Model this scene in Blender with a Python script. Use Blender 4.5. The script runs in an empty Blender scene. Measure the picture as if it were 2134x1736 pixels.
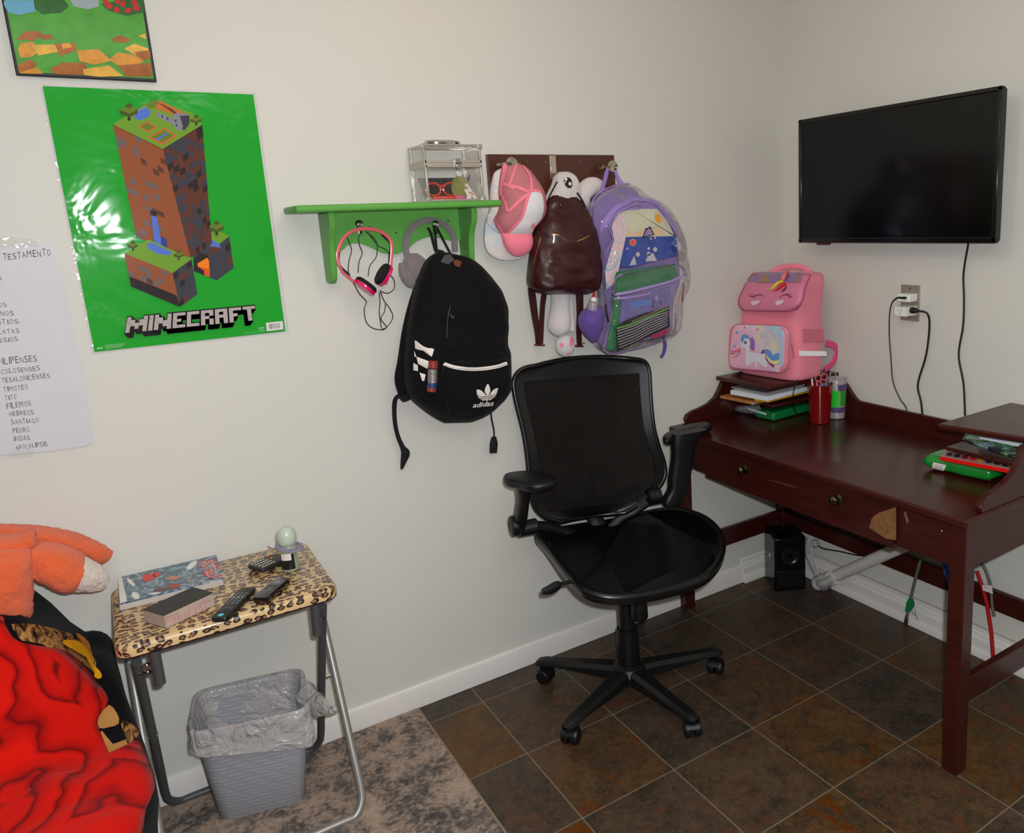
import bpy, math, random
from math import sin, cos, pi, radians, sqrt, exp
from mathutils import Vector, Matrix, noise
from mathutils.bvhtree import BVHTree
random.seed(7)
D = bpy.data
SC = bpy.context.scene
COL = SC.collection
V = Vector

# ------------------------------------------------------------------ camera, world, lights, exposure
CAM = V((-2.3471, -2.3771, 1.55))
YAW, PITCH, ROLL = 0.59594723, -0.20440653, -0.04452485
FPX, CX, CY = 1644.503, 1338.081, 791.681
_f = V((sin(YAW)*cos(PITCH), cos(YAW)*cos(PITCH), sin(PITCH)))
_r = V((cos(YAW), -sin(YAW), 0)); _u = _r.cross(_f)
CR = cos(ROLL)*_r + sin(ROLL)*_u
CU = -sin(ROLL)*_r + cos(ROLL)*_u
cd = D.cameras.new('camera'); cam = D.objects.new('camera', cd); COL.objects.link(cam)
cam.matrix_world = Matrix(((CR.x, CU.x, -_f.x, CAM.x), (CR.y, CU.y, -_f.y, CAM.y), (CR.z, CU.z, -_f.z, CAM.z), (0, 0, 0, 1)))
cd.sensor_width = 36; cd.lens = FPX/2134*36
cd.shift_x = -(CX-1067)/2134; cd.shift_y = -(868-CY)/2134
cd.clip_start = 0.05
SC.camera = cam
SC.view_settings.view_transform = 'Standard'; SC.view_settings.look = 'None'
SC.view_settings.gamma = 1; SC.view_settings.use_curve_mapping = False
SC.view_settings.exposure = 0.0
W = D.worlds.new('world'); SC.world = W; W.use_nodes = True
W.node_tree.nodes['Background'].inputs[0].default_value = (.8, .9, 1, 1)
W.node_tree.nodes['Background'].inputs[1].default_value = .02
def lamp(name, loc, energy, color, radius, typ='POINT'):
    l = D.lights.new(name, typ); l.energy = energy; l.color = color
    l.shadow_soft_size = radius
    o = D.objects.new(name, l); o.location = loc; COL.objects.link(o); return o
# the camera's own flash, mounted a little above and right of the lens
lamp('flash_light', CAM + CR*.045 + CU*.06 - _f*.0, 128, (.93, .965, 1), .018)
# the room's ceiling lamp (the fixture is built with the ceiling)
LAMP = V((-1.5, -.98, 2.22))
lamp('ceiling_bulb_light', LAMP, 5.6, (1, .73, .5), .05)

# ------------------------------------------------------------------ unprojecting a pixel onto a real plane
def ray(px, py):
    return (CR*((px-CX)/FPX) - CU*((py-CY)/FPX) + _f)
def P(px, py, ax, val):
    d = ray(px, py); return CAM + d*((val-CAM[ax])/d[ax])
def PP(px, py, p0, n):
    d = ray(px, py); return CAM + d*((V(p0)-CAM).dot(n)/d.dot(n))
class Plane:
    def __init__(s, ax, val, n): s.ax, s.val, s.n = ax, val, V(n)
    def hit(s, px, py): return P(px, py, s.ax, s.val), s.n
class GPlane:
    def __init__(s, p0, n): s.p0, s.n = V(p0), V(n).normalized()
    def hit(s, px, py): return PP(px, py, s.p0, s.n), s.n
class Surf:
    def __init__(s, mb): s.t = BVHTree.FromPolygons(mb.v, [f for f, m in mb.f]); s.mb = mb; s.last = None
    def hit(s, px, py):
        d = ray(px, py).normalized()
        h, n, i, _ = s.t.ray_cast(CAM, d)
        if h is None:
            h, n, i, _ = s.t.find_nearest(s.last if s.last else s.mb.v[0])
            # nearest point of the surface to the missed ray
            best = None
            for k in range(6):
                q = CAM + d*(h-CAM).dot(d)
                h, n, i, _ = s.t.find_nearest(q)
        if n.dot(d) > 0: n = -n
        s.last = h
        return h, n

# ------------------------------------------------------------------ materials
def lin(c):
    return tuple((x/12.92 if x <= .04045 else ((x+.055)/1.055)**2.4) for x in [q/255 for q in c[:3]])+(1,)
MATS = {}
def mat(name, rgb, rough=.6, metal=0, spec=.5, coat=0, bump=0, bscale=200, vary=0, vscale=8, sheen=0, emit=0, trans=0, coatr=.1, ior=1.45, bdist=.002):
    if name in MATS: return MATS[name]
    m = D.materials.new(name); m.use_nodes = True; MATS[name] = m
    nt = m.node_tree; b = nt.nodes['Principled BSDF']
    c = lin(rgb)
    b.inputs['Base Color'].default_value = c
    b.inputs['Roughness'].default_value = rough; b.inputs['Metallic'].default_value = metal
    b.inputs['Specular IOR Level'].default_value = spec
    b.inputs['Coat Weight'].default_value = coat; b.inputs['Coat Roughness'].default_value = coatr
    b.inputs['Sheen Weight'].default_value = sheen; b.inputs['Sheen Roughness'].default_value = .4
    b.inputs['Transmission Weight'].default_value = trans; b.inputs['IOR'].default_value = ior
    tc = nt.nodes.new('ShaderNodeTexCoord')
    if vary:
        n = nt.nodes.new('ShaderNodeTexNoise'); n.inputs['Scale'].default_value = vscale; n.inputs['Detail'].default_value = 4
        mx = nt.nodes.new('ShaderNodeMix'); mx.data_type = 'RGBA'
        mx.inputs[6].default_value = tuple(x*(1-vary) for x in c[:3])+(1,); mx.inputs[7].default_value = tuple(min(1, x*(1+vary)) for x in c[:3])+(1,)
        nt.links.new(tc.outputs['Object'], n.inputs['Vector']); nt.links.new(n.outputs[0], mx.inputs[0]); nt.links.new(mx.outputs[2], b.inputs['Base Color'])
    if bump:
        n = nt.nodes.new('ShaderNodeTexNoise'); n.inputs['Scale'].default_value = bscale; n.inputs['Detail'].default_value = 3
        bp = nt.nodes.new('ShaderNodeBump'); bp.inputs['Strength'].default_value = bump; bp.inputs['Distance'].default_value = bdist
        nt.links.new(tc.outputs['Object'], n.inputs['Vector']); nt.links.new(n.outputs[0], bp.inputs['Height']); nt.links.new(bp.outputs[0], b.inputs['Normal'])
    return m
class NT:
    """tiny helper to write node graphs"""
    def __init__(s, m): s.m = m; s.nt = m.node_tree; s.b = s.nt.nodes['Principled BSDF']; s.out = s.nt.nodes['Material Output']
    def n(s, t, **k):
        x = s.nt.nodes.new('ShaderNode'+t)
        for a, b in k.items(): setattr(x, a, b)
        return x
    def l(s, a, b): s.nt.links.new(a, b)
    def _set(s, sock, v):
        if hasattr(v, 'is_output') or hasattr(v, 'links'): s.l(v, sock)
        else: sock.default_value = v
    def math(s, op, a, b=0, c=0):
        x = s.n('Math', operation=op); s._set(x.inputs[0], a); s._set(x.inputs[1], b); s._set(x.inputs[2], c); return x.outputs[0]
    def mix(s, f, a, b):
        x = s.n('Mix', data_type='RGBA'); s._set(x.inputs[0], f)
        for i, q in ((6, a), (7, b)): s._set(x.inputs[i], q)
        return x.outputs[2]
    def xyz(s):
        t = s.n('TexCoord'); q = s.n('SeparateXYZ'); s.l(t.outputs['Object'], q.inputs[0]); s.tc = t.outputs['Object']; return q.outputs
    def comb(s, x, y, z=0):
        q = s.n('CombineXYZ'); s._set(q.inputs[0], x); s._set(q.inputs[1], y); s._set(q.inputs[2], z); return q.outputs[0]
    def noise(s, scale, detail=3, vec=None, dist=0, rough=.5):
        q = s.n('TexNoise'); q.inputs['Scale'].default_value = scale; q.inputs['Detail'].default_value = detail; q.inputs['Distortion'].default_value = dist
        q.inputs['Roughness'].default_value = rough
        s.l(vec if vec is not None else s.tc, q.inputs['Vector']); return q.outputs[0]
    def ramp(s, f, stops, interp='LINEAR'):
        q = s.n('ValToRGB'); s.l(f, q.inputs[0]); e = q.color_ramp; e.interpolation = interp
        while len(e.elements) < len(stops): e.elements.new(.5)
        for el, (p, c) in zip(e.elements, stops): el.position = p; el.color = c if len(c) == 4 else lin(c)
        return q.outputs[0]
    def bump(s, h, strength=.3, dist=.002):
        q = s.n('Bump'); q.inputs['Strength'].default_value = strength; q.inputs['Distance'].default_value = dist; s.l(h, q.inputs['Height']); s.l(q.outputs[0], s.b.inputs['Normal'])
    def color(s, c): s.l(c, s.b.inputs['Base Color'])
def clearplastic(name, tint, alpha_clear=.8, rough=.06):
    """thin clear sheet: mostly see-through, with a glossy coat and a little body colour"""
    if name in MATS: return MATS[name]
    m = mat(name, tint, rough=rough, spec=.8, coat=.6, coatr=.03); g = NT(m)
    g.xyz(); nz = g.noise(22, 2); g.bump(nz, .5, .01)
    tr = g.n('BsdfTransparent'); tr.inputs[0].default_value = (1, 1, 1, 1)
    fr = g.n('Fresnel'); fr.inputs[0].default_value = 1.3
    mx = g.n('MixShader'); m2 = g.n('MixShader'); gl_ = g.n('BsdfGlossy'); gl_.inputs['Roughness'].default_value = rough
    bp = g.n('Bump'); bp.inputs['Strength'].default_value = .6; bp.inputs['Distance'].default_value = .012; g.l(nz, bp.inputs['Height']); g.l(bp.outputs[0], gl_.inputs['Normal']); g.l(bp.outputs[0], fr.inputs['Normal'])
    mx.inputs[0].default_value = 1-alpha_clear; g.l(tr.outputs[0], mx.inputs[1]); g.l(g.b.outputs[0], mx.inputs[2])
    g.l(g.math('MINIMUM', g.math('MULTIPLY', fr.outputs[0], .9), .34), m2.inputs[0]); g.l(mx.outputs[0], m2.inputs[1]); g.l(gl_.outputs[0], m2.inputs[2])
    g.l(m2.outputs[0], g.out.inputs[0]); return m

# ------------------------------------------------------------------ mesh building
ORG = {}
class MB:
    def __init__(s): s.v = []; s.f = []; s.m = []
    def mi(s, m):
        if m not in s.m: s.m.append(m)
        return s.m.index(m)
    def add(s, vs, fs, m):
        o = len(s.v); k = s.mi(m); s.v += [V(p) for p in vs]; s.f += [(tuple(i+o for i in f), k) for f in fs]
    def poly(s, pts, m): s.add(pts, [tuple(range(len(pts)))], m)
    def box(s, c, size, m, R=None):
        hx, hy, hz = [q/2 for q in size]; c = V(c)
        vs = [V((x, y, z)) for x in (-hx, hx) for y in (-hy, hy) for z in (-hz, hz)]
        if R is not None: vs = [R @ q for q in vs]
        s.add([c+q for q in vs], [(0, 1, 3, 2), (4, 6, 7, 5), (0, 4, 5, 1), (2, 3, 7, 6), (0, 2, 6, 4), (1, 5, 7, 3)], m)
    def bb(s, a, b, m): s.box([(p+q)/2 for p, q in zip(a, b)], [abs(q-p) for p, q in zip(a, b)], m)
    def prism(s, pts, vec, m):
        n = len(pts); a = [V(p) for p in pts]; b = [p+V(vec) for p in a]
        s.add(a+b, [tuple(range(n))[::-1], tuple(range(n, 2*n))]+[(i, (i+1) % n, n+(i+1) % n, n+i) for i in range(n)], m)
    def loft(s, rings, m, cap=True, closed=True, wrap=False):
        n = len(rings[0]); vs = [p for r in rings for p in r]; fs = []
        R = len(rings)
        for i in range(R if wrap else R-1):
            for j in range(n if closed else n-1):
                a, b = i*n+j, i*n+(j+1) % n; c, d = ((i+1) % R)*n+(j+1) % n, ((i+1) % R)*n+j
                fs.append((a, b, c, d))
        if cap and not wrap:
            fs.append(tuple(range(n))[::-1]); fs.append(tuple((R-1)*n+j for j in range(n)))
        s.add(vs, fs, m)
    def tube(s, pts, r, m, seg=10, cap=True, smooth=6, flat=1.0, wrap=False, up=None):
        pts = [V(p) for p in pts]
        rs = r if isinstance(r, (list, tuple)) else [r]*len(pts)
        if smooth > 1 and len(pts) > 2:
            pts, rs = crom(pts, smooth, wrap), [q[0] for q in crom([V((a, 0, 0)) for a in rs], smooth, wrap)]
        rings = []; n = len(pts); N = None
        for i, p in enumerate(pts):
            t = (pts[(i+1) % n] - pts[i-1]) if wrap else (pts[min(i+1, n-1)]-pts[max(i-1, 0)])
            t = t.normalized()
            if up is not None: N = t.cross(V(up)).normalized()
            elif N is None: N = t.orthogonal().normalized()
            else: N = (N - t*N.dot(t)).normalized()
            B = t.cross(N)
            rings.append([p+(N*cos(a)*rs[i]+B*sin(a)*rs[i]*flat) for a in [2*pi*k/seg for k in range(seg)]])
        s.loft(rings, m, cap, wrap=wrap)
    def lathe(s, prof, m, c=(0, 0, 0), axis=(0, 0, 1), seg=24, cap=True):
        ax = V(axis).normalized(); N = ax.orthogonal().normalized(); B = ax.cross(N); c = V(c)
        s.loft([[c+ax*h+(N*cos(a)+B*sin(a))*max(r, 1e-5) for a in [2*pi*k/seg for k in range(seg)]] for r, h in prof], m, cap)
    def sphere(s, c, r, m, sc=(1, 1, 1), seg=20, R=None):
        c = V(c); rings = []
        for i in range(1, seg//2):
            th = pi*i/(seg//2)
            ring = [V((r*sc[0]*sin(th)*cos(a), r*sc[1]*sin(th)*sin(a), -r*sc[2]*cos(th))) for a in [2*pi*k/seg for k in range(seg)]]
            rings.append([c+(R@q if R is not None else q) for q in ring])
        s.loft(rings, m)
    def build(s, name, parent=None, loc=None, smooth=30, bevel=0, bseg=2, sub=0, solid=0):
        if loc is None:
            if parent is not None: loc = ORG[parent.name]
            else:
                xs, ys, zs = zip(*[tuple(p) for p in s.v]); loc = V(((min(xs)+max(xs))/2, (min(ys)+max(ys))/2, min(zs)))
        loc = V(loc)
        me = D.meshes.new(name); me.from_pydata([tuple(p-loc) for p in s.v], [], [f for f, k in s.f])
        for m in s.m: me.materials.append(m)
        for p, (f, k) in zip(me.polygons, s.f): p.material_index = k
        me.validate(); me.update()
        if smooth is not None:
            for p in me.polygons: p.use_smooth = True
            if smooth < 180: me.set_sharp_from_angle(angle=radians(smooth))
        o = D.objects.new(name, me); COL.objects.link(o)
        if parent is not None: o.parent = parent; o.location = loc-ORG[parent.name]
        else: o.location = loc
        ORG[o.name] = loc
        if bevel:
            b = o.modifiers.new('bevel', 'BEVEL'); b.width = bevel; b.segments = bseg; b.limit_method = 'ANGLE'; b.angle_limit = radians(40); b.harden_normals = False
        if solid:
            b = o.modifiers.new('solid', 'SOLIDIFY'); b.thickness = solid; b.offset = 0
        if sub:
            b = o.modifiers.new('sub', 'SUBSURF'); b.levels = b.render_levels = sub
        return o
def crom(pts, k, wrap=False):
    n = len(pts); out = []
    for i in range(n if wrap else n-1):
        a, b, c, d = (pts[i-1] if (wrap or i) else pts[0]), pts[i], pts[(i+1) % n], (pts[(i+2) % n] if wrap else pts[min(i+2, n-1)])
        for j in range(k):
            t = j/k
            out.append(.5*((2*b)+(c-a)*t+(2*a-5*b+4*c-d)*t*t+(3*b-a-3*c+d)*t**3))
    if not wrap: out.append(pts[-1])
    return out
def c2(pts, k, wrap=False):
    return [(q.x, q.y) for q in crom([V((a, b)) for a, b in pts], k, wrap)]
def thing(name, label, cat, loc=(0, 0, 0), group=None):
    o = D.objects.new(name, None); COL.objects.link(o); o.location = loc; o.empty_display_size = .05
    ORG[o.name] = V(loc); return tag(o, label, cat, group)
def tag(o, label, cat, group=None, kind=None):
    o['label'] = label; o['category'] = cat
    if group: o['group'] = group
    if kind: o['kind'] = kind
    return o
def struct(o): o['kind'] = 'structure'; return o

def puff(mb, rows, m, ax=1, w=.08, n=44, p=2.6, k=4, wr=0, wsc=14, bow=0):
    """soft body: rows of ((left px),(right px), bulge to the front, bulge to the back[, extra offset])"""
    nrm = V((0, -1, 0)) if ax == 1 else V((-1, 0, 0))
    L = []; R = []; Q = []
    for r in rows:
        off = r[4] if len(r) > 4 else 0
        L.append(P(r[0][0], r[0][1], ax, -(w+off))); R.append(P(r[1][0], r[1][1], ax, -(w+off))); Q.append(V((r[2], r[3], 0)))
    L, R, Q = crom(L, k), crom(R, k), crom(Q, k)
    rings = []
    for a, b, q in zip(L, R, Q):
        ring = []
        for j in range(n):
            th = 2*pi*j/n; c_, s_ = cos(th), sin(th)
            x = math.copysign(abs(c_)**(2/p), c_); y = math.copysign(abs(s_)**(2/p), s_)
            pt = a+(b-a)*((1-x)/2)+nrm*(y*(q.x if y > 0 else q.y))
            if wr and y > -.2:
                pt += nrm*(wr*noise.noise(pt*wsc)*min(1, max(q.x, 0)/.03)) + nrm*(wr*.5*noise.noise(pt*wsc*2.7))*min(1, max(q.x, 0)/.03)
            ring.append(pt)
        rings.append(ring)
    mb.loft(rings, m)
    return mb

# ------------------------------------------------------------------ marks laid on a surface
def dpoly(mb, S, pts, m, off=.0006):
    q = [S.hit(*p) for p in pts]; mb.poly([a+n*off for a, n in q], m)
def bil(q, u, v):
    (ax, ay), (bx, by), (cx_, cy_), (dx, dy) = q
    return ((ax*(1-u)+bx*u)*(1-v)+(dx*(1-u)+cx_*u)*v, (ay*(1-u)+by*u)*(1-v)+(dy*(1-u)+cy_*u)*v)
def dpatch(mb, S, quad, m, nx=6, ny=6, off=.0006):
    vs = []
    for j in range(ny+1):
        for i in range(nx+1):
            a, n = S.hit(*bil(quad, i/nx, j/ny)); vs.append(a+n*off)
    mb.add(vs, [(j*(nx+1)+i, j*(nx+1)+i+1, (j+1)*(nx+1)+i+1, (j+1)*(nx+1)+i) for j in range(ny) for i in range(nx)], m)
def dfan(mb, S, pts, m, off=.001, rings=5):
    """filled outline that follows a curved surface"""
    cx_ = sum(p[0] for p in pts)/len(pts); cy_ = sum(p[1] for p in pts)/len(pts); n = len(pts); vs = []
    for r in range(1, rings+1):
        for x, y in pts:
            a, nn = S.hit(cx_+(x-cx_)*r/rings, cy_+(y-cy_)*r/rings); vs.append(a+nn*off)
    a, nn = S.hit(cx_, cy_); vs.append(a+nn*off); c = len(vs)-1
    fs = [(c, j, (j+1) % n) for j in range(n)]
    for r in range(rings-1): fs += [(r*n+j, (r+1)*n+j, (r+1)*n+(j+1) % n, r*n+(j+1) % n) for j in range(n)]
    mb.add(vs, fs, m)
def dline(mb, S, pts, width, m, off=.0008, k=6, taper=False, closed=False):
    px = c2(pts, k, closed) if len(pts) > 2 else [(pts[0][0]+(pts[1][0]-pts[0][0])*t/4, pts[0][1]+(pts[1][1]-pts[0][1])*t/4) for t in range(5)]
    h = [S.hit(*p) for p in px]; vs = []; n = len(h)
    for i, (a, nn) in enumerate(h):
        t = (h[(i+1) % n][0]-h[i-1][0]) if closed else (h[min(i+1, n-1)][0]-h[max(i-1, 0)][0])
        sd = t.cross(nn)
        if sd.length < 1e-9: sd = V((0, 0, 1))
        w = width/2*(1-.85*abs(2*i/(n-1)-1)**2 if taper else 1)
        sd = sd.normalized()*w; vs += [a+nn*off-sd, a+nn*off+sd]
    mb.add(vs, [(2*i, 2*i+1, 2*((i+1) % n)+1, 2*((i+1) % n)) for i in range(n if closed else n-1)], m)
def dtube(mb, S, pts, r, m, off=0, k=6, closed=False, seg=8):
    px = c2(pts, k, closed); mb.tube([(lambda h: h[0]+h[1]*off)(S.hit(*p)) for p in px], r, m, seg=seg, smooth=1, wrap=closed)
def disc(cx_, cy_, rx, ry, n=16, rot=0):
    return [(cx_+rx*cos(2*pi*i/n)*cos(rot)-ry*sin(2*pi*i/n)*sin(rot), cy_+rx*cos(2*pi*i/n)*sin(rot)+ry*sin(2*pi*i/n)*cos(rot)) for i in range(n)]
_TX = {}
def text2d(s, bold=0, shear=0):
    key = (s, bold, shear)
    if key in _TX: return _TX[key]
    c = D.curves.new('t', 'FONT'); c.body = s; c.offset = bold; c.shear = shear; c.resolution_u = 3
    o = D.objects.new('t', c); COL.objects.link(o)
    dg = bpy.context.evaluated_depsgraph_get(); me = D.meshes.new_from_object(o.evaluated_get(dg))
    vs = [(q.co.x, q.co.y) for q in me.vertices]; fs = [tuple(p.vertices) for p in me.polygons]
    D.objects.remove(o); D.curves.remove(c); D.meshes.remove(me)
    x0, x1 = min(q[0] for q in vs), max(q[0] for q in vs); y0, y1 = min(q[1] for q in vs), max(q[1] for q in vs)
    r = ([((a-x0)/(x1-x0), (y1-b)/(y1-y0)) for a, b in vs], fs); _TX[key] = r; return r
def dtext(mb, S, s, quad, m, off=.0008, bold=0, shear=0):
    vs, fs = text2d(s, bold, shear)
    mb.add([(lambda h: h[0]+h[1]*off)(S.hit(*bil(quad, a, b))) for a, b in vs], fs, m)
# ================================================================== THE ROOM
XW, YW, ZC = -5.2, -5.4, 2.45
m_wall2 = mat('far_wall_dimmed', (120, 112, 104), rough=.8)  # unseen walls coloured dark to cut bounce and keep reflections dim
m_wall = mat('wall_paint', (212, 209, 201), rough=.55, spec=.35, bump=.12, bscale=260, vary=.025, vscale=3)
m_ceil = mat('ceiling_paint', (225, 222, 214), rough=.9)
m_base = mat('baseboard_paint', (226, 221, 216), rough=.4, bump=.1, bscale=40)
# stone-look floor tiles
m_floor = mat('slate_tile', (90, 70, 50), rough=.38, spec=.45)
g = NT(m_floor); X, Y, Z = g.xyz()
TX, TY, OX, OY = .3025, .3247, -.597, -.4379
ux = g.math('DIVIDE', g.math('SUBTRACT', X, OX), TX); uy = g.math('DIVIDE', g.math('SUBTRACT', Y, OY), TY)
cx, cy = g.math('FLOOR', ux), g.math('FLOOR', uy)
fx, fy = g.math('FRACT', ux), g.math('FRACT', uy)
def edge(f, T): return g.math('MULTIPLY', g.math('MINIMUM', f, g.math('SUBTRACT', 1, f)), T)
dist = g.math('MINIMUM', edge(fx, TX), edge(fy, TY))
grout = g.math('LESS_THAN', dist, .0021)
wn = g.n('TexWhiteNoise', noise_dimensions='3D'); g.l(g.comb(cx, cy, 3.3), wn.inputs['Vector'])
off = g.n('VectorMath', operation='MULTIPLY_ADD'); g.l(wn.outputs['Color'], off.inputs[0]); off.inputs[1].default_value = (9, 9, 9); g.l(g.tc, off.inputs[2])
n1 = g.noise(5.5, 8, off.outputs[0], 1.4, .68); n2 = g.noise(16, 6, off.outputs[0], 2.2, .7); n3 = g.noise(2.4, 5, off.outputs[0], .5)
c1 = g.ramp(n1, [(.28, (42, 42, 38)), (.42, (72, 62, 50)), (.53, (100, 72, 50)), (.63, (108, 88, 64)), (.78, (88, 82, 72))])
c2_ = g.ramp(n2, [(.32, (40, 39, 36)), (.5, (92, 74, 56)), (.64, (120, 88, 58)), (.8, (108, 100, 86))])
tc = g.mix(.45, c1, c2_)
n4 = g.noise(20, 9, off.outputs[0], 3.5, .75); vein = g.math('LESS_THAN', g.math('ABSOLUTE', g.math('SUBTRACT', n4, .56)), .006)
tc = g.mix(g.math('MULTIPLY', vein, .55), tc, lin((176, 150, 112)))
n5 = g.noise(7, 6, off.outputs[0], 2.0, .6); tc = g.mix(g.math('MULTIPLY', g.math('GREATER_THAN', n5, .6), .35), tc, lin((132, 66, 30)))
tv = g.n('HueSaturation'); g.l(tc, tv.inputs['Color']); g.l(g.math('MULTIPLY_ADD', wn.outputs['Value'], .30, .42), tv.inputs['Value']); g.l(g.math('MULTIPLY_ADD', wn.outputs['Value'], .6, .75), tv.inputs['Saturation'])
g.color(g.mix(grout, tv.outputs[0], lin((112, 100, 84))))
g.bump(g.math('ADD', g.math('MULTIPLY', n2, .5), g.math('MULTIPLY', g.math('GREATER_THAN', dist, .003), .6)), .45, .003)
g.l(g.math('MULTIPLY_ADD', n1, .4, .22), g.b.inputs['Roughness'])
b = MB(); b.bb((XW, YW, -.06), (0, 0, 0), m_floor); struct(b.build('floor', loc=(0, 0, 0), smooth=None))
b = MB(); b.bb((XW, 0, -.06), (.12, .12, ZC), m_wall); struct(b.build('wall_left', loc=(0, 0, 0), smooth=None))
b = MB(); b.bb((0, YW, -.06), (.12, 0, ZC), m_wall); struct(b.build('wall_right', loc=(0, 0, 0), smooth=None))
b = MB(); b.bb((XW-.12, YW, -.06), (XW, .12, ZC), m_wall2); struct(b.build('wall_far', loc=(0, 0, 0), smooth=None))
b = MB(); b.bb((XW-.12, YW-.12, -.06), (.12, YW, ZC), m_wall2); struct(b.build('wall_back', loc=(0, 0, 0), smooth=None))
b = MB(); b.bb((XW-.12, YW-.12, ZC), (.12, .12, ZC+.1), m_ceil); struct(b.build('ceiling', loc=(0, 0, 0), smooth=None))
# baseboards: plain board on the left, a stepped moulding into the corner and along the right wall
b = MB(); pr = [(0, 0), (-.014, 0), (-.014, .066), (-.011, .074), (-.004, .079), (0, .079)]
b.prism([(XW, y, z) for y, z in pr], (-XW-.27, 0, 0), m_base); struct(b.build('baseboard_left', loc=(0, 0, 0), bevel=.002))
st = [(0, 0), (-.03, 0), (-.03, .014), (-.026, .024), (-.017, .03), (-.017, .062), (-.013, .067), (-.011, .08), (-.006, .086), (-.006, .1), (0, .104)]
b = MB(); b.prism([(-.27, y, z) for y, z in st], (.27, 0, 0), m_base); struct(b.build('trim_1', loc=(0, 0, 0), bevel=.0015))
b = MB(); b.prism([(x, YW, z) for x, z in st], (0, -YW, 0), m_base); struct(b.build('baseboard_right', loc=(0, 0, 0), bevel=.0015))
m_caulk = mat('old_caulk', (170, 158, 138), rough=.8)
b = MB(); b.tube([(-.005, -.02, .103), (-.006, -.6, .106), (-.005, -1.3, .103), (-.005, -2.4, .105)], .0022, m_caulk); b.build('caulk_line', parent=D.objects['baseboard_right'])
# ceiling fitting that holds the bulb, out of the frame
m_whiteplastic = mat('white_plastic', (232, 232, 228), rough=.35)
t = thing('ceiling_lamp', 'round white ceiling fitting above the middle of the room', 'lamp', (LAMP.x, LAMP.y, ZC))
b = MB(); b.lathe([(.09, 0), (.09, -.02), (.05, -.045), (.03, -.05)], m_whiteplastic, (LAMP.x, LAMP.y, ZC)); b.build('base', t)
b = MB(); b.lathe([(.022, -.05), (.022, -.09), (.02, -.1)], mat('brass', (190, 160, 90), .3, 1), (LAMP.x, LAMP.y, ZC)); b.build('socket', t)

# rug
m_rug = mat('rug_pile', (120, 105, 98), rough=.95, spec=.1)
g = NT(m_rug); X, Y, Z = g.xyz()
RX = -1.692
d = g.math('SUBTRACT', RX, X)
e = g.math('SUBTRACT', -.012, Y)
dd = g.math('MINIMUM', d, e)
n1 = g.noise(6.5, 9, None, .3, .7); n2 = g.noise(40, 5, None, .6, .75); n3 = g.noise(120, 2)
vo = g.n('TexVoronoi', feature='F1'); vo.inputs['Scale'].default_value = 11; vo.inputs['Randomness'].default_value = .55; g.l(g.tc, vo.inputs['Vector'])
rings = g.math('SINE', g.math('MULTIPLY', vo.outputs['Distance'], 34))
def band(a, b_): return g.math('MULTIPLY', g.math('GREATER_THAN', dd, a), g.math('LESS_THAN', dd, b_))
dark = g.math('ADD', g.math('MULTIPLY', n1, 1.0), g.math('MULTIPLY', g.math('SUBTRACT', n2, .5), .75))
dark = g.math('ADD', dark, g.math('MULTIPLY', rings, .025))
dark = g.math('ADD', dark, g.math('MULTIPLY', band(.0, .022), -.16))
dark = g.math('ADD', dark, g.math('MULTIPLY', band(.125, .15), -.17))
dark = g.math('ADD', dark, g.math('MULTIPLY', band(.022, .125), .045))
dark = g.math('ADD', dark, g.math('MULTIPLY', band(.16, .166), .2))
v2 = g.n('TexVoronoi', feature='F1'); v2.inputs['Scale'].default_value = 17; v2.inputs['Randomness'].default_value = .25; g.l(g.tc, v2.inputs['Vector'])
dark = g.math('ADD', dark, g.math('MULTIPLY', g.math('MULTIPLY', band(.03, .118), g.math('LESS_THAN', v2.outputs['Distance'], .26)), -.15))
dark = g.math('ADD', dark, g.math('MULTIPLY', g.math('MULTIPLY', band(.03, .118), g.math('LESS_THAN', v2.outputs['Distance'], .12)), .2))
col = g.ramp(dark, [(.3, (66, 63, 60)), (.42, (98, 90, 84)), (.48, (134, 118, 106)), (.56, (164, 142, 124)), (.72, (182, 160, 140))])
col = g.mix(g.math('MULTIPLY', n3, .35), col, lin((100, 95, 98)))
g.color(col); g.bump(n3, .6, .003)
b = MB(); b.bb((-3.95, -2.9, .0004), (RX, -.018, .007), m_rug)
b.tube([(RX, -.02, .004), (RX, -2.9, .004)], .0042, mat('rug_binding', (140, 122, 98), rough=.9, bump=.5, bscale=300), smooth=1)
tag(b.build('area_rug', bevel=.002), 'faded grey and pink patterned area rug lying on the tiles under the folding table', 'rug')

# ================================================================== DESK
m_mah = mat('mahogany_paint', (84, 30, 22), rough=.3, spec=.3, coat=.12, coatr=.16)
g = NT(m_mah); X, Y, Z = g.xyz()
mp = g.n('Mapping'); g.l(g.tc, mp.inputs[0]); mp.inputs['Scale'].default_value = (14, 1.2, 14)
nn = g.noise(6, 5, mp.outputs[0], .6); n2 = g.noise(3.5, 4)
g.color(g.mix(g.math('MULTIPLY', n2, .7), g.ramp(nn, [(.35, (46, 14, 10)), (.6, (64, 20, 15))]), lin((60, 23, 18))))
g.l(g.math('MULTIPLY_ADD', n2, .2, .18), g.b.inputs['Roughness'])
m_edge = mat('worn_edge', (112, 50, 36), rough=.4)
YL, YR, XF = -.004, -1.262, -.6
desk = thing('writing_desk', 'dark red-brown wooden writing desk with raised side shelves, against the right wall', 'desk', (-.3, -.63, 0))
b = MB(); b.bb((-.625, YR-.012, .733), (-.018, YL, .756), m_mah); b.build('desktop', desk, bevel=.006, bseg=3)
LEG = [(-.605, -.004-.047), (-.605, YR), (-.066, -.004-.047), (-.066, YR)]
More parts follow.
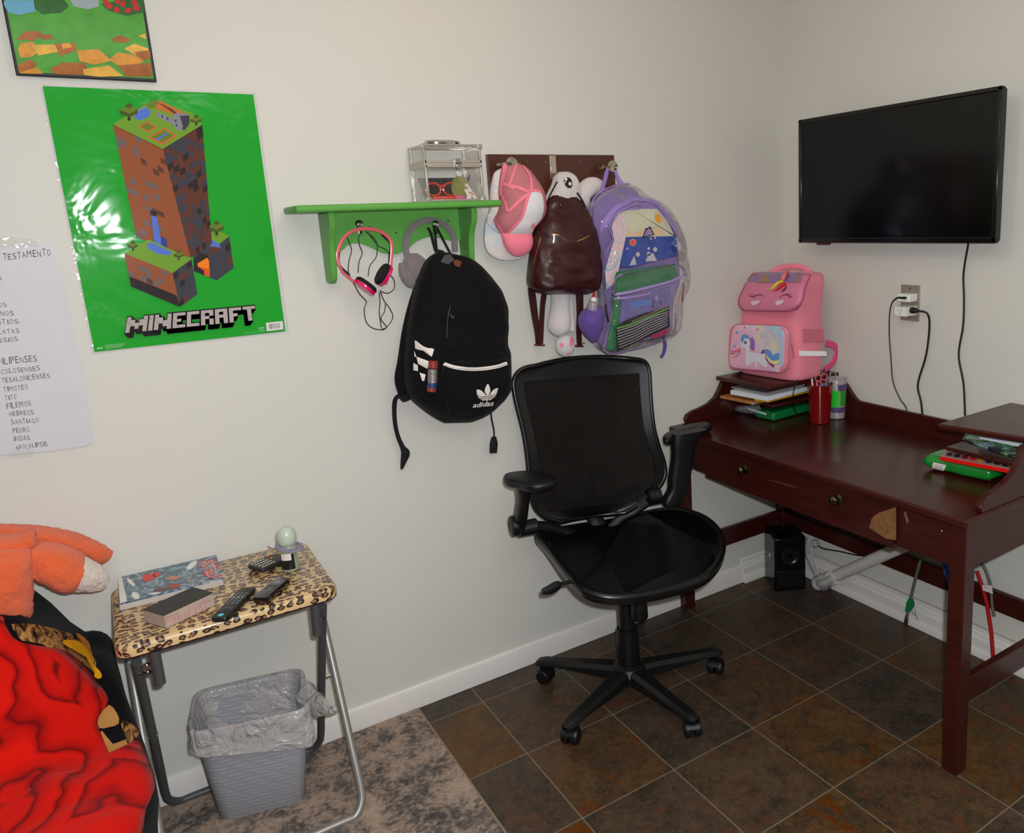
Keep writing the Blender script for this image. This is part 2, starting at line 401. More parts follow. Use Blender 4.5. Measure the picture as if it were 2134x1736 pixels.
for i, (x, y) in enumerate(LEG):
    b = MB(); xx = x; b.bb((xx, y, 0), (xx+.047, y+.047, .733), m_mah); b.build('leg', desk, bevel=.003)
b = MB()
b.bb((-.6, -.2, .607), (-.578, -.052, .733), m_mah); b.bb((-.6, YR+.047, .607), (-.578, -1.042, .733), m_mah)
b.bb((-.598, -1.05, .725), (-.578, -.19, .733), m_mah)
b.build('front_apron', desk, bevel=.002)
b = MB(); b.bb((-.558, YR+.004, .607), (-.05, YR+.024, .733), m_mah); b.build('side_apron', desk, bevel=.002)
b = MB(); b.bb((-.558, -.028, .607), (-.05, -.008, .733), m_mah); b.build('side_apron', desk, bevel=.002)
b = MB(); b.bb((-.036, YR+.04, .607), (-.02, -.05, .733), m_mah); b.build('rear_apron', desk)
b = MB(); b.bb((-.608, -1.04, .598), (-.586, -.202, .728), m_mah)
b.bb((-.586, -1.02, .602), (-.1, -1.008, .7), m_mah); b.bb((-.586, -.232, .602), (-.1, -.22, .7), m_mah); b.bb((-.586, -1.02, .6), (-.1, -.22, .606), m_mah)
m_raw = mat('bare_chipboard', (118, 80, 46), rough=.9, bump=1, bscale=90, vary=.7, vscale=70)
SD = Plane(0, -.6085, (-1, 0, 0))
dpoly(b, SD, [(1868, 1057), (1868, 1126), (1845, 1122), (1812, 1100), (1817, 1080), (1832, 1068)], m_raw, .0008)
m_scr = mat('scratch', (150, 90, 70), rough=.6)
dline(b, SD, [(1600, 1001), (1622, 1005), (1651, 1014)], .0016, m_scr, .0008, taper=True)
dline(b, SD, [(1630, 1007), (1660, 1016)], .0012, m_scr, .0008)
drawer = b.build('drawer', desk, bevel=.0025)
S0 = Plane(0, -.6005, (-1, 0, 0)); b = MB()
for q in ([(1884, 1068), (1888, 1066), (1894, 1085), (1891, 1092), (1887, 1080)],): dpoly(b, S0, q, mat('pale_scuff', (120, 84, 70), .6), .0008)
b.build('scuff', desk, smooth=None)
for c in ((1895, 1057), (1963, 1106), (1984, 1080)): b = MB(); dpoly(b, S0, disc(*c, 1.6, 1.6, 6), mat('paint_fleck', (200, 190, 180), .6), .0008); b.build('paint_fleck', desk, smooth=None)
m_brass = mat('antique_brass', (110, 98, 72), rough=.2, metal=1)
for px, py in ((1545, 980), (1740, 1043)):
    c = P(px, py, 0, -.625); c.x = -.608
    b = MB(); b.lathe([(.016, 0), (.017, .003), (.013, .006), (.007, .009), (.007, .016), (.013, .02), (.015, .026), (.012, .031), (.004, .034)], m_brass, c, (-1, 0, 0)); b.build('knob', drawer)
for a, c in (((-.598, -.036, .205), (-.02, -.016, .28)), ((-.598, YR+.012, .2), (-.02, YR+.034, .272)), ((-.04, YR+.03, .206), (-.02, -.03, .275))):
    b = MB(); b.bb(a, c, m_mah); b.build('stretcher', desk, bevel=.002)
# gallery: back ledge that swoops up to the shelves, and curved end panels
def swoop(z0, z1, n=10): return [(t/n, z0+(z1-z0)*(3*(t/n)**2-2*(t/n)**3)) for t in range(n+1)]
prof = [(-.004, .75), (-.004, .9)]
for t, z in swoop(.9, .826): prof.append((-.33-.1*t, z))
for t, z in swoop(.822, .9): prof.append((-.9-.1*t, z))
prof += [(-1.252, .9), (-1.252, .75)]
b = MB(); b.prism([(-.035, y, z) for y, z in prof], (.017, 0, 0), m_mah); b.build('back_ledge', desk, bevel=.003)
for y0 in (-.004, YR-.006):
    pf = [(-.02, .755), (-.548, .755), (-.556, .772), (-.545, .79), (-.52, .8), (-.48, .806), (-.44, .816), (-.405, .835), (-.385, .86), (-.37, .885), (-.36, .9), (-.02, .9)]
    b = MB(); b.prism([(x, y0-(.018 if y0 > -.5 else 0), z) for x, z in pf], (0, .018, 0), m_mah); b.build('end_panel', desk, bevel=.003)
for (ya, yb, yi) in ((-.302, -.004, -.302), (YR-.006, -1.012, -1.012)):
    xr_ = -.385 if ya > -.5 else -.335
    b = MB(); b.prism([(-.385, yb, .9), (xr_, ya, .9), (-.004, ya, .9), (-.004, yb, .9)], (0, 0, .017), m_mah); b.build('upper_shelf', desk, bevel=.005, bseg=3)
    b = MB(); b.bb((-.34, ya+.02 if ya > -.5 else ya+.01, .826), (-.02, yb if ya > -.5 else yb-.0, .838), m_mah); b.build('middle_shelf', desk, bevel=.003)

# ================================================================== TELEVISION, SOCKET, CORDS
m_blk = mat('black_plastic', (16, 16, 17), rough=.35, spec=.5)
m_blkgloss = mat('black_gloss_plastic', (10, 10, 11), rough=.18, spec=.5)
m_screen = mat('screen_glass', (5, 5, 6), rough=.16, spec=.35)
tv = thing('television', 'black flat television mounted high on the right wall, switched off', 'television', (-.1, -.58, 1.42))
y0, y1, z0, z1 = -.992, -.18, 1.424, 1.876
b = MB()
for a, c in (((-.1, y0, z0), (-.078, y1, z0+.018)), ((-.1, y0, z1-.014), (-.078, y1, z1)), ((-.1, y0, z0), (-.078, y0+.014, z1)), ((-.1, y1-.014, z0), (-.078, y1, z1))): b.bb(a, c, m_blkgloss)
b.build('bezel', tv, bevel=.003)
b = MB(); b.bb((-.0965, y0+.01, z0+.012), (-.082, y1-.01, z1-.01), m_screen); b.build('screen', tv)
b = MB(); b.bb((-.084, y0+.004, z0+.004), (-.062, y1-.004, z1-.004), m_blk); b.bb((-.064, y0+.14, z0+.06), (-.045, y1-.14, z0+.3), m_blk); b.build('housing', tv, bevel=.004)
b = MB(); b.bb((-.047, -.68, 1.56), (-.001, -.5, 1.74), m_blk); b.build('wall_bracket', tv, bevel=.003)
b = MB(); b.bb((-.098, -.327, 1.4165), (-.08, -.27, 1.4255), mat('dark_red_plastic', (60, 12, 12), .2)); b.build('sensor_window', tv, bevel=.002)
m_cord = mat('black_cord', (24, 22, 22), rough=.5)
def wpath(pts, x): return [P(px, py, 0, -xx if isinstance(xx, float) else -x) for (px, py, *r) in pts for xx in [r[0] if r else x]]
b = MB(); b.tube(wpath([(2024, 470, .05), (2018, 508, .03), (2008, 570), (2009, 625), (2007, 680), (1998, 740), (2008, 800), (2011, 862), (2013, 925), (2016, 1010), (2012, 1090, .008)], .012), .0034, m_cord)
b.build('power_cord', tv)
m_steel = mat('brushed_steel', (176, 162, 148), rough=.38, metal=.55)
b = MB(); b.bb((-.005, -.661, 1.147), (-.0005, -.584, 1.273), m_steel)
for z in (1.16, 1.26): b.lathe([(.003, 0), (.003, .001)], mat('screw_head', (90, 86, 80), .4, 1), (-.005, -.6225, z), (-1, 0, 0), 10)
tag(b.build('outlet_plate', bevel=.002), 'brushed metal outlet plate on the right wall above the desk', 'outlet')
t = thing('usb_charger', 'white charger block in the upper socket of the outlet', 'charger', (-.02, -.62, 1.215))
c = P(1888, 620, 0, -.03)
b = MB(); b.bb((-.05, c.y-.03, c.z-.014), (-.005, c.y+.024, c.z+.014), m_whiteplastic); b.build('body', t, bevel=.004, bseg=3)
b = MB(); q0 = P(1883, 621, 0, -.055); b.tube([(-.05, q0.y-.006, q0.z), q0, P(1868, 622, 0, -.045), P(1856, 640, 0, -.02), P(1853, 690, 0, -.012), P(1857, 750, 0, -.012), P(1861, 795, 0, -.012), P(1875, 830, 0, -.012), P(1891, 857, 0, -.012), P(1898, 920, 0, -.012)], [.0045, .0045, .0035]+[.0022]*7, m_cord); b.build('charging_cable', t)
t = thing('outlet_tap', 'white three-way plug adapter with slots, below the charger block', 'adapter', (-.02, -.61, 1.17))
c = P(1884, 648, 0, -.04)
b = MB(); b.bb((-.062, c.y-.026, c.z-.016), (-.005, c.y+.024, c.z+.016), m_whiteplastic)
m_slot = mat('slot_dark', (60, 56, 50), .7)
for dy, dz, w_, h_ in ((.008, .004, .002, .007), (-.004, .004, .002, .007), (.002, -.008, .004, .004)): b.bb((-.0625, c.y+dy-w_/2, c.z+dz-h_/2), (-.0619, c.y+dy+w_/2, c.z+dz+h_/2), m_slot)
for dx in (-.04, -.028): b.bb((dx, c.y+.0238, c.z-.003), (dx+.002, c.y+.0245, c.z+.005), m_slot)
b.build('body', t, bevel=.003)
t = thing('power_plug', 'black power plug in the right side of the white adapter, cord hanging behind the desk', 'plug', (-.03, -.65, 1.17))
b = MB(); b.tube([(-.035, c.y-.026, c.z+.004), (-.035, c.y-.04, c.z+.004), (-.034, c.y-.05, c.z+.003)], [.011, .011, .007], m_cord, smooth=2); b.build('plug_head', t)
b = MB(); b.tube([(-.034, c.y-.048, c.z+.003), P(1932, 653, 0, -.022), P(1937, 680, 0, -.012), P(1930, 740, 0, -.012), P(1913, 800, 0, -.012), P(1919, 835, 0, -.012), P(1922, 862, 0, -.012), P(1926, 930, 0, -.012)], .0037, m_cord); b.build('cord', t)

# ================================================================== UNDER THE DESK
A, B_ = V((-.2295, -.165, 0)), V((-.1115, -.226, 0)); e1 = (B_-A).normalized(); e2 = V((-e1.y, e1.x, 0)); L1 = (B_-A).length
sub = thing('subwoofer', 'black speaker box standing on the floor in the corner under the desk', 'speaker', A)
b = MB(); R3 = Matrix((e1, e2, (0, 0, 1))).transposed()
b.box(A+e1*(L1/2)+e2*.075+V((0, 0, .118)), (L1, .15, .235), m_blkgloss, R3); b.build('cabinet', sub, bevel=.006)
b = MB(); b.box(A+e1*(L1/2)-e2*.002+V((0, 0, .055)), (L1-.02, .004, .075), m_blk, R3)
b.lathe([(.038, 0), (.04, .003), (.034, .004), (.02, -.004), (.01, 0)], m_blk, A+e1*(L1/2)-e2*.0005+V((0, 0, .155)), -e2); b.build('front_baffle', sub, bevel=.001)
for u, h in ((.012, .09), (L1-.012, .09), (.012, .018), (L1-.012, .018)):
    b = MB(); b.lathe([(.003, 0), (.002, .0015)], mat('grey_screw', (150, 150, 155), .3, 1), A+e1*u-e2*.004+V((0, 0, h)), -e2, 8); b.build('screw', sub)
b = MB()
q = A-e1*.0+e2*.06; b.sphere(q+V((0, 0, .14))-e1*.003, .007, mat('blue_led', (190, 220, 235), .2), (.3, .6, 1)); b.build('indicator', sub)
# sloping waste pipe
m_pvc = mat('pvc_white', (214, 206, 200), rough=.42, vary=.08, vscale=9)
t = thing('drain_pipe', 'white plastic drain pipe sloping along the right wall under the desk', 'pipe', (-.08, -.5, 0))
pa, pb = V((-.075, -.315, .068)), V((-.06, -1.02, .585)); dr = (pb-pa).normalized()
b = MB(); b.tube([pa, pb], .0235, m_pvc, seg=24, smooth=1); b.build('pipe', t)
b = MB()
b.lathe([(.024, 0), (.03, .0), (.031, .004), (.031, .026), (.027, .03)], m_pvc, pa+dr*.0, dr)
b.lathe([(.026, 0), (.03, .004), (.029, .03), (.024, .034)], m_pvc, pa-dr*.034, dr)
b.lathe([(.0245, 0), (.032, .002), (.032, .008), (.0245, .01)], m_pvc, pa+dr*.036, dr)
b.lathe([(.018, 0), (.028, .008), (.03, .02), (.028, .04), (.03, .05)], m_pvc, pa-dr*.082, dr); b.build('coupling', t)
b = MB(); b.tube([P(1700, 1205, 0, -.06), P(1712, 1216, 0, -.1), P(1735, 1205, 0, -.1)], [.012, .018, .016], mat('wrap_film', (190, 188, 186), .4, bump=1, bscale=60), smooth=4); b.build('plastic_wrap', t)
t = thing('coiled_bracket_strip', 'pale curled plastic strips and clips behind the black speaker box', 'plastic strips', (-.07, -.2, 0))
m_cl = mat('grey_clear_plastic', (150, 152, 150), .3)
b = MB(); b.tube([P(1682, 1120, 0, -.07), P(1679, 1150, 0, -.07), P(1690, 1180, 0, -.07), P(1702, 1205, 0, -.07)], .004, m_cl)
b.tube([P(1692, 1130, 0, -.06), P(1690, 1155, 0, -.06), P(1700, 1175, 0, -.06), P(1706, 1200, 0, -.06)], .003, m_pvc); b.build('strip', t)
b = MB(); b.tube([P(1699+a, 1132+c, 0, -.06) for a, c in disc(0, 0, 7, 8, 10)], .003, m_cl, wrap=True, smooth=2)
b.tube([P(1700+a, 1154+c, 0, -.06) for a, c in disc(0, 0, 6, 5, 10)[:8]], .003, m_pvc, smooth=2); b.build('clip', t)
b = MB()
for i in range(14): b.tube([(-.06+random.uniform(-.02, .02), -.26+random.uniform(-.04, .03), .007), (-.06+random.uniform(-.02, .02), -.26+random.uniform(-.04, .03), .05+random.random()*.02)], .005, mat('mottled_wrap', (96, 90, 118), .5, vary=.5, vscale=80), smooth=1, seg=6)
b.build('crumpled_wrap', t)
m_braid = mat('braided_steel', (132, 130, 128), rough=.4, metal=.7, bump=1, bscale=500)
t = thing('braided_hose', 'braided steel hose with green tag hanging under the desk to the floor', 'hose', (-.06, -.68, 0))
b = MB(); b.tube([P(1960, 1110, 0, -.03), P(1938, 1135, 0, -.05), P(1922, 1160, 0, -.055), P(1912, 1190, 0, -.055), P(1900, 1240, 0, -.055), P(1890, 1285, 0, -.055)], .0058, m_braid); b.build('hose', t)
b = MB(); q1, q2 = P(1890, 1284, 0, -.055), P(1887, 1302, 0, -.055); b.tube([q1, q2], .0078, mat('steel_nut', (170, 168, 160), .25, 1), seg=6, smooth=1); b.build('end_nut', t)
b = MB(); Sg = Plane(0, -.066, (-1, 0, 0)); b.prism([Sg.hit(*p)[0] for p in ((1894, 1246), (1903, 1248), (1906, 1262), (1896, 1276), (1886, 1274), (1889, 1256))], (.002, 0, 0), mat('green_tag', (22, 120, 62), .5)); b.build('paper_tag', t)
b = MB(); b.tube([P(1902, 1264, 0, -.06), P(1900, 1276, 0, -.06), P(1909, 1282, 0, -.06), P(1913, 1293, 0, -.06)], .0014, m_cl, smooth=1); b.tube([P(1905, 1262, 0, -.06), P(1909, 1282, 0, -.06)], .001, m_cl, smooth=1); b.build('tie_wire', t)
b = MB(); b.tube([P(1704, 1132, 0, -.05), P(1713, 1142, 0, -.05), P(1750, 1149, 0, -.045), P(1800, 1158, 0, -.04), P(1832, 1147, 0, -.03), P(1850, 1135, 0, -.03), P(1866, 1126, 0, -.03), P(1880, 1112, 0, -.03)], .0024, m_cord)
tag(b.build('speaker_cable'), 'thin black cable looping behind the white drain pipe under the desk', 'cable')
t = thing('red_hose', 'red rubber hose with white tag standing by the wall under the desk', 'hose', (-.09, -1.04, 0))
m_red = mat('red_rubber', (176, 24, 28), .4)
b = MB(); b.tube([P(2071, 1395, 0, -.05), P(2067, 1330, 0, -.05), P(2062, 1290, 0, -.05), P(2055, 1250, 0, -.05), P(2048, 1225, 0, -.05), P(2041, 1205, 0, -.05), P(2036, 1190, 0, -.05)], .0066, m_red); b.build('hose', t)
b = MB(); b.tube([P(2038, 1168, 0, -.04), P(2050, 1180, 0, -.04), P(2058, 1198, 0, -.04), P(2064, 1220, 0, -.04), P(2068, 1262, 0, -.04), P(2072, 1284, 0, -.04)], .0054, m_braid); b.build('braided_sleeve', t)
b = MB(); Sg = Plane(0, -.075, (-1, 0, 0)); b.prism([Sg.hit(*p)[0] for p in ((2047, 1219), (2066, 1220), (2069, 1238), (2048, 1230))], (.0015, 0, 0), mat('tag_paper', (220, 215, 210), .6))
for i in range(3): dpoly(b, Plane(0, -.0755, (-1, 0, 0)), disc(2052+i*4, 1224, 1.1, .8, 6), m_red, .0004)
b.build('paper_tag', t)
b = MB(); puff(b, [((1957, 1156), (1972, 1154), .004, .004), ((1964, 1175), (1990, 1172), .012, .008), ((1970, 1200), (1992, 1205), .008, .006), ((1976, 1218), (1990, 1222), .003, .003)], mat('blue_cloth', (30, 84, 170), .8, sheen=.3), ax=0, w=.05, n=20)
tag(b.build('blue_cloth'), 'small blue cloth hanging behind the near right desk leg', 'cloth')
# ================================================================== PICTURE, POSTER, HANDWRITTEN LIST (on the left wall)
def cc(name, rgb, **k):
    k.setdefault('rough', .5); return mat(name, rgb, **k)
def mapz(x0, y0, s): return lambda pts: [(x0+a*s, y0+c*s) for a, c in pts]
# --- framed picture, only its lower part is in the photo
pic = thing('framed_picture', 'framed picture of a garden with orange paving, cut off by the top of the photo', 'picture', (-2.29, -.01, 1.925))
ink = dict(rough=.6, spec=.2, coat=.4, coatr=.1)
b = MB(); zt = 2.32
b.bb((-2.426, -.016, 1.926), (-2.150, -.001, zt), cc('frame_black', (22, 20, 20)))
b.build('frame', pic, bevel=.002)
b = MB(); x0, x1, z0 = -2.420, -2.156, 1.933; SP = Plane(1, -.0165, (0, -1, 0))
m_gr = cc('print_grass', (72, 152, 44), vary=.4, vscale=30, **ink)
b.bb((x0, -.0172, z0), (x1, -.0158, zt-.006), m_gr)
T = mapz(0, 0, .4378)
m_o1, m_o2, m_o3 = cc('print_orange', (208, 140, 40), vary=.5, vscale=45, **ink), cc('print_brown_orange', (160, 90, 28), vary=.5, vscale=45, **ink), cc('print_amber', (222, 166, 60), vary=.45, vscale=45, **ink)
def X(pts): return T(pts)
tiles = [([(76, 190), (115, 150), (185, 148), (200, 165), (160, 195), (110, 190)], m_o2), ([(165, 165), (235, 162), (262, 185), (205, 190)], m_o2), ([(85, 235), (100, 205), (160, 200), (185, 245), (150, 272), (98, 275)], m_o1), ([(150, 215), (260, 212), (285, 245), (185, 265)], m_o3), ([(260, 210), (360, 205), (365, 240), (285, 268)], m_o2), ([(84, 312), (140, 282), (178, 305), (150, 335), (92, 345)], m_o2), ([(92, 345), (180, 320), (205, 352), (100, 350)], m_o1), ([(235, 330), (300, 298), (400, 300), (420, 330), (385, 360), (260, 352)], m_o2), ([(395, 330), (520, 312), (585, 362), (470, 366), (400, 358)], m_o3), ([(520, 285), (560, 250), (640, 262), (690, 290), (650, 310), (560, 312)], m_o1), ([(530, 185), (575, 168), (625, 190), (600, 205), (545, 200)], m_o2), ([(590, 232), (640, 208), (705, 232), (712, 268), (640, 262)], m_o3), ([(640, 250), (712, 238), (718, 275), (680, 290)], m_o2), ([(560, 312), (650, 305), (720, 300), (722, 330), (722, 366), (600, 364)], m_o2), ([(660, 172), (692, 160), (696, 190)], m_o3), ([(290, 210), (330, 205), (345, 225), (300, 235)], m_o1), ([(365, 240), (470, 235), (530, 290), (450, 310), (380, 292)], m_o1), ([(200, 280), (235, 300), (240, 325), (190, 330)], m_gr)]
for i, (q, m) in enumerate(tiles): dpoly(b, SP, X(q), m, .0014+.00008*i)
dpoly(b, SP, X([(20, 2), (160, 2), (170, 55), (90, 72), (40, 60), (18, 22)]), cc('print_sky_blue', (96, 160, 190), **ink), .0012)
m_dg = cc('print_dark_green', (34, 92, 32), vary=.5, vscale=60, **ink)
dpoly(b, SP, X([(160, -5), (300, -5), (330, 30), (290, 62), (200, 68), (165, 40)]), m_dg, .0013)
dpoly(b, SP, X([(480, 20), (600, -5), (680, -5), (690, 60), (600, 75), (520, 52)]), m_dg, .0013)
for i, (x, y) in enumerate([(520, 30), (555, 48), (585, 20), (610, 50), (640, 15), (560, 5), (650, 40), (505, 12)]):
    dpoly(b, SP, X(disc(x, y, 17, 13, 9, i)), cc('print_red_flower', (190, 28, 30), **ink), .0015+.00006*i)
dpoly(b, SP, X([(330, -5), (470, -5), (470, 30), (420, 45), (350, 30)]), cc('print_grey_rock', (150, 160, 165), **ink), .0012)
b.build('print', pic, smooth=None)

# --- large glossy poster
m_pg = mat('poster_green', (20, 160, 38), rough=.6, spec=.15, coat=1, coatr=.08)
g = NT(m_pg); g.xyz(); nz = g.noise(7, 3, None, .6); bp = g.n('Bump'); bp.inputs['Strength'].default_value = .35; bp.inputs['Distance'].default_value = .012
g.l(nz, bp.inputs['Height']); g.l(bp.outputs[0], g.b.inputs['Coat Normal'])
poster = thing('poster', 'large green laminated poster with a tower of earth blocks and grey lettering', 'poster', (-2.155, -.004, 1.279))
b = MB()
def psurf(x, z): return -.0025-.0022*(1+sin(x*21+z*7))*.5-.0015*(1+sin(z*17-x*5))*.5
def psurf_flat(x, z): return -.0048
psurf_w = psurf
def psurf(x, z):
    # the printed middle of the sheet lies flatter than its left side
    k = min(1, max(0, (x+2.29)/.05)); return psurf_w(x, z)*(1-k)+(-.0045)*k
N = 16; vs = []; pts = [V((-2.381, 0, 1.906)), V((-1.933, 0, 1.908)), V((-1.9335, 0, 1.279)), V((-2.377, 0, 1.279))]
for j in range(N+1):
    for i in range(N+1):
        u, v = i/N, j/N; q = (pts[0]*(1-u)+pts[1]*u)*(1-v)+(pts[3]*(1-u)+pts[2]*u)*v; vs.append((q.x, psurf(q.x, q.z), q.z))
b.add(vs, [(j*(N+1)+i, j*(N+1)+i+1, (j+1)*(N+1)+i+1, (j+1)*(N+1)+i) for j in range(N) for i in range(N)], m_pg)
class PosterS:
    def hit(s, px, py):
        q = P(px, py, 1, -.006); return V((q.x, psurf(q.x, q.z), q.z)), V((0, -1, 0))
PS = PosterS(); lay = [0]
def up(): lay[0] += 1; return .0012+.00003*lay[0]
pk = dict(rough=.6, spec=.15, coat=.5, coatr=.07)
E1, E2, E3 = cc('block_earth', (148, 82, 50), **pk), cc('block_earth_shade', (96, 54, 42), **pk), cc('block_stone', (108, 98, 98), **pk)
E4, E5, GT = cc('block_slate', (62, 62, 72), **pk), cc('block_dark', (46, 36, 38), **pk), cc('block_grass', (112, 156, 46), **pk)
WB, WD, TR, TRd = cc('block_water', (84, 116, 204), **pk), cc('block_deep_water', (52, 64, 140), **pk), cc('block_leaf', (104, 124, 40), **pk), cc('block_leaf_dark', (72, 86, 34), **pk)
OR, LV, GW = cc('block_roof', (196, 108, 52), **pk), cc('block_lava', (242, 130, 30), **pk), cc('block_masonry', (134, 132, 146), **pk)
Z6 = mapz(230, 190, .265)
def q6(pts, m):
    ext = max(max(p[k] for p in pts)-min(p[k] for p in pts) for k in (0, 1))
    if len(pts) == 4 and ext > 90: dpatch(b, PS, Z6(pts), m, 6, 12, up())
    else: dpoly(b, PS, Z6(pts), m, up())
def quad6(a, b_, c, d, n, k, m_list, seed, frac=.3):
    """blocky speckle of stones on a face a-b-c-d (top-left, top-right, bottom-right, bottom-left)"""
    rnd = random.Random(seed)
    for i in range(n):
        for j in range(k):
            if rnd.random() < frac:
                u0, u1, v0, v1 = i/n, (i+1)/n, j/k, (j+1)/k
                q6([bil((a, b_, c, d), u0, v0), bil((a, b_, c, d), u1, v0), bil((a, b_, c, d), u1, v1), bil((a, b_, c, d), u0, v1)], rnd.choice(m_list))
# rear block on the right, then the column, the head block and the front block
q6([(640, 1200), (775, 1150), (935, 1140), (970, 1390), (835, 1490), (660, 1410)], E4)
q6([(760, 1150), (860, 1200), (935, 1140), (850, 1095), (770, 1110)], GT); q6([(780, 1160), (850, 1195), (862, 1210), (862, 1250), (780, 1220)], WB)
q6([(862, 1200), (935, 1140), (970, 1390), (835, 1490), (784, 1462), (782, 1290), (862, 1240)], E4)
quad6((862, 1200), (935, 1140), (970, 1390), (880, 1460), 2, 5, [E2, E5], 5, .5)
q6([(780, 1220), (860, 1230), (850, 1260), (790, 1290)], E2); q6([(655, 1330), (700, 1270), (770, 1290), (780, 1465), (655, 1415)], E5)
q6([(685, 1355), (760, 1310), (775, 1330), (782, 1462), (740, 1450), (735, 1410), (688, 1380)], LV); q6([(688, 1380), (775, 1398), (782, 1462), (740, 1450), (735, 1410)], cc('block_lava_red', (226, 84, 30), **pk))
q6([(20, 262), (412, 455), (632, 1310), (205, 1150)], E1); q6([(412, 455), (722, 265), (800, 1200), (632, 1310)], E2)
quad6((20, 262), (412, 455), (632, 1310), (205, 1150), 9, 20, [E3, E3, E2, E1], 8, .22)
quad6((412, 455), (722, 265), (800, 1200), (632, 1310), 7, 20, [E4, E4, E4, E5], 9, .45)
q6([(20, 262), (75, 225), (270, 110), (340, 68), (640, 170), (722, 265), (412, 455)], GT)
q6([(180, 205), (265, 122), (320, 160), (300, 205), (230, 232)], WB); q6([(205, 150), (270, 120), (275, 130), (215, 165)], GW)
q6([(345, 85), (380, 70), (612, 190), (590, 215), (355, 140)], OR)
for i in range(6): q6([(372+i*14, 92+i*9), (376+i*14, 90+i*9), (500+i*14, 150+i*14), (497+i*14, 154+i*14)], E2)
q6([(275, 105), (345, 65), (378, 80), (355, 130), (300, 140)], TR)
q6([(362, 165), (480, 210), (520, 300), (480, 255), (365, 205)], GW); q6([(485, 185), (540, 170), (620, 190), (622, 255), (580, 315), (515, 300)], GW); q6([(545, 195), (620, 192), (622, 255), (580, 315)], E4)
for x, y in ((505, 225), (512, 260), (560, 240), (562, 285), (592, 230), (400, 190), (440, 205)): q6([(x, y), (x+14, y+4), (x+15, y+22), (x+1, y+18)], E4)
q6([(215, 278), (290, 238), (368, 282), (300, 330)], OR); q6([(235, 278), (290, 250), (348, 283), (298, 315)], TR)
q6([(295, 365), (425, 288), (525, 355), (410, 425)], OR); q6([(320, 363), (425, 305), (498, 353), (410, 405)], TR); q6([(355, 380), (445, 325), (458, 333), (372, 390)], WB)
def tree6(x, y, s):
    q6([(x-6*s, y), (x+8*s, y), (x+8*s, y+34*s), (x-6*s, y+34*s)], E5); q6([(x-46*s, y-20*s), (x, y-46*s), (x+46*s, y-22*s), (x+44*s, y-2*s), (x+4*s, y+16*s), (x-44*s, y)], TRd)
    q6([(x-46*s, y-20*s), (x, y-46*s), (x+46*s, y-22*s), (x+2*s, y)], TR); q6([(x-20*s, y-40*s), (x+2*s, y-56*s), (x+24*s, y-42*s), (x+2*s, y-28*s)], TRd)
tree6(145, 180, 1.55); tree6(672, 240, .95)
q6([(315, 935), (362, 950), (362, 985), (318, 975)], E5); q6([(318, 975), (365, 990), (410, 1240), (350, 1215)], WB); q6([(395, 1140), (440, 1160), (450, 1250), (402, 1235)], WD)
q6([(110, 1275), (300, 1165), (635, 1320), (490, 1428)], GT); q6([(285, 1205), (320, 1190), (480, 1265), (470, 1290), (375, 1280), (300, 1240)], WB)
q6([(110, 1275), (490, 1428), (545, 1695), (160, 1530)], E1); q6([(490, 1428), (635, 1320), (684, 1595), (545, 1695)], E4)
quad6((115, 1285), (490, 1438), (530, 1600), (145, 1450), 8, 4, [E3, E3, E2], 12, .35)
q6([(148, 1455), (520, 1605), (545, 1695), (162, 1535)], E5); quad6((490, 1440), (635, 1330), (684, 1595), (545, 1695), 4, 6, [E5, E2], 13, .3)
tree6(175, 1225, .9); tree6(535, 1298, .85); tree6(832, 1090, 1.3)
# block lettering
GLY = {'M': ['X...X', 'XX.XX', 'XXXXX', 'X.X.X', 'X...X'], 'I': ['X', 'X', 'X', 'X', 'X'], 'N': ['X..X', 'XX.X', 'XXXX', 'X.XX', 'X..X'], 'E': ['XXX', 'X..', 'XX.', 'X..', 'XXX'], 'C': ['XXX', 'X..', 'X..', 'X..', 'XXX'], 'R': ['XXX', 'X.X', 'XX.', 'X.X', 'X.X'], 'A': ['XXX', 'X.X', 'XXX', 'X.X', 'X.X'], 'F': ['XXX', 'X..', 'XX.', 'X..', 'X..'], 'T': ['XXX', '.X.', '.X.', '.X.', '.X.']}
WORD = 'MINECRAFT'; tot = sum(len(GLY[c][0]) for c in WORD)+.35*8
QF = [(265.6, 661), (530, 636.8), (534.5, 666.5), (260.5, 693.5)]
def cells():
    x = 0
    for c in WORD:
        gl = GLY[c]; w = len(gl[0])
        for j in range(5):
            i = 0
            while i < w:
                if gl[j][i] == 'X':
                    k = i
                    while k < w and gl[j][k] == 'X': k += 1
                    yield (x+i)/tot, (x+k)/tot, j/5, (j+1)/5
                    i = k
                else: i += 1
        x += w+.35
m_lt, m_lk = cc('letter_stone', (178, 166, 164), **pk), cc('letter_black', (26, 20, 22), **pk)
o_ = up()
for k in range(9, -1, -1):
    for u0, u1, v0, v1 in cells():
        e_ = .005
        q = [bil(QF, u0-e_, v0-.07), bil(QF, u1+e_, v0-.07), bil(QF, u1+e_, v1+.07), bil(QF, u0-e_, v1+.07)]
        cxm = (u0+u1)/2
        dx = (cxm-.5)*-1.0*k+.9*k*(1 if cxm < .5 else -.2); dx = (.55-cxm)*1.6*k
        dpoly(b, PS, [(a+dx, c+k*.95) for a, c in q], m_lk, o_)
o_ = up()+.0009
for u0, u1, v0, v1 in cells(): dpoly(b, PS, [bil(QF, u0, v0), bil(QF, u1, v0), bil(QF, u1, v1), bil(QF, u0, v1)], m_lt, o_)
for i in range(34):
    u, v = random.random(), random.random(); a = bil(QF, u, v); dpoly(b, PS, [(a[0], a[1]), (a[0]+5, a[1]-.5), (a[0]+5, a[1]), (a[0], a[1]+.6)], m_lk, up()+.0011)
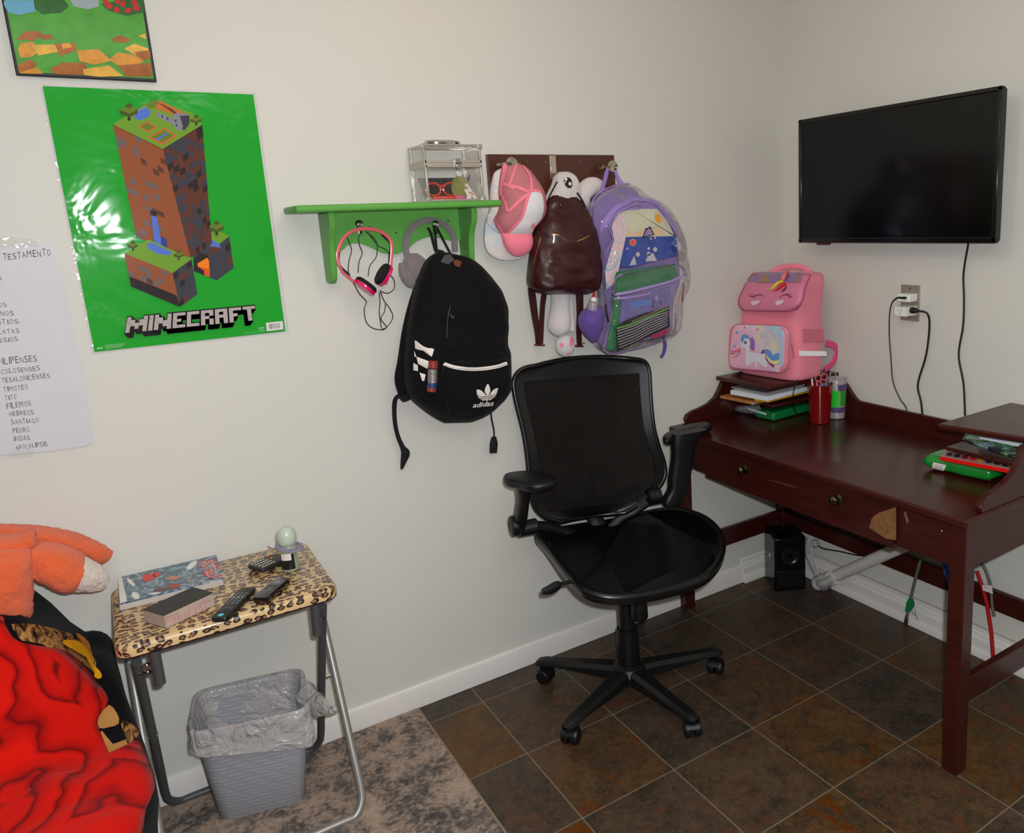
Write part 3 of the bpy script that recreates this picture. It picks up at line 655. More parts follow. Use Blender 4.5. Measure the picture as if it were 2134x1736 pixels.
m_ppr, m_blkink = cc('label_white', (220, 218, 214), **pk), cc('ink_black', (24, 24, 26), **pk)
dpoly(b, PS, [(553, 672.5), (588, 668.5), (590, 686), (555, 690)], m_ppr, up())
rnd = random.Random(2); x = 559
while x < 582:
    w_ = rnd.choice((.5, .9, 1.3)); dpoly(b, PS, [(x, 674.8-(x-559)*.1), (x+w_, 674.7-(x-559)*.1), (x+w_+.8, 685.5-(x-559)*.1), (x+.8, 685.6-(x-559)*.1)], m_blkink if x < 570 else cc('ink_grey', (150, 148, 150), **pk), up()); x += w_+rnd.choice((.5, .8, 1.1))
m_fine = cc('fine_print', (150, 200, 150), **pk)
for i in range(5): dpoly(b, PS, [(219, 718.5+i*1.9), (262-i*2.5, 714.7+i*1.9), (262-i*2.5, 715.3+i*1.9), (219, 719.1+i*1.9)], m_fine, up())
dpoly(b, PS, [(202, 724), (214, 722.8), (214, 726.2), (202, 727.3)], m_fine, up())
dpoly(b, PS, [(508, 693.6), (552, 689.6), (552, 690.2), (508, 694.2)], m_fine, up())
dpoly(b, PS, [(537, 682.5), (550, 681.3), (550.3, 683.3), (537.3, 684.5)], m_fine, up()); dpoly(b, PS, [(537.4, 686.8), (550.4, 685.6), (550.6, 687.2), (537.6, 688.4)], m_fine, up())
b.build('sheet', poster, smooth=40)
m_lam = clearplastic('laminate_film', (225, 225, 225), .93)
b = MB(); b.add([(x, psurf(x, z)-.0001, z) for x, z in ((-2.3865, 1.912), (-1.9275, 1.913), (-1.9255, 1.273), (-2.382, 1.273))], [(0, 1, 2, 3)], m_lam); b.v = [V((q.x, -.0012, q.z)) for q in b.v]
b.tube([(-1.928, -.003, 1.913), (-1.9265, -.003, 1.6), (-1.926, -.003, 1.273)], .0009, m_lam, smooth=2, seg=6)
b.build('laminate_margin', poster, smooth=None)

# --- handwritten list on two taped sheets
m_pap = mat('notebook_paper', (206, 204, 208), rough=.55, coat=.2, bump=.4, bscale=14, vary=.03, vscale=12, bdist=.006)
m_ink = mat('ink_pen', (62, 54, 58), rough=.7)
lst = thing('handwritten_list', 'taped white paper sheets with a handwritten list in capitals, left of the green poster', 'paper', (-2.47, -.002, 1.03))
ZL = mapz(0, 470, .2937)
b = MB(); SL = Plane(1, -.002, (0, -1, 0))
up1 = ZL([(-420, 165), (120, 145), (330, 120), (372, 138), (392, 165), (440, 350), (490, 600), (540, 850), (-420, 905)])
lo1 = ZL([(-420, 900), (430, 845), (540, 850), (560, 880), (600, 1120), (662, 1480), (655, 1540), (620, 1560), (400, 1595), (60, 1625), (-420, 1660)])
S_ = []
for nm, out, d_ in (('upper_sheet', up1, .0012), ('lower_sheet', lo1, .0020)):
    b = MB(); q = [SL.hit(*p)[0]+V((0, -d_, 0)) for p in out]; b.prism(q, (0, .0006, 0), m_pap); S_.append(b)
LN = [('MARCOS', -150, 20, 388, 386, 30, 0), ('LUCAS', -150, 2, 442, 440, 26, 0), ('HECHOS', -140, 58, 582, 574, 32, 0), ('ROMANOS', -135, 108, 648, 636, 32, 0), ('CORINTIOS', -150, 144, 712, 694, 33, 0), ('GALATAS', -75, 147, 776, 760, 32, 0), ('EFESIOS', -62, 136, 836, 818, 30, 0), ('TESTAMENTO', 26, 370, 245, 212, 46, 0),
      ('FILIPENSES', -14, 272, 990, 962, 44, 1), ('COLOSENSES', 12, 292, 1054, 1026, 32, 1), ('TESALONICENSES', 16, 362, 1118, 1078, 34, 1), ('TIMOTEO', 28, 208, 1178, 1160, 34, 1), ('TITO', 38, 126, 1238, 1230, 32, 1), ('FILEMÓN', 50, 226, 1300, 1280, 38, 1), ('HEBREOS', 70, 248, 1354, 1338, 32, 1), ('SANTIAGO', 82, 284, 1412, 1396, 32, 1), ('PEDRO', 93, 218, 1472, 1462, 32, 1), ('JUDAS', 94, 220, 1528, 1522, 32, 1), ('APOCALIPSIS', 116, 344, 1592, 1562, 32, 1)]
for s, xa, xb, ya, yb, h, k in LN:
    Sx = Plane(1, -.002-(.0012, .002)[k], (0, -1, 0))
    # every letter on its own, slightly uneven as in handwriting
    n = len(s); rr = random.Random(s); wds = [.45 if c in 'I' else (1.25 if c in 'M' else 1) for c in s]; tw = sum(wds); acc = 0
    for c, wd in zip(s, wds):
        u0, u1 = acc/tw, (acc+wd*.74)/tw; acc += wd
        x0_, x1_ = xa+(xb-xa)*u0, xa+(xb-xa)*u1; y0_, y1_ = ya+(yb-ya)*u0, ya+(yb-ya)*u1; j = rr.uniform(-2.5, 2.5); hh = h*rr.uniform(.9, 1.1); sl = -6
        q = [(x0_+sl, y0_-hh+j), (x1_+sl, y1_-hh+j), (x1_, y1_+j), (x0_, y0_+j)]
        if c == 'I': dline(S_[k], Sx, ZL([((x0_+x1_)/2+sl, y0_-hh+j), ((x0_+x1_)/2, y0_+j)]), .0016, m_ink, .0004)
        else: dtext(S_[k], Sx, c, ZL(q), m_ink, .0004, bold=-.008)
S_[0].build('upper_sheet', lst, smooth=None); S_[1].build('lower_sheet', lst, smooth=None)
b = MB(); m_tape = clearplastic('sticky_tape', (225, 225, 225), .85)
b.poly([SL.hit(*p)[0]+V((0, -.0026, 0)) for p in ZL([(-420, 90), (80, 75), (270, 105), (275, 150), (-420, 185)])], m_tape)
b.build('tape', lst, smooth=None); b = MB()
b.poly([SL.hit(*p)[0]+V((0, -.0034, 0)) for p in ZL([(60, 1600), (240, 1580), (235, 1640), (70, 1650)])], m_tape); b.build('tape', lst, smooth=None)

# ================================================================== GREEN WALL SHELF AND WHAT HANGS ON IT
m_grn = mat('green_paint', (92, 160, 70), rough=.42, spec=.25, coat=.08, coatr=.15, bump=.15, bscale=60, vary=.05, vscale=20)
shelf = thing('wall_shelf', 'green painted wooden wall shelf with two curved brackets and hook rail', 'shelf', (-1.61, -.01, 1.4))
b = MB(); b.bb((-1.897, -.162, 1.597), (-1.318, 0, 1.616), m_grn); b.build('shelf_board', shelf, bevel=.007, bseg=3)
def br(x):
    pf = [(0, 1.597), (-.122, 1.597), (-.122, 1.575), (-.116, 1.555), (-.1, 1.535), (-.088, 1.515), (-.082, 1.49), (-.078, 1.46), (-.072, 1.432), (-.062, 1.412), (-.048, 1.403), (0, 1.403)]
    b = MB(); b.prism([(x-.009, y, z) for y, z in pf], (.018, 0, 0), m_grn); b.build('bracket', shelf, bevel=.004, bseg=3)
br(-1.800); br(-1.392)
b = MB(); pz = [(-1.795, 1.597), (-1.397, 1.597), (-1.397, 1.503)]
for x, z in c2([(-1.397, 1.503), (-1.43, 1.502), (-1.465, 1.512), (-1.5, 1.517), (-1.54, 1.505), (-1.565, 1.487), (-1.6, 1.472), (-1.635, 1.475), (-1.66, 1.488), (-1.70, 1.507), (-1.735, 1.508), (-1.76, 1.49), (-1.795, 1.477)], 4)[1:]: pz.append((x, z))
b.prism([(x, -.016, z) for x, z in pz], (0, .015, 0), m_grn)
for px, py in ((771, 473), (826, 485), (934, 460)):
    c = P(px, py, 1, -.0165); b.prism([(c.x+.0032*cos(a), -.0168, c.z+.0032*sin(a)) for a in [k*pi/5 for k in range(10)]], (0, .0006, 0), m_slot)
b.build('hook_rail', shelf, bevel=.002)
m_chr = mat('chrome', (200, 196, 190), rough=.12, metal=1)
for px in (748, 906):
    c = P(px, 472, 1, -.04)
    b = MB(); b.tube([(c.x, -.016, c.z), (c.x, -.036, c.z+.002), (c.x, -.046, c.z+.006)], .0045, m_chr)
    b.lathe([(.001, -.003), (.009, 0), (.0115, .004), (.009, .009), (.002, .011)], m_chr, (c.x, -.045, c.z+.007), (0, -1, .25), 18)
    b.tube([(c.x+.003, -.018, c.z-.012), (c.x+.003, -.03, c.z-.022), (c.x+.003, -.042, c.z-.02), (c.x+.003, -.046, c.z-.01)], .0035, m_chr); b.build('hook', shelf)
# acrylic case on the shelf
m_acr = clearplastic('clear_acrylic', (200, 196, 190), .985, .03)
m_alu = mat('aluminium', (196, 190, 182), rough=.3, metal=.85)
case = thing('acrylic_case', 'clear acrylic case with metal edges standing on the right of the green shelf', 'case', (-1.45, -.08, 1.616))
x0, x1, ya, yb, z0, z1 = -1.536, -1.37, -.145, -.015, 1.616, 1.775; zm = z0+.095
b = MB()
for x in (x0, x1): b.bb((x-.0012, ya, z0), (x+.0012, yb, z1), m_acr)
for y in (ya, yb): b.bb((x0, y-.0012, z0), (x1, y+.0012, z1), m_acr)
b.bb((x0, ya, z1-.002), (x1, yb, z1), m_acr); b.build('panels', case, smooth=None)
b = MB(); t_ = .003
for x in (x0, x1):
    for y in (ya, yb): b.bb((x-t_, y-t_, z0), (x+t_, y+t_, z1), m_alu)
    for z in (z0+t_, z1-t_): b.bb((x-t_, ya, z-t_), (x+t_, yb, z+t_), m_alu)
for y in (ya, yb):
    for z in (z0+t_, z1-t_): b.bb((x0, y-t_, z-t_), (x1, y+t_, z+t_), m_alu)
b.build('edge_frame', case, bevel=.001)
b = MB(); m_band = mat('ribbed_aluminium', (186, 178, 166), rough=.38, metal=.6)
for k, (h0, h1, o_) in enumerate(((0, .005, .003), (.005, .012, .0022), (.012, .02, .003))):
    b.bb((x0-o_, ya-o_, zm+h0), (x1+o_, ya+.001, zm+h1), m_band); b.bb((x0-o_, ya, zm+h0), (x0+.001, yb, zm+h1), m_band); b.bb((x1-.001, ya, zm+h0), (x1+o_, yb, zm+h1), m_band); b.bb((x0, yb-.001, zm+h0), (x1, yb+o_, zm+h1), m_band)
b.build('lid_band', case, bevel=.0008)
b = MB(); cx = (x0+x1)/2+.01
b.bb((cx-.009, ya-.009, zm+.0), (cx+.009, ya-.002, zm+.024), m_chr); b.bb((cx-.007, ya-.013, zm-.006), (cx+.007, ya-.007, zm+.016), m_chr); b.tube([(cx-.009, ya-.011, zm+.012), (cx+.009, ya-.011, zm+.012)], .004, m_chr, smooth=1); b.build('latch', case, bevel=.0015)
for x in (x0, x1):
    for z in (z0+.006, z1-.006):
        b = MB(); b.box((x, ya-.001, z), (.014, .01, .014), m_alu); b.lathe([(.003, 0), (.002, .002)], m_chr, (x, ya-.006, z), (0, -1, 0), 10); b.build('corner_cap', case, bevel=.003)
b = MB(); b.tube([(cx-.012+.047*cos(a), -.08+.024*sin(a), z1+.011+.004*sin(a)) for a in [2*pi*k/20 for k in range(20)]], .0058, m_chr, smooth=2, wrap=True)
for s in (-1, 1): b.tube([(cx-.012+s*.03, -.08, z1), (cx-.012+s*.036, -.08, z1+.008)], .004, m_chr, smooth=1)
b.build('handle', case)
# what the case holds
b = MB(); b.prism([(-1.523, -.04, 1.688), (-1.40, -.04, 1.688), (-1.408, -.036, 1.622), (-1.502, -.036, 1.622)], (0, .01, 0), mat('black_card', (34, 32, 30), .4))
tag(b.build('black_card_wallet', bevel=.001), 'black card standing at the back inside the clear case', 'card')
m_rg = clearplastic('red_lens_frame', (205, 40, 20), .35)
m_rg2 = mat('translucent_red', (196, 48, 24), rough=.15, coat=.5)
b = MB()
for cx_ in (-1.492, -1.44):
    b.tube([(cx_+.022*cos(a), -.07, 1.653+.018*sin(a)) for a in [2*pi*k/14 for k in range(14)]], .0035, m_rg2, smooth=2, wrap=True)
b.tube([(-1.472, -.07, 1.66), (-1.466, -.073, 1.664), (-1.46, -.07, 1.66)], .003, m_rg2)
for x in (-1.515, -1.418): b.tube([(x, -.07, 1.658), (x-.0, -.045, 1.654), (x+.004, -.03, 1.64)], .0025, m_rg2)
tag(b.build('toy_glasses'), 'shiny red toy glasses inside the clear case', 'glasses')
b = MB(); b.tube([(-1.512, -.11, 1.6265), (-1.496, -.112, 1.6262), (-1.455, -.118, 1.6255), (-1.444, -.12, 1.625)], [.004, .0065, .0065, .004], m_rg2, smooth=3)
tag(b.build('red_tube'), 'small red tube lying at the bottom left inside the clear case', 'tube')
b = MB(); b.sphere((-1.425, -.1, 1.627), .008, mat('pink_plastic', (214, 90, 140), .3), (2.6, 1, .9)); tag(b.build('pink_clip'), 'pink hair clip lying at the bottom inside the clear case', 'clip')
b = MB(); b.prism([(-1.418+.026*cos(a), -.09+.0, 1.656+.034*sin(a)) for a in [2*pi*k/24 for k in range(24)]], (0, .003, 0), clearplastic('olive_film', (150, 150, 70), .45))
tag(b.build('oval_tag'), 'olive see-through oval disc leaning in the clear case', 'disc')
t = thing('paper_sticker_sheet', 'white paper with red dots and branch shapes, at the right inside the clear case', 'paper', (-1.39, -.08, 1.618))
b = MB(); b.prism([(-1.408, -.125, 1.620), (-1.377, -.12, 1.620), (-1.387, -.06, 1.66), (-1.399, -.05, 1.705), (-1.412, -.05, 1.705), (-1.405, -.09, 1.65)], (.0, .0012, .001), mat('white_card', (235, 235, 230), .5)); b.build('sheet', t)
for x, y, z in ((-1.395, -.121, 1.626), (-1.389, -.11, 1.636), (-1.399, -.12, 1.64), (-1.398, -.092, 1.655)): b = MB(); b.sphere((x, y, z), .0026, m_rg2, seg=10); b.build('red_dot', t)
m_mar = mat('maroon', (84, 20, 32), .5)
for s in (-1, 1): b = MB(); b.tube([(-1.391, -.075, 1.668), (-1.391+s*.008, -.08, 1.682), (-1.391+s*.012, -.08, 1.694)], .0014, m_mar, smooth=1); b.tube([(-1.391+s*.006, -.078, 1.678), (-1.391+s*.002, -.08, 1.688)], .0012, m_mar, smooth=1); b.build('branch_mark', t)

# pink headphones
m_pk, m_hot = mat('coral_band', (226, 96, 108), .3, coat=.3), mat('hot_pink', (222, 26, 104), .22, coat=.5)
m_cush = mat('black_foam', (18, 17, 18), rough=.85, bump=.4, bscale=400)
Z2 = mapz(580, 260, .26498)
def W2(pts, w): return [P(x, y, 1, -w) for x, y in Z2(pts)]
t = thing('headphones', 'pink and black headphones hanging by the band on the green shelf, cord dangling', 'headphones', P(762, 600, 1, -.05))
b = MB(); b.tube(W2([(480, 1110), (463, 1040), (472, 980), (505, 905), (560, 850), (630, 822), (700, 818), (770, 828), (840, 862), (885, 915), (893, 985), (888, 1060), (878, 1140)], .055), .0048, m_pk, flat=.5, smooth=8, up=(0, 1, 0)); b.build('headband', t)
b = MB(); b.tube(W2([(812, 862), (850, 895), (880, 928), (884, 975), (876, 1040), (874, 1090)], .05), .0034, m_blk); b.build('slider', t); b = MB(); b.tube(W2([(478, 1000), (480, 1100), (560, 1180)], .05), .003, m_cord); b.build('slider', t)
b = MB(); b.tube(W2([(480, 1105), (510, 1160), (560, 1205), (620, 1250), (680, 1285), (740, 1330)], .06), .0045, m_pk, flat=.5); b.build('arm', t); b = MB(); b.tube(W2([(878, 1130), (870, 1190), (845, 1255)], .06), .0045, m_pk, flat=.5); b.build('arm', t)
def cup(a, e, r, m1):
    a, e = [P(*Z2([q])[0], 1, -.062) for q in (a, e)]; ax = (e-a).normalized()
    b = MB(); b.lathe([(r*.5, 0), (r*.95, .002), (r, .006), (r, .012)], m_hot, a, ax, 24); b.build('earcup', t)
    b = MB(); b.lathe([(r*.95, .012), (r*1.0, .018), (r*.85, .024), (r*.4, .022)], m_cush, a, ax, 24); b.build('cushion', t)
cup((664, 1296), (735, 1205), .034, 0); cup((858, 1195), (778, 1150), .034, 0)
b = MB()
for q in ([(560, 850), (542, 880), (560, 930), (576, 990), (555, 1080), (553, 1165), (590, 1240), (640, 1330), (692, 1390), (676, 1450), (690, 1545), (735, 1595), (800, 1612), (845, 1600), (900, 1520), (880, 1450), (830, 1380), (800, 1300)],
          [(660, 845), (632, 890), (640, 950), (660, 1010), (635, 1080), (628, 1165)], [(690, 840), (760, 900), (778, 960), (770, 1040), (720, 1110), (708, 1190)], [(700, 840), (780, 945), (850, 985), (880, 1030)],
          [(795, 1320), (800, 1400), (795, 1480), (812, 1600)], [(880, 1175), (912, 1230), (910, 1290), (860, 1325), (810, 1310)], [(845, 1400), (835, 1470), (808, 1525), (850, 1590), (812, 1608)]):
    b.tube(W2(q, .042), .0013, m_cord, seg=6)
b.build('cord', t)
# grey ear muffs
m_grey = mat('grey_fleece', (128, 118, 120), rough=.95, sheen=.6, bump=.9, bscale=500)
t = thing('earmuffs', 'grey fleece earmuffs hanging behind the black backpack on the green shelf', 'earmuffs', P(880, 600, 1, -.03))
b = MB(); b.tube(W2([(1030, 1080), (1005, 990), (1010, 890), (1050, 810), (1120, 765), (1200, 750), (1290, 775), (1360, 840), (1385, 910), (1390, 1000)], .028), .0095, m_grey, seg=14, smooth=8); b.build('headband', t)
b = MB(); puff(b, [(Z2([(1010, 1010)])[0], Z2([(1090, 1010)])[0], .012, .01), (Z2([(985, 1060)])[0], Z2([(1155, 1060)])[0], .024, .02), (Z2([(980, 1120)])[0], Z2([(1170, 1120)])[0], .03, .02), (Z2([(1000, 1180)])[0], Z2([(1170, 1190)])[0], .03, .02), (Z2([(1030, 1240)])[0], Z2([(1150, 1240)])[0], .02, .016), (Z2([(1060, 1280)])[0], Z2([(1120, 1280)])[0], .006, .005)], m_grey, w=.032, wr=.003); b.build('ear_pad', t)
b = MB(); b.tube(W2([(965, 1085), (985, 1160), (1030, 1235), (1075, 1270)], .05), [.006, .014, .015, .008], m_grey, seg=14); b.build('ear_pad', t)
# ================================================================== BLACK BACKPACK
m_bk = mat('black_canvas', (14, 13, 14), rough=.9, spec=.2, sheen=.06, bump=.5, bscale=700, vary=.15, vscale=30)
m_bk2 = mat('black_webbing', (14, 13, 14), rough=.8, bump=.5, bscale=900)
m_wht = mat('white_vinyl', (222, 214, 206), rough=.5)
bag = thing('backpack', 'black sports backpack with white logo and white zip, hanging from the green shelf', 'backpack', P(950, 880, 1, -.06), None)
b = MB(); rows = [((918, 524), (950, 530), .008, .01), ((902, 531), (978, 538), .025, .03), ((888, 546), (1000, 556), .045, .05), ((877, 570), (1022, 580), .062, .06), ((866, 600), (1040, 604), .072, .07), ((857, 635), (1051, 636), .08, .075), ((849, 680), (1052, 675), .085, .078), ((845, 720), (1052, 712), .088, .08), ((842, 750), (1058, 738), .09, .08), ((842, 780), (1057, 775), .09, .08), ((846, 810), (1060, 806), .085, .078), ((858, 832), (1048, 826), .075, .072), ((880, 852), (1028, 848), .06, .06), ((902, 868), (1008, 866), .04, .04), ((924, 880), (985, 878), .012, .012)]
puff(b, rows, m_bk, w=.085, wr=.012, wsc=11, p=2.9, k=5); body = b
b.build('body', bag, smooth=180)
SB = Surf(body)
b = MB(); pr_ = [((925, 752), (1050, 745), .002, .0), ((922, 758), (1058, 748), .022, .0), ((922, 775), (1060, 762), .03, .0), ((924, 810), (1062, 795), .032, .0), ((930, 835), (1050, 822), .028, .0), ((935, 855), (1030, 846), .016, 0), ((942, 866), (1012, 862), .002, 0)]
puff(b, [((r[0]), (r[1]), r[2], .03) for r in pr_], m_bk, w=.158, wr=.006, wsc=18, p=3.4, n=36); pock = b; b.build('front_pocket', bag, smooth=180)
SPk = Surf(pock)
Z4 = mapz(800, 480, .2995)
b = MB(); dline(b, SPk, [(923, 757), (935, 762), (950, 766), (975, 769), (1005, 768.5), (1035, 764), (1056, 757)], .0105, m_wht, .0022); dline(b, SPk, [(928, 762), (950, 767.5), (990, 770), (1030, 766), (1054, 758.5)], .0018, mat('zip_teeth', (150, 140, 140), .5), .003)
b.tube([(lambda h: h[0]+h[1]*.004)(SPk.hit(*p)) for p in ((926, 762), (926, 776), (924, 783))], .0022, m_bk2); b.build('zipper', bag)
b = MB()
for q in ([(218, 765), (348, 828), (335, 878), (222, 822)], [(230, 878), (320, 912), (302, 962), (240, 928)], [(250, 990), (290, 1003), (280, 1047), (266, 1046)], [(216, 838), (230, 878), (216, 880)], [(210, 922), (238, 938), (240, 980), (208, 972)]): dfan(b, SB, Z4(q), m_wht, .0025, 4)
b.build('side_stripes', bag)
# leaf mark and word on the pocket
b = MB()
def leaf(c, pts): dfan(b, SPk, Z4(pts), m_wht, .002, 3)
leaf(0, c2([(722, 1068), (736, 1095), (738, 1120), (728, 1142), (712, 1142), (700, 1115), (706, 1092)], 3, True))
leaf(0, c2([(646, 1108), (672, 1112), (692, 1128), (702, 1146), (652, 1146), (645, 1126)], 3, True)); leaf(0, c2([(792, 1096), (786, 1122), (778, 1136), (740, 1142), (748, 1122), (764, 1106)], 3, True))
for q in ([(650, 1151), (782, 1140), (778, 1147), (654, 1159)], [(658, 1164), (774, 1153), (768, 1160), (664, 1170)], [(670, 1174), (762, 1165), (752, 1172), (682, 1180)], [(686, 1184), (700, 1182), (700, 1170), (690, 1170)], [(730, 1182), (744, 1178), (740, 1168), (730, 1168)], [(708, 1184), (722, 1183), (722, 1168), (708, 1168)]): dpoly(b, SPk, Z4(q), m_wht, .0021)
dtext(b, SPk, 'adidas', Z4([(622, 1199), (766, 1182), (758, 1218), (616, 1233)]), m_wht, .002, bold=.02, shear=.15); b.build('logo', bag)
b = MB(); fl = P(905, 470, 1, -.05)
b.tube([fl+V((-.002, 0, .001)), P(907, 490, 1, -.06), P(911, 525, 1, -.075), P(916, 545, 1, -.095)], .0052, m_bk2, flat=.6); b.tube([fl+V((.004, 0, .001)), P(924, 500, 1, -.065), P(938, 527, 1, -.08), P(950, 548, 1, -.1)], .0052, m_bk2, flat=.6)
b.tube([P(892, 474, 1, -.05), P(898, 486, 1, -.052), P(903, 505, 1, -.06), P(907, 520, 1, -.07)], .004, m_bk2); b.tube([P(906, 522, 1, -.085), P(922, 525, 1, -.095), P(935, 537, 1, -.105), P(955, 545, 1, -.1), P(975, 546, 1, -.09)], .0055, m_bk2, flat=.6); b.build('hanging_loop', bag)
b = MB(); dfan(b, SB, [(918, 547), (926, 533), (938, 532), (946, 543), (934, 552)], mat('grey_lining', (74, 72, 80), .8, vary=.3, vscale=80), .003, 3); dfan(b, SB, [(944, 546), (950, 542), (962, 547), (958, 558), (948, 555)], mat('rust_lining', (112, 62, 38), .8), .003, 3); b.build('lining', bag)
b = MB(); b.tube([P(897, 545, 1, -.07), P(872, 610, 1, -.07), P(854, 680, 1, -.075), P(843, 750, 1, -.08), P(836, 790, 1, -.08), P(842, 825, 1, -.08)], [.008, .018, .02, .02, .019, .014], m_bk, flat=.45, seg=14, up=(0, 1, 0))
b.tube([P(843, 822, 1, -.08), P(847, 834, 1, -.08)], [.02, .012], m_bk2, smooth=1); b.build('shoulder_strap', bag)
b = MB(); b.tube([P(838, 822, 1, -.07), P(826, 829, 1, -.05), P(822, 845, 1, -.04), P(823, 878, 1, -.03), P(829, 908, 1, -.025), P(839, 932, 1, -.02), P(845, 945, 1, -.02), P(841, 962, 1, -.02), P(837, 978, 1, -.02)], [.007, .007, .007, .0065, .0065, .008, .014, .0095, .004], m_bk2, flat=.35, up=(0, 1, 0))
b.tube([P(1023, 845, 1, -.06), P(1024, 870, 1, -.04), P(1029, 895, 1, -.03), P(1030, 912, 1, -.025)], .0045, m_bk2, flat=.5); b.tube([P(1029, 910, 1, -.025), P(1029, 925, 1, -.025), P(1028, 944, 1, -.025)], [.008, .0145, .013], m_bk2, flat=.35, smooth=2, up=(0, 1, 0)); b.build('strap_tail', bag)
b = MB(); dline(b, SB, [(938, 637), (932, 670), (931, 705)], .0016, mat('grey_zip', (70, 70, 74), .5), .002); b.tube([(lambda h: h[0]+h[1]*.003)(SB.hit(*p)) for p in ((938, 655), (943, 662), (946, 658))], .002, mat('grey_zip', (70, 70, 74), .5)); b.build('side_zip', bag)
t = thing('lip_balm', 'small red, silver and blue tube hanging on the front of the black backpack', 'tube', P(901, 815, 1, -.17))
q = [P(903, y, 1, -.19) for y in (752, 768, 769, 797, 798, 807, 808, 816)]; q = [V((a.x-.006*i/7, a.y, a.z)) for i, a in enumerate(q)]
def seg(i, j, m, r):
    b = MB(); b.tube([q[i], q[j]], r, m, smooth=1, seg=18); return b
seg(0, 1, mat('brick_red', (140, 48, 36), .4), .0135).build('cap', t, bevel=.002); seg(2, 3, mat('silver_foil', (150, 140, 140), .35, metal=.7, bump=1, bscale=260), .0135).build('label', t); seg(3, 5, mat('label_blue', (30, 62, 120), .35), .0134).build('blue_band', t); seg(5, 7, mat('brick_red', (140, 48, 36), .4), .013).build('base', t, bevel=.002)

# ================================================================== HOOK BOARD, CAPS
m_brd = mat('brown_board', (74, 36, 22), rough=.35, coat=.2, coatr=.2, vary=.15, vscale=12)
rack = thing('hook_board', 'dark brown wooden board with chrome coat hooks fixed on the wall right of the shelf', 'coat rack', (-1.056, -.01, 1.6))
b = MB(); b.bb((-1.289, -.02, 1.604), (-.823, -.001, 1.759), m_brd)
for px, py in ((1100, 337), (1137, 337), (1207, 334)):
    c = P(px, py, 1, -.0205); b.prism([(c.x+.003*cos(a), -.0207, c.z+.003*sin(a)) for a in [k*pi/5 for k in range(10)]], (0, .0006, 0), mat('screw_dull', (120, 96, 70), .5))
b.build('board', rack, bevel=.002)
m_knob = mat('knob_chrome', (190, 180, 160), rough=.16, metal=1)
for px, py in ((1066, 341), (1276, 347)):
    c = P(px, py, 1, -.07)
    b = MB(); b.lathe([(.011, -.052), (.006, -.046), (.0055, -.004), (.014, -.003), (.0185, 0), (.0195, .003), (.018, .006), (.006, .0085), (.001, .009)], m_knob, c, (0, -1, 0), 28); b.build('hook_knob', rack)
b = MB(); a0, a1 = P(1151, 324, 1, -.021), P(1151, 374, 1, -.021); b.bb((a0.x-.0115, -.0235, a1.z), (a0.x+.0115, -.02, a0.z), m_knob); b.tube([(a0.x, -.022, a1.z+.004), (a0.x, -.04, a1.z-.006), (a0.x, -.055, a1.z-.004), (a0.x, -.06, a1.z+.006)], .005, m_knob)
b.bb((a0.x-.005, -.03, 1.66), (a0.x+.005, -.02, a1.z+.004), m_knob); b.build('metal_hook', rack, bevel=.0015)

Z3 = mapz(990, 300, .2707)
def R3z(rows): return [(Z3([a])[0], Z3([c])[0])+tuple(r) for a, c, *r in rows]
# pale tie-dye cap, behind
m_td = mat('tie_dye', (214, 206, 206), rough=.8, bump=.3, bscale=500)
g = NT(m_td); g.xyz(); g.color(g.ramp(g.noise(11, 4, None, 1.2), [(.34, (196, 206, 222)), (.46, (222, 216, 214)), (.58, (228, 206, 204)), (.68, (232, 214, 158)), (.76, (216, 176, 182))]))
cap2 = thing('baseball_cap', 'pale tie-dye cap hanging behind the pink cap', 'cap', P(1040, 540, 1, -.03))
b = MB(); puff(b, R3z([((190, 190), (240, 188), .004, .004), ((150, 220), (290, 215), .012, .015), ((130, 290), (330, 290), .02, .02), ((118, 370), (340, 370), .025, .022), ((116, 440), (370, 440), .028, .022), ((112, 500), (380, 500), .03, .02), ((95, 560), (390, 560), .02, .014)]), m_td, w=.028, n=32); b.build('crown', cap2)
b = MB(); puff(b, R3z([((95, 540), (300, 540), .006, .004), ((78, 600), (360, 600), .012, .006), ((66, 690), (420, 690), .016, .006), ((70, 770), (425, 770), .014, .006), ((100, 840), (420, 830), .01, .005), ((160, 882), (380, 875), .006, .004), ((220, 898), (310, 897), .002, .002)]), m_td, w=.036, n=32, p=3.5); brim2 = b; b.build('brim', cap2)
b = MB(); dline(b, Surf(brim2), Z3([(90, 565), (100, 620), (150, 665), (210, 700)]), .0016, mat('grey_seam', (128, 128, 140), .7), .002); b.tube([P(*p, 1, -.05) for p in Z3([(170, 165), (195, 158), (215, 175)])], .005, m_chr, smooth=3, flat=.5); b.build('strap_buckle', cap2)
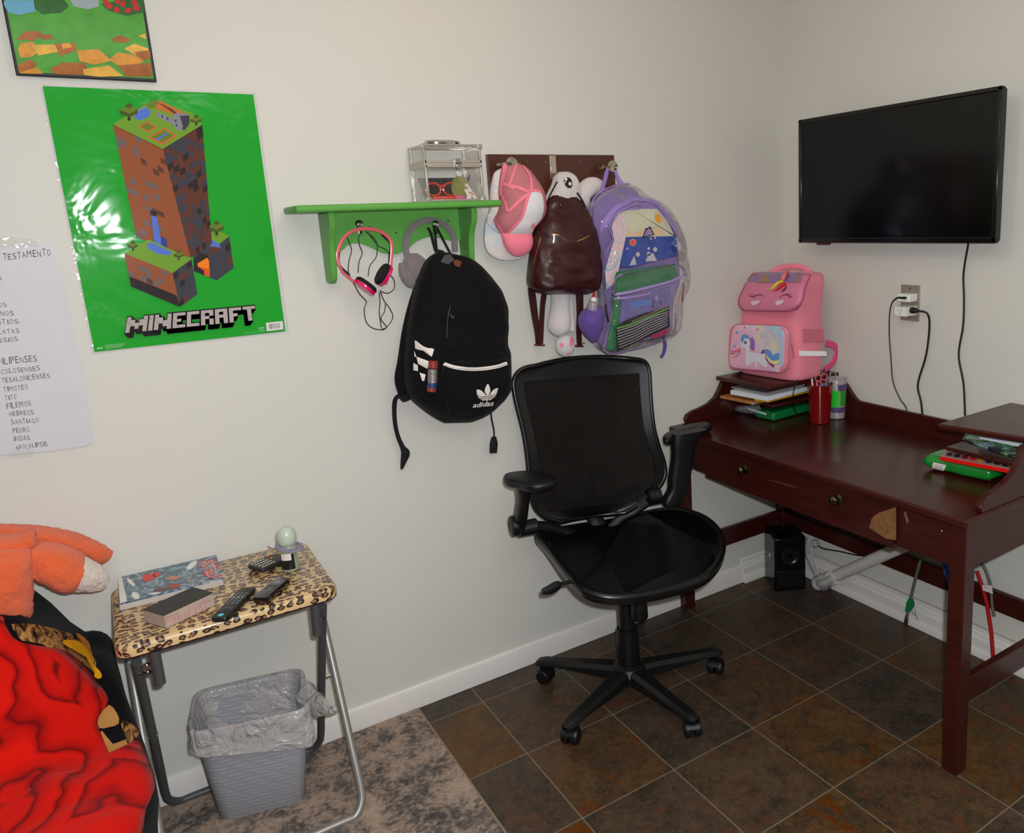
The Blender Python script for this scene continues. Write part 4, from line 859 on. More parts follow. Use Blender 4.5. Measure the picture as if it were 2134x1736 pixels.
# pink cap
m_mesh = mat('pink_mesh', (206, 122, 130), rough=.85, bump=.6, bscale=900)
g = NT(m_mesh); X, Y, Z = g.xyz()
k1 = g.math('SINE', g.math('MULTIPLY', g.math('ADD', X, Z), 1500)); k2 = g.math('SINE', g.math('MULTIPLY', g.math('SUBTRACT', X, Z), 1500))
g.color(g.mix(g.math('GREATER_THAN', g.math('MULTIPLY', k1, k2), .12), lin((216, 134, 140)), lin((164, 92, 100))))
m_pc, m_cw = mat('pink_cotton', (244, 128, 150), rough=.8, sheen=.2, bump=.3, bscale=500), mat('white_foam', (224, 222, 224), rough=.8)
cap1 = thing('baseball_cap', 'pink mesh-back trucker cap with white front hanging on the left chrome knob', 'cap', P(1090, 530, 1, -.07))
b = MB(); puff(b, R3z([((235, 140), (315, 138), .004, .006), ((208, 190), (400, 190), .03, .02), ((192, 270), (455, 265), .05, .025), ((182, 370), (512, 368), .066, .03), ((190, 450), (526, 448), .072, .03), ((178, 520), (526, 520), .07, .03), ((152, 580), (505, 585), .06, .03), ((165, 640), (452, 645), .05, .025), ((200, 695), (436, 690), .03, .018), ((215, 715), (425, 712), .01, .01)]), m_mesh, w=.06, n=44, p=2.3, k=5); crown = b; b.build('crown', cap1, smooth=180)
SC1 = Surf(crown)
b = MB()
dfan(b, SC1, Z3(c2([(425, 378), (500, 372), (524, 440), (524, 520), (500, 585), (448, 645), (425, 695), (300, 712), (235, 700), (330, 600), (385, 490)], 2, True)), m_cw, .0018, 8); b.build('front_panel', cap1)
b = MB()
for q, w_ in (([(238, 150), (225, 230), (205, 330), (205, 400)], .016), ([(320, 150), (290, 250), (270, 320), (300, 345)], .007), ([(370, 170), (420, 250), (432, 330), (418, 378)], .009), ([(205, 300), (260, 320), (330, 335), (400, 365), (440, 358), (505, 368)], .009), ([(418, 378), (340, 440), (262, 515), (240, 460), (205, 380)], .009), ([(418, 378), (395, 450), (350, 580), (238, 696)], .009), ([(152, 575), (190, 640), (235, 700), (330, 712)], .016)):
    dline(b, SC1, Z3(q), w_, m_pc, .0026)
h = SC1.hit(*Z3([(418, 378)])[0]); b.sphere(h[0], .005, m_pc, seg=12); b.build('seam_tape', cap1)
b = MB(); dfan(b, SC1, Z3(disc(440, 625, 12, 22, 12, .5)), m_pc, .004, 2); b.build('emblem', cap1)
b = MB(); puff(b, R3z([((200, 690), (432, 680), .018, .006), ((212, 740), (440, 735), .026, .006), ((228, 790), (436, 785), .026, .006), ((255, 830), (415, 830), .018, .005), ((290, 860), (370, 860), .008, .003), ((320, 868), (345, 868), .001, .001)]), m_pc, w=.07, n=36); b.build('brim', cap1, smooth=180)

# ================================================================== WHITE PLUSH RABBIT + DARK RED LEATHER BACKPACK
m_fur = mat('white_plush', (226, 216, 216), rough=1, sheen=.7, bump=1, bscale=420, bdist=.004)
bun = thing('plush_bag_charm', 'white plush toy squeezed behind and hanging below the dark red leather backpack', 'plush toy', P(1175, 740, 1, -.05))
b = MB(); puff(b, R3z([((650, 216), (715, 214), .01, .01), ((618, 250), (755, 245), .035, .03), ((600, 310), (780, 305), .045, .035), ((570, 370), (792, 370), .045, .035), ((540, 430), (800, 430), .04, .03), ((530, 480), (800, 480), .03, .03), ((540, 520), (780, 520), .01, .02)]), m_fur, w=.055, wr=.004, wsc=40); hd = b; b.build('head', bun, smooth=180)
b = MB(); SH = Surf(hd)
dfan(b, SH, Z3(disc(717, 300, 30, 42, 22, -.35)), mat('plush_black', (16, 16, 20), .7), .0025, 3); dfan(b, SH, Z3(disc(728, 308, 11, 15, 16)), m_wht, .0035, 2); dfan(b, SH, Z3(disc(700, 275, 9, 11, 14)), m_wht, .0035, 2); dfan(b, SH, Z3(disc(693, 298, 5, 6, 10)), m_wht, .0035, 2)
for q in ([(690, 275), (684, 266)], [(686, 288), (680, 284)]): dline(b, SH, Z3(q), .002, mat('plush_black', (16, 16, 20), .7), .0028)
b.build('eye', bun)
b = MB(); b.tube([P(*p, 1, -w) for p, w in zip(Z3([(975, 335), (935, 322), (880, 330), (835, 385), (838, 440), (860, 480)]), (.03, .04, .05, .055, .055, .045))], [.014, .026, .03, .029, .022, .01], m_fur, seg=18); b.build('ear', bun)
b = MB(); b.tube([P(*p, 1, -w) for p, w in zip(Z3([(660, 1120), (655, 1240), (650, 1340), (645, 1420), (645, 1465)]), (.04, .045, .05, .05, .045))], [.034, .031, .037, .037, .018], m_fur, seg=20); b.build('leg', bun)
b = MB(); b.tube([P(*p, 1, -w) for p, w in zip(Z3([(725, 1140), (738, 1300), (745, 1440)]), (.035, .035, .035))], [.014, .012, .014], m_fur, seg=16); b.build('leg', bun)
b = MB(); c = P(*Z3([(692, 1552)])[0], 1, -.05); b.sphere(c, .034, m_fur, (1, .9, 1.15), 22); ft = b; b.build('foot', bun)
SF = Surf(ft); m_pad = mat('pink_pad', (238, 128, 158), .8)
b = MB(); dfan(b, SF, Z3(disc(668, 1548, 16, 18, 14)), m_pad, .001, 2); dfan(b, SF, Z3(disc(742, 1522, 16, 40, 14, .15)), m_pad, .001, 3); dfan(b, SF, Z3(disc(714, 1613, 14, 6, 10, -.3)), m_pad, .001, 2); b.build('pink_pads', bun)

m_lea = mat('dark_red_leather', (56, 18, 20), rough=.42, spec=.4, coat=.12, coatr=.3, bump=.35, bscale=120)
lb = thing('leather_backpack', 'small dark red leather backpack with gold zips hanging in the middle of the coat rack', 'backpack', P(1175, 720, 1, -.06))
b = MB(); puff(b, R3z([((598, 396), (755, 398), .004, .008), ((572, 425), (790, 422), .02, .015), ((540, 480), (850, 485), .03, .03), ((525, 550), (880, 555), .045, .04), ((490, 620), (905, 630), .055, .05), ((458, 700), (928, 710), .06, .05), ((442, 800), (942, 800), .064, .055), ((428, 900), (947, 900), .068, .055), ((416, 1000), (950, 1000), .07, .055), ((414, 1060), (950, 1050), .068, .055), ((430, 1108), (940, 1105), .06, .05), ((475, 1140), (900, 1138), .04, .04), ((520, 1155), (860, 1155), .012, .012)]), m_lea, w=.085, wr=.018, wsc=13, p=2.9, k=5, n=60); lbb = b; b.build('body', lb, smooth=180)
SLB = Surf(lbb); m_gold = mat('gold_zip', (200, 160, 96), rough=.2, metal=1)
b = MB(); dline(b, SLB, Z3([(592, 700), (640, 702), (690, 735), (760, 752), (820, 735), (875, 708)]), .0028, m_gold, .0018)
b.tube([(lambda h: h[0]+h[1]*.004)(SLB.hit(*p)) for p in Z3([(608, 700), (606, 735), (604, 765)])], .0028, m_chr); b.build('front_zip', lb)
b = MB(); dline(b, SLB, Z3([(508, 715), (492, 780), (470, 860), (455, 925)]), .003, m_gold, .0016); dline(b, SLB, Z3([(500, 740), (490, 820), (488, 900), (478, 1040)]), .0014, m_blk, .0012); b.build('side_zip', lb)
b = MB(); dline(b, SLB, Z3([(562, 438), (600, 408), (680, 396), (755, 402), (785, 420)]), .005, m_lea, .002); h = SLB.hit(*Z3([(657, 470)])[0]); b.sphere(h[0], .003, m_gold, seg=8); b.build('top_flap_edge', lb)
def strip(mb, pts, wd, m, w, th=.003):
    vs = []; pts = [P(*p, 1, -(w[i] if isinstance(w, (list, tuple)) else w)) for i, p in enumerate(pts)]
    q = crom(pts, 5) if len(pts) > 2 else pts; wd = wd if isinstance(wd, list) else [wd]*len(pts); ww = [a[0] for a in crom([V((x, 0, 0)) for x in wd], 5)] if len(pts) > 2 else wd
    rings = []
    for i, p in enumerate(q):
        t = (q[min(i+1, len(q)-1)]-q[max(i-1, 0)]).normalized(); s = t.cross(V((0, -1, 0))).normalized(); n = s.cross(t).normalized()
        rings.append([p+s*ww[i]/2+n*th/2, p-s*ww[i]/2+n*th/2, p-s*ww[i]/2-n*th/2, p+s*ww[i]/2-n*th/2])
    mb.loft(rings, m)
b = MB(); strip(b, Z3([(632, 290), (590, 370), (548, 460), (530, 490)]), .004, m_bk2, [.11, .11, .11, .1]); strip(b, Z3([(785, 375), (820, 425), (852, 490)]), .005, m_bk2, [.1, .1, .1]); b.build('cord_handle', lb)
for q, wd in (([(430, 1100), (442, 1180), (462, 1330), (480, 1440), (490, 1545)], [.021, .025, .023, .021, .02]), ([(535, 1140), (520, 1250), (512, 1400), (505, 1540)], [.019, .018, .017, .018]), ([(805, 1140), (808, 1300), (800, 1440), (806, 1560)], [.028, .024, .02, .019])):
    b = MB(); strip(b, Z3(q), wd, m_lea, [.07, .06, .05, .045, .04][:len(q)], .0045); b.build('shoulder_strap', lb, bevel=.001)
b = MB()
for x, y in ((462, 1545), (535, 1548), (775, 1552), (838, 1535)): b.sphere(P(*Z3([(x, y)])[0], 1, -.045), .0035, m_gold, seg=10)
for xa, xb, y in ((462, 535, 1548), (772, 835, 1556)): b.tube([P(*Z3([(xa, y)])[0], 1, -.045), P(*Z3([(xb, y+2)])[0], 1, -.045)], .0026, m_mar, smooth=1)
b.build('strap_buckle', lb)

# ================================================================== CLEAR PURPLE BACKPACK
m_lil = mat('lilac_binding', (150, 122, 190), rough=.6, bump=.3, bscale=700)
m_pur = mat('purple_mesh', (104, 76, 160), rough=.7, bump=.8, bscale=800, sheen=.2)
m_clr = clearplastic('clear_vinyl', (206, 198, 214), .98, .04)
pb = thing('clear_backpack', 'see-through backpack with lilac edging hanging on the right chrome knob', 'backpack', P(1310, 735, 1, -.08))
OUT = [((1110, 312), (1180, 306), .006, .02), ((1010, 345), (1255, 338), .02, .045), ((935, 400), (1305, 395), .04, .06), ((895, 460), (1390, 440), .055, .07), ((884, 540), (1475, 510), .065, .075), ((898, 640), (1530, 610), .075, .075), ((925, 740), (1575, 720), .08, .075), ((945, 850), (1588, 830), .085, .075), ((960, 960), (1600, 930), .09, .075), ((972, 1100), (1605, 1060), .09, .075), ((980, 1250), (1560, 1200), .09, .075), ((965, 1400), (1550, 1340), .085, .07), ((925, 1500), (1540, 1420), .08, .065), ((950, 1575), (1480, 1485), .06, .05), ((1010, 1615), (1300, 1560), .02, .03)]
b = MB(); puff(b, R3z(OUT), m_clr, w=.09, wr=.006, wsc=22, p=3.2, k=4, n=60); sh = b; b.build('clear_shell', pb, smooth=180)
SP5 = Surf(sh)
b = MB(); puff(b, [(Z3([(r[0][0]+18, r[0][1]+8)])[0], Z3([(r[1][0]-30, r[1][1]+8)])[0], .004, .012) for r in OUT[:-1]], mat('lilac_lining', (140, 120, 176), .75, vary=.15, vscale=40), w=.045, n=30); b.build('back_panel', pb, smooth=180)
b = MB(); q = Z3([(884, 520), (925, 405), (1010, 348), (1110, 312), (1190, 308)]); b.tube([P(x, y, 1, -.09) for x, y in q], .003, m_lil, seg=8)
b.build('top_piping', pb)
# main zip band over the front
b = MB(); dline(b, SP5, Z3([(948, 1180), (955, 1020), (948, 860), (965, 700), (1005, 590), (1080, 500), (1180, 445), (1215, 428), (1300, 432), (1390, 455), (1450, 510), (1510, 600), (1555, 700)]), .0145, m_lil, .002); b.build('zip_band', pb)
b = MB(); dline(b, SP5, Z3([(1000, 650), (1055, 560), (1140, 505), (1230, 470), (1290, 478)]), .004, m_lil, .003); dline(b, SP5, Z3([(990, 1010), (1000, 860), (1060, 740), (1030, 640), (1060, 570), (1150, 512), (1270, 500), (1330, 440)]), .0028, m_lil, .0034); dline(b, SP5, Z3([(945, 1440), (960, 1300), (970, 1150), (975, 1010), (1000, 860)]), .003, m_lil, .0034)
dline(b, SP5, Z3([(1400, 470), (1480, 590), (1580, 740), (1590, 840)]), .0028, m_lil, .003)
b.build('piping', pb)
m_iri = mat('iridescent_film', (196, 176, 190), rough=.15, coat=1, coatr=.05)
g = NT(m_iri); g.xyz(); g.color(g.ramp(g.noise(16, 3, None, 2), [(.35, (96, 170, 188)), (.45, (208, 190, 196)), (.56, (222, 182, 190)), (.66, (120, 176, 196))]))
# front upper pocket art and the fan of things in it
inside = []
def sheet(name, label, cat, pts, w, th, m, marks=None, group=None):
    b = MB(); q = [P(*p, 1, -w) for p in Z3(pts)]; b.prism([a+V((0, -th/2, 0)) for a in q], (0, th, 0), m)
    if marks: marks(b, Plane(1, -w-th/2, (0, -1, 0)))
    o = b.build(name, smooth=None); return tag(o, label, cat, group)
m_blu = mat('blue_cover', (34, 66, 150), .4, coat=.4); m_sand = mat('cream_cover', (206, 204, 176), .5); m_ora = mat('orange_print', (236, 164, 40), .5); m_bal = mat('pale_print', (190, 180, 190), .5)
def nb(b, S):
    dpoly(b, S, Z3([(1090, 540), (1200, 500), (1400, 500), (1480, 590), (1540, 715), (1540, 640), (1550, 716), (1180, 716), (1150, 640)][:5]+[(1545, 710), (1160, 716)]), m_sand, .0008)
    dpoly(b, S, Z3([(1180, 672), (1250, 680), (1240, 708), (1175, 702)]), mat('cream_strip', (226, 190, 150), .5), .0012); dpoly(b, S, Z3([(1250, 676), (1440, 650), (1445, 706), (1235, 712)]), mat('cream_strip', (226, 190, 150), .5), .0011)
    dpoly(b, S, Z3(disc(1405, 575, 20, 42, 14, -.45)), m_ora, .0014); dpoly(b, S, Z3(disc(1214, 758, 26, 26, 14)), m_ora, .0012); dpoly(b, S, Z3(disc(1214, 758, 20, 20, 14)), mat('rose_print', (214, 70, 84), .5), .0014)
    for x, y, r in ((1335, 805, 10), (1252, 850, 16), (1385, 812, 16), (1352, 730, 8), (1385, 722, 7), (1335, 845, 14), (1170, 805, 7)): dpoly(b, S, Z3(disc(x, y, r, r*1.2, 12)), m_bal, .0013)
    for q in ([(1185, 935), (1225, 860), (1240, 930)], [(1310, 905), (1335, 845), (1370, 840), (1400, 900)]): dpoly(b, S, Z3(q), m_bal, .0013)
sheet('blue_notebook', 'blue and cream printed notebook inside the clear backpack', 'notebook', [(1150, 560), (1220, 510), (1400, 505), (1480, 590), (1545, 700), (1560, 860), (1420, 890), (1200, 950), (1120, 950)], .135, .006, m_blu, nb)
sheet('iridescent_sheet', 'shimmering pink and teal film sheet at the left inside the clear backpack', 'film', [(1080, 560), (1140, 545), (1175, 640), (1150, 760), (1120, 900), (1095, 1010), (1060, 1080), (1010, 1120), (1000, 980), (1035, 850), (1070, 740), (1050, 640)], .15, .002, m_iri)
m_gfo = mat('green_folder', (18, 112, 58), .4, coat=.3)
sheet('green_folder', 'green folder upright in the front pocket of the clear backpack', 'folder', [(1090, 985), (1540, 920), (1560, 1040), (1190, 1130), (1100, 1150), (1120, 1250), (1090, 1500), (1080, 1590), (1010, 1585), (1060, 1300), (1065, 1100)], .165, .004, m_gfo)
def pouch(b, S):
    tl, tr, br_, bl = (1085, 1435), (1492, 1280), (1488, 1400), (1098, 1585)
    for i in range(7):
        v = (i+.45)/7; a, c = bil((tl, tr, br_, bl), 0.02, v), bil((tl, tr, br_, bl), .98, v)
        dline(b, S, Z3([a, ((a[0]*2+c[0])/3, (a[1]*2+c[1])/3+6), ((a[0]+c[0]*2)/3, (a[1]+c[1]*2)/3-4), c]), .0022, m_bal, .0008)
    dline(b, S, Z3([(1088, 1420), (1200, 1388), (1340, 1330), (1490, 1262)]), .006, mat('green_zip', (96, 150, 70), .5), .0009); dline(b, S, Z3([(1205, 1368), (1340, 1310), (1482, 1245)]), .0025, m_gold, .0014)
sheet('striped_pencil_pouch', 'black and white striped pencil pouch in the front pocket of the clear backpack', 'pouch', [(1086, 1410), (1180, 1350), (1260, 1320), (1490, 1250), (1495, 1405), (1098, 1590)], .178, .006, mat('pouch_black', (22, 20, 22), .7), pouch)
sheet('blue_marker', 'pale blue and violet wallet behind the pencil pouch in the clear backpack', 'wallet', [(1130, 1170), (1500, 1100), (1500, 1260), (1270, 1310), (1110, 1380)], .166, .003, mat('violet_print', (112, 98, 158), .5, vary=.5, vscale=60), lambda b, S: dpoly(b, S, Z3([(1190, 1215), (1360, 1195), (1360, 1240), (1190, 1265)]), mat('blue_print', (96, 120, 190), .5), .001))
sheet('magenta_card', 'magenta card at the bottom right of the clear backpack', 'card', [(1345, 1480), (1480, 1420), (1490, 1450), (1380, 1500)], .166, .003, mat('magenta', (196, 24, 96), .4))
# lower front pocket
b = MB(); puff(b, R3z([((1110, 1010), (1560, 920), .004, .0), ((1080, 1060), (1620, 985), .02, .01), ((1070, 1140), (1600, 1080), .028, .01), ((1050, 1250), (1560, 1180), .03, .01), ((1035, 1350), (1548, 1260), .03, .01), ((1010, 1450), (1548, 1340), .028, .01), ((985, 1540), (1535, 1420), .022, .01), ((990, 1600), (1470, 1490), .01, .006), ((1030, 1618), (1300, 1568), .002, .002)]), m_clr, w=.178, wr=.002, p=5, n=40); fp = b; b.build('front_pocket', pb, smooth=180)
SFP = Surf(fp); m_lil2 = mat('lilac_fabric', (156, 128, 192), rough=.7, bump=.3, bscale=600)
b = MB(); dline(b, SFP, Z3([(1050, 1160), (1065, 1080), (1120, 1010), (1250, 960), (1400, 930), (1520, 905), (1575, 905), (1615, 940), (1615, 1000)]), .0095, m_lil2, .002); dline(b, SFP, Z3([(1075, 1160), (1190, 1140), (1350, 1100), (1500, 1060), (1600, 1015)]), .0085, m_lil2, .002); dline(b, SFP, Z3([(1070, 1192), (1190, 1180), (1350, 1150)]), .0065, m_lil2, .002)
dline(b, SFP, Z3([(1060, 1170), (1050, 1250), (1040, 1320), (1010, 1450), (985, 1540), (1000, 1590), (1060, 1612), (1200, 1580), (1400, 1525), (1510, 1480), (1545, 1400), (1545, 1300)]), .0042, m_lil2, .002); b.build('pocket_binding', pb)
b = MB(); dline(b, SFP, Z3([(1393, 1165), (1398, 1215)]), .0125, m_lil2, .003); b.tube([(lambda h: h[0]+h[1]*.005)(SFP.hit(*p)) for p in Z3([(1365, 1210), (1418, 1200), (1425, 1240), (1400, 1255), (1360, 1255)])], .0018, m_chr, smooth=1, wrap=True, seg=8); b.build('ring_tab', pb)
b = MB(); puff(b, R3z([((890, 1250), (975, 1245), .01, .01), ((850, 1270), (975, 1265), .03, .02), ((812, 1320), (975, 1320), .045, .03), ((805, 1390), (968, 1390), .045, .03), ((830, 1450), (950, 1450), .035, .025), ((870, 1500), (940, 1500), .02, .02), ((900, 1530), (935, 1530), .004, .004)]), m_pur, w=.085, wr=.006, wsc=40, n=36); b.build('mesh_side_pocket', pb, smooth=180)
b = MB()
# mountain mark
qa = [(1283, 722), (1308, 648), (1320, 646), (1326, 654), (1332, 636), (1345, 640), (1375, 700)]
dfan(b, SP5, Z3(qa), mat('mark_black', (24, 18, 30), .5), .0045, 4)
dfan(b, SP5, Z3([(1293, 713), (1312, 660), (1324, 664), (1334, 650), (1342, 656), (1364, 697)]), mat('mark_lilac', (164, 140, 190), .5), .0055, 3)
for x, y, x2, y2 in ((1315, 668, 1307, 706), (1325, 668, 1320, 704), (1337, 660, 1334, 702), (1347, 668, 1350, 698)): dline(b, SP5, Z3([(x, y), (x2, y2)]), .0012, mat('mark_black', (24, 18, 30), .5), .0062)
dline(b, SP5, Z3([(1355, 655), (1402, 634)]), .001, mat('mark_black', (24, 18, 30), .5), .0045); b.build('brand_mark', pb)
strips = ((([(1020, 190), (1008, 240), (990, 310), (972, 375)]), [.011, .014, .013, .011], [.07, .07, .075, .08]), (([(1078, 200), (1090, 240), (1110, 280), (1128, 305)]), [.01, .012, .014, .018], [.075, .08, .085, .09]))
b = MB()
for q, wd, ww in strips: strip(b, Z3(q), wd, m_lil, ww, .003)
b.tube([P(*p, 1, -w) for p, w in zip(Z3([(1020, 195), (1030, 172), (1055, 165), (1075, 178), (1080, 203)]), (.07, .06, .055, .06, .075))], .0045, m_lil, flat=.5); b.build('haul_loop', pb)
b = MB(); strip(b, Z3([(1445, 1480), (1462, 1540), (1455, 1600), (1432, 1645)]), [.013, .015, .014, .012], m_pur, [.05, .045, .045, .045]); b.build('strap_tail', pb)
b = MB(); b.tube([P(*p, 1, -.13) for p in Z3([(1598, 1070), (1606, 1100), (1600, 1160), (1598, 1215)])], [.0016, .003, .0016, .0034], m_blk); b.tube([P(*p, 1, -.2) for p in Z3([(1010, 1230), (1015, 1300), (1030, 1370)])], .0024, m_blk); b.build('zip_pull', pb)
# glue bottle in the side pocket
gl = thing('glue_bottle', 'clear glue bottle with red tip in the side pocket of the see-through backpack', 'bottle', P(1235, 640, 1, -.1))
ax = (P(*Z3([(925, 1090)])[0], 1, -.1)-P(*Z3([(905, 1260)])[0], 1, -.1)).normalized(); c = P(*Z3([(905, 1262)])[0], 1, -.1)
b = MB(); b.lathe([(.016, -.03), (.018, .0), (.018, .008), (.014, .018), (.009, .024)], clearplastic('glue_plastic', (200, 190, 190), .5), c, ax); b.build('bottle', gl)
b = MB(); b.lathe([(.0105, .022), (.0115, .024), (.0105, .034), (.008, .036)], m_whiteplastic, c, ax); b.build('collar', gl)
b = MB(); b.lathe([(.0055, .036), (.0052, .041), (.0035, .05), (.002, .055)], mat('glue_red', (220, 26, 24), .35), c, ax); b.build('tip', gl)
# ================================================================== PINK UNICORN BACKPACK ON THE DESK SHELF
m_upk = mat('bag_pink', (236, 134, 152), rough=.7, sheen=.25, bump=.35, bscale=350, vary=.06, vscale=14)
m_upk2 = mat('face_pink', (214, 124, 152), rough=.45, vary=.05, vscale=10)
m_piping = mat('dusky_pink_binding', (186, 92, 120), rough=.6)
m_lav = mat('lavender_panel', (146, 106, 160), rough=.3, coat=.5)
uni = thing('school_bag', 'pink boxy school bag with sleeping unicorn face, standing on the left desk shelf', 'school bag', (-.19, -.17, .9175))
b = MB(); rings = []
for z, xf, xb, y0, y1, in ((.918, -.262, -.115, -.022, -.318), (.924, -.275, -.1, -.012, -.33), (.96, -.278, -.095, -.01, -.335), (1.05, -.272, -.09, -.01, -.335), (1.14, -.262, -.085, -.012, -.33), (1.22, -.252, -.08, -.016, -.33), (1.265, -.24, -.075, -.022, -.328), (1.296, -.215, -.075, -.035, -.322), (1.312, -.18, -.08, -.055, -.305), (1.317, -.15, -.1, -.09, -.27)):
    ring = []
    for j in range(48):
        a = 2*pi*j/48; c_, s_ = cos(a), sin(a); e_ = 2/5
        x = math.copysign(abs(c_)**e_, c_); y = math.copysign(abs(s_)**e_, s_)
        q = V(((xf+xb)/2+(xb-xf)/2*x, (y0+y1)/2+(y1-y0)/2*-y, z))
        q += V((noise.noise(q*13)*.006, noise.noise(q*11+V((5, 0, 0)))*.005, 0))
        if q.x < (xf+xb)/2: q.x += (-.0)+(abs(q.y)/.33-.5)*.03
        q.y = min(q.y, -.003); ring.append(q)
    rings.append(ring)
for r in rings:
    for q in r: q.y *= .955
n_ = len(rings[0]); rr_ = [crom([r[j] for r in rings], 3) for j in range(n_)]
b.loft([[rr_[j][i] for j in range(n_)] for i in range(len(rr_[0]))], m_upk); ub = b; b.build('body', uni, smooth=180)
SU = Surf(ub); ZU = mapz(1480, 540, .2074)
def RU(rows): return [(ZU([a])[0], ZU([c])[0])+tuple(r) for a, c, *r in rows]
b = MB(); puff(b, RU([((450, 130), (960, 140), .003, .004, -.075), ((415, 165), (1000, 165), .015, .015, -.06), ((385, 225), (965, 235), .02, .02, -.035), ((340, 300), (945, 305), .022, .022, -.018), ((305, 385), (928, 400), .022, .022, -.006), ((298, 450), (900, 465), .022, .022, 0), ((330, 505), (850, 510), .02, .02, 0), ((400, 525), (790, 530), .006, .006, 0)]), m_upk2, ax=0, w=.278, n=44, p=4); fl_ = b; b.build('flap', uni, smooth=180)
SFl = Surf(fl_)
b = MB(); dfan(b, SFl, ZU([(430, 150), (520, 138), (700, 135), (880, 138), (1000, 155), (965, 238), (800, 240), (600, 240), (382, 232), (400, 185)]), m_lav, .002, 4); b.build('lavender_panel', uni)
b = MB(); dline(b, SFl, ZU([(440, 135), (380, 210), (330, 310), (292, 400), (300, 470), (360, 520), (500, 545), (680, 552), (800, 540), (880, 490), (930, 400), (955, 280), (1010, 160)]), .006, m_piping, .0025); b.build('flap_binding', uni)
b = MB(); dk = mat('lash_brown', (70, 34, 46), .6)
dline(b, SFl, ZU([(395, 368), (430, 384), (470, 365), (520, 360), (552, 385)]), .0034, dk, .003, taper=True); dline(b, SFl, ZU([(690, 395), (730, 368), (775, 358), (800, 380), (828, 378)]), .0034, dk, .003, taper=True)
for q in ([(430, 380), (415, 352)], [(445, 376), (436, 350)], [(412, 380), (390, 362)], [(785, 365), (800, 348)], [(795, 372), (818, 356)], [(770, 360), (778, 342)], [(805, 382), (826, 384)]): dline(b, SFl, ZU(q), .0018, dk, .003)
b.build('eyelashes', uni)
m_hrt = mat('pale_heart', (226, 196, 204), .5)
b = MB(); dfan(b, SFl, ZU([(415, 428), (430, 418), (455, 424), (480, 416), (505, 422), (500, 440), (470, 458), (440, 468), (420, 452)]), m_hrt, .003, 3); b.build('cheek_heart', uni); b = MB(); dfan(b, SFl, ZU([(665, 430), (690, 412), (712, 420), (735, 410), (748, 418), (735, 440), (700, 462), (670, 466), (662, 450)]), m_hrt, .003, 3); b.build('cheek_heart', uni)
m_glit = mat('gold_glitter', (196, 160, 130), rough=.25, metal=.6, bump=1, bscale=900)
b = MB(); dfan(b, SFl, ZU([(480, 238), (530, 165), (560, 150), (590, 200), (600, 240)]), m_glit, .004, 3); dfan(b, SFl, ZU([(830, 240), (870, 170), (895, 140), (912, 180), (912, 238)]), mat('grey_pink_glitter', (170, 130, 140), .3, bump=1, bscale=900), .004, 3); b.build('ear', uni)
def usurf(p, o): h = SFl.hit(*ZU([p])[0]); return h[0]+h[1]*o
b = MB(); b.tube([usurf((785, 145), .008), usurf((765, 190), .014), usurf((735, 235), .01)], [.004, .0085, .006], mat('horn_pink', (236, 120, 110), .4)); b.build('horn', uni)
b = MB(); b.tube([usurf((745, 235), .008), usurf((690, 255), .008), usurf((640, 300), .007), usurf((590, 318), .004)], [.0045, .006, .005, .001], mat('horn_yellow', (220, 200, 60), .4)); b.tube([usurf((770, 262), .008), usurf((735, 275), .008), usurf((690, 305), .006), usurf((650, 325), .003)], [.005, .0065, .005, .001], mat('horn_red', (224, 40, 60), .3)); b.tube([usurf((775, 275), .004), usurf((750, 310), .004), usurf((720, 330), .003)], [.002, .003, .001], dk); b.build('forelock', uni)
b = MB(); puff(b, RU([((270, 652), (720, 668), .003, .01), ((225, 690), (778, 705), .016, .02), ((208, 780), (792, 790), .018, .02), ((195, 880), (788, 890), .018, .02), ((182, 980), (782, 1000), .018, .02), ((188, 1060), (770, 1090), .018, .02), ((225, 1100), (725, 1138), .014, .02), ((260, 1112), (680, 1143), .002, .01)]), m_upk, ax=0, w=.295, n=48, p=7); pk_ = b; b.build('pocket', uni, smooth=180)
SPo = Surf(pk_)
m_art = mat('rainbow_print', (220, 190, 210), rough=.35, coat=.3)
g = NT(m_art); X, Y, Z = g.xyz(); a_ = g.math('ADD', g.math('MULTIPLY', Y, -2.2), g.math('MULTIPLY', Z, 1.6)); a_ = g.math('ADD', a_, g.math('MULTIPLY', g.noise(9, 3), .9))
g.color(g.ramp(g.math('ADD', a_, -.22), [(.3, (232, 176, 200)), (.45, (224, 190, 214)), (.55, (224, 212, 190)), (.66, (196, 190, 220)), (.8, (168, 206, 224))]))
b = MB(); outl = [(250, 680), (280, 660), (480, 662), (690, 672), (750, 690), (782, 740), (782, 880), (772, 1060), (750, 1115), (700, 1135), (500, 1115), (260, 1092), (205, 1060), (192, 1000), (205, 850), (222, 720)]
dfan(b, SPo, ZU(c2(outl, 3, True)), m_art, .0015, 7); b.build('printed_panel', uni)
b = MB(); dline(b, SPo, ZU(outl), .0035, m_piping, .003, closed=True); b.build('pocket_piping', uni)
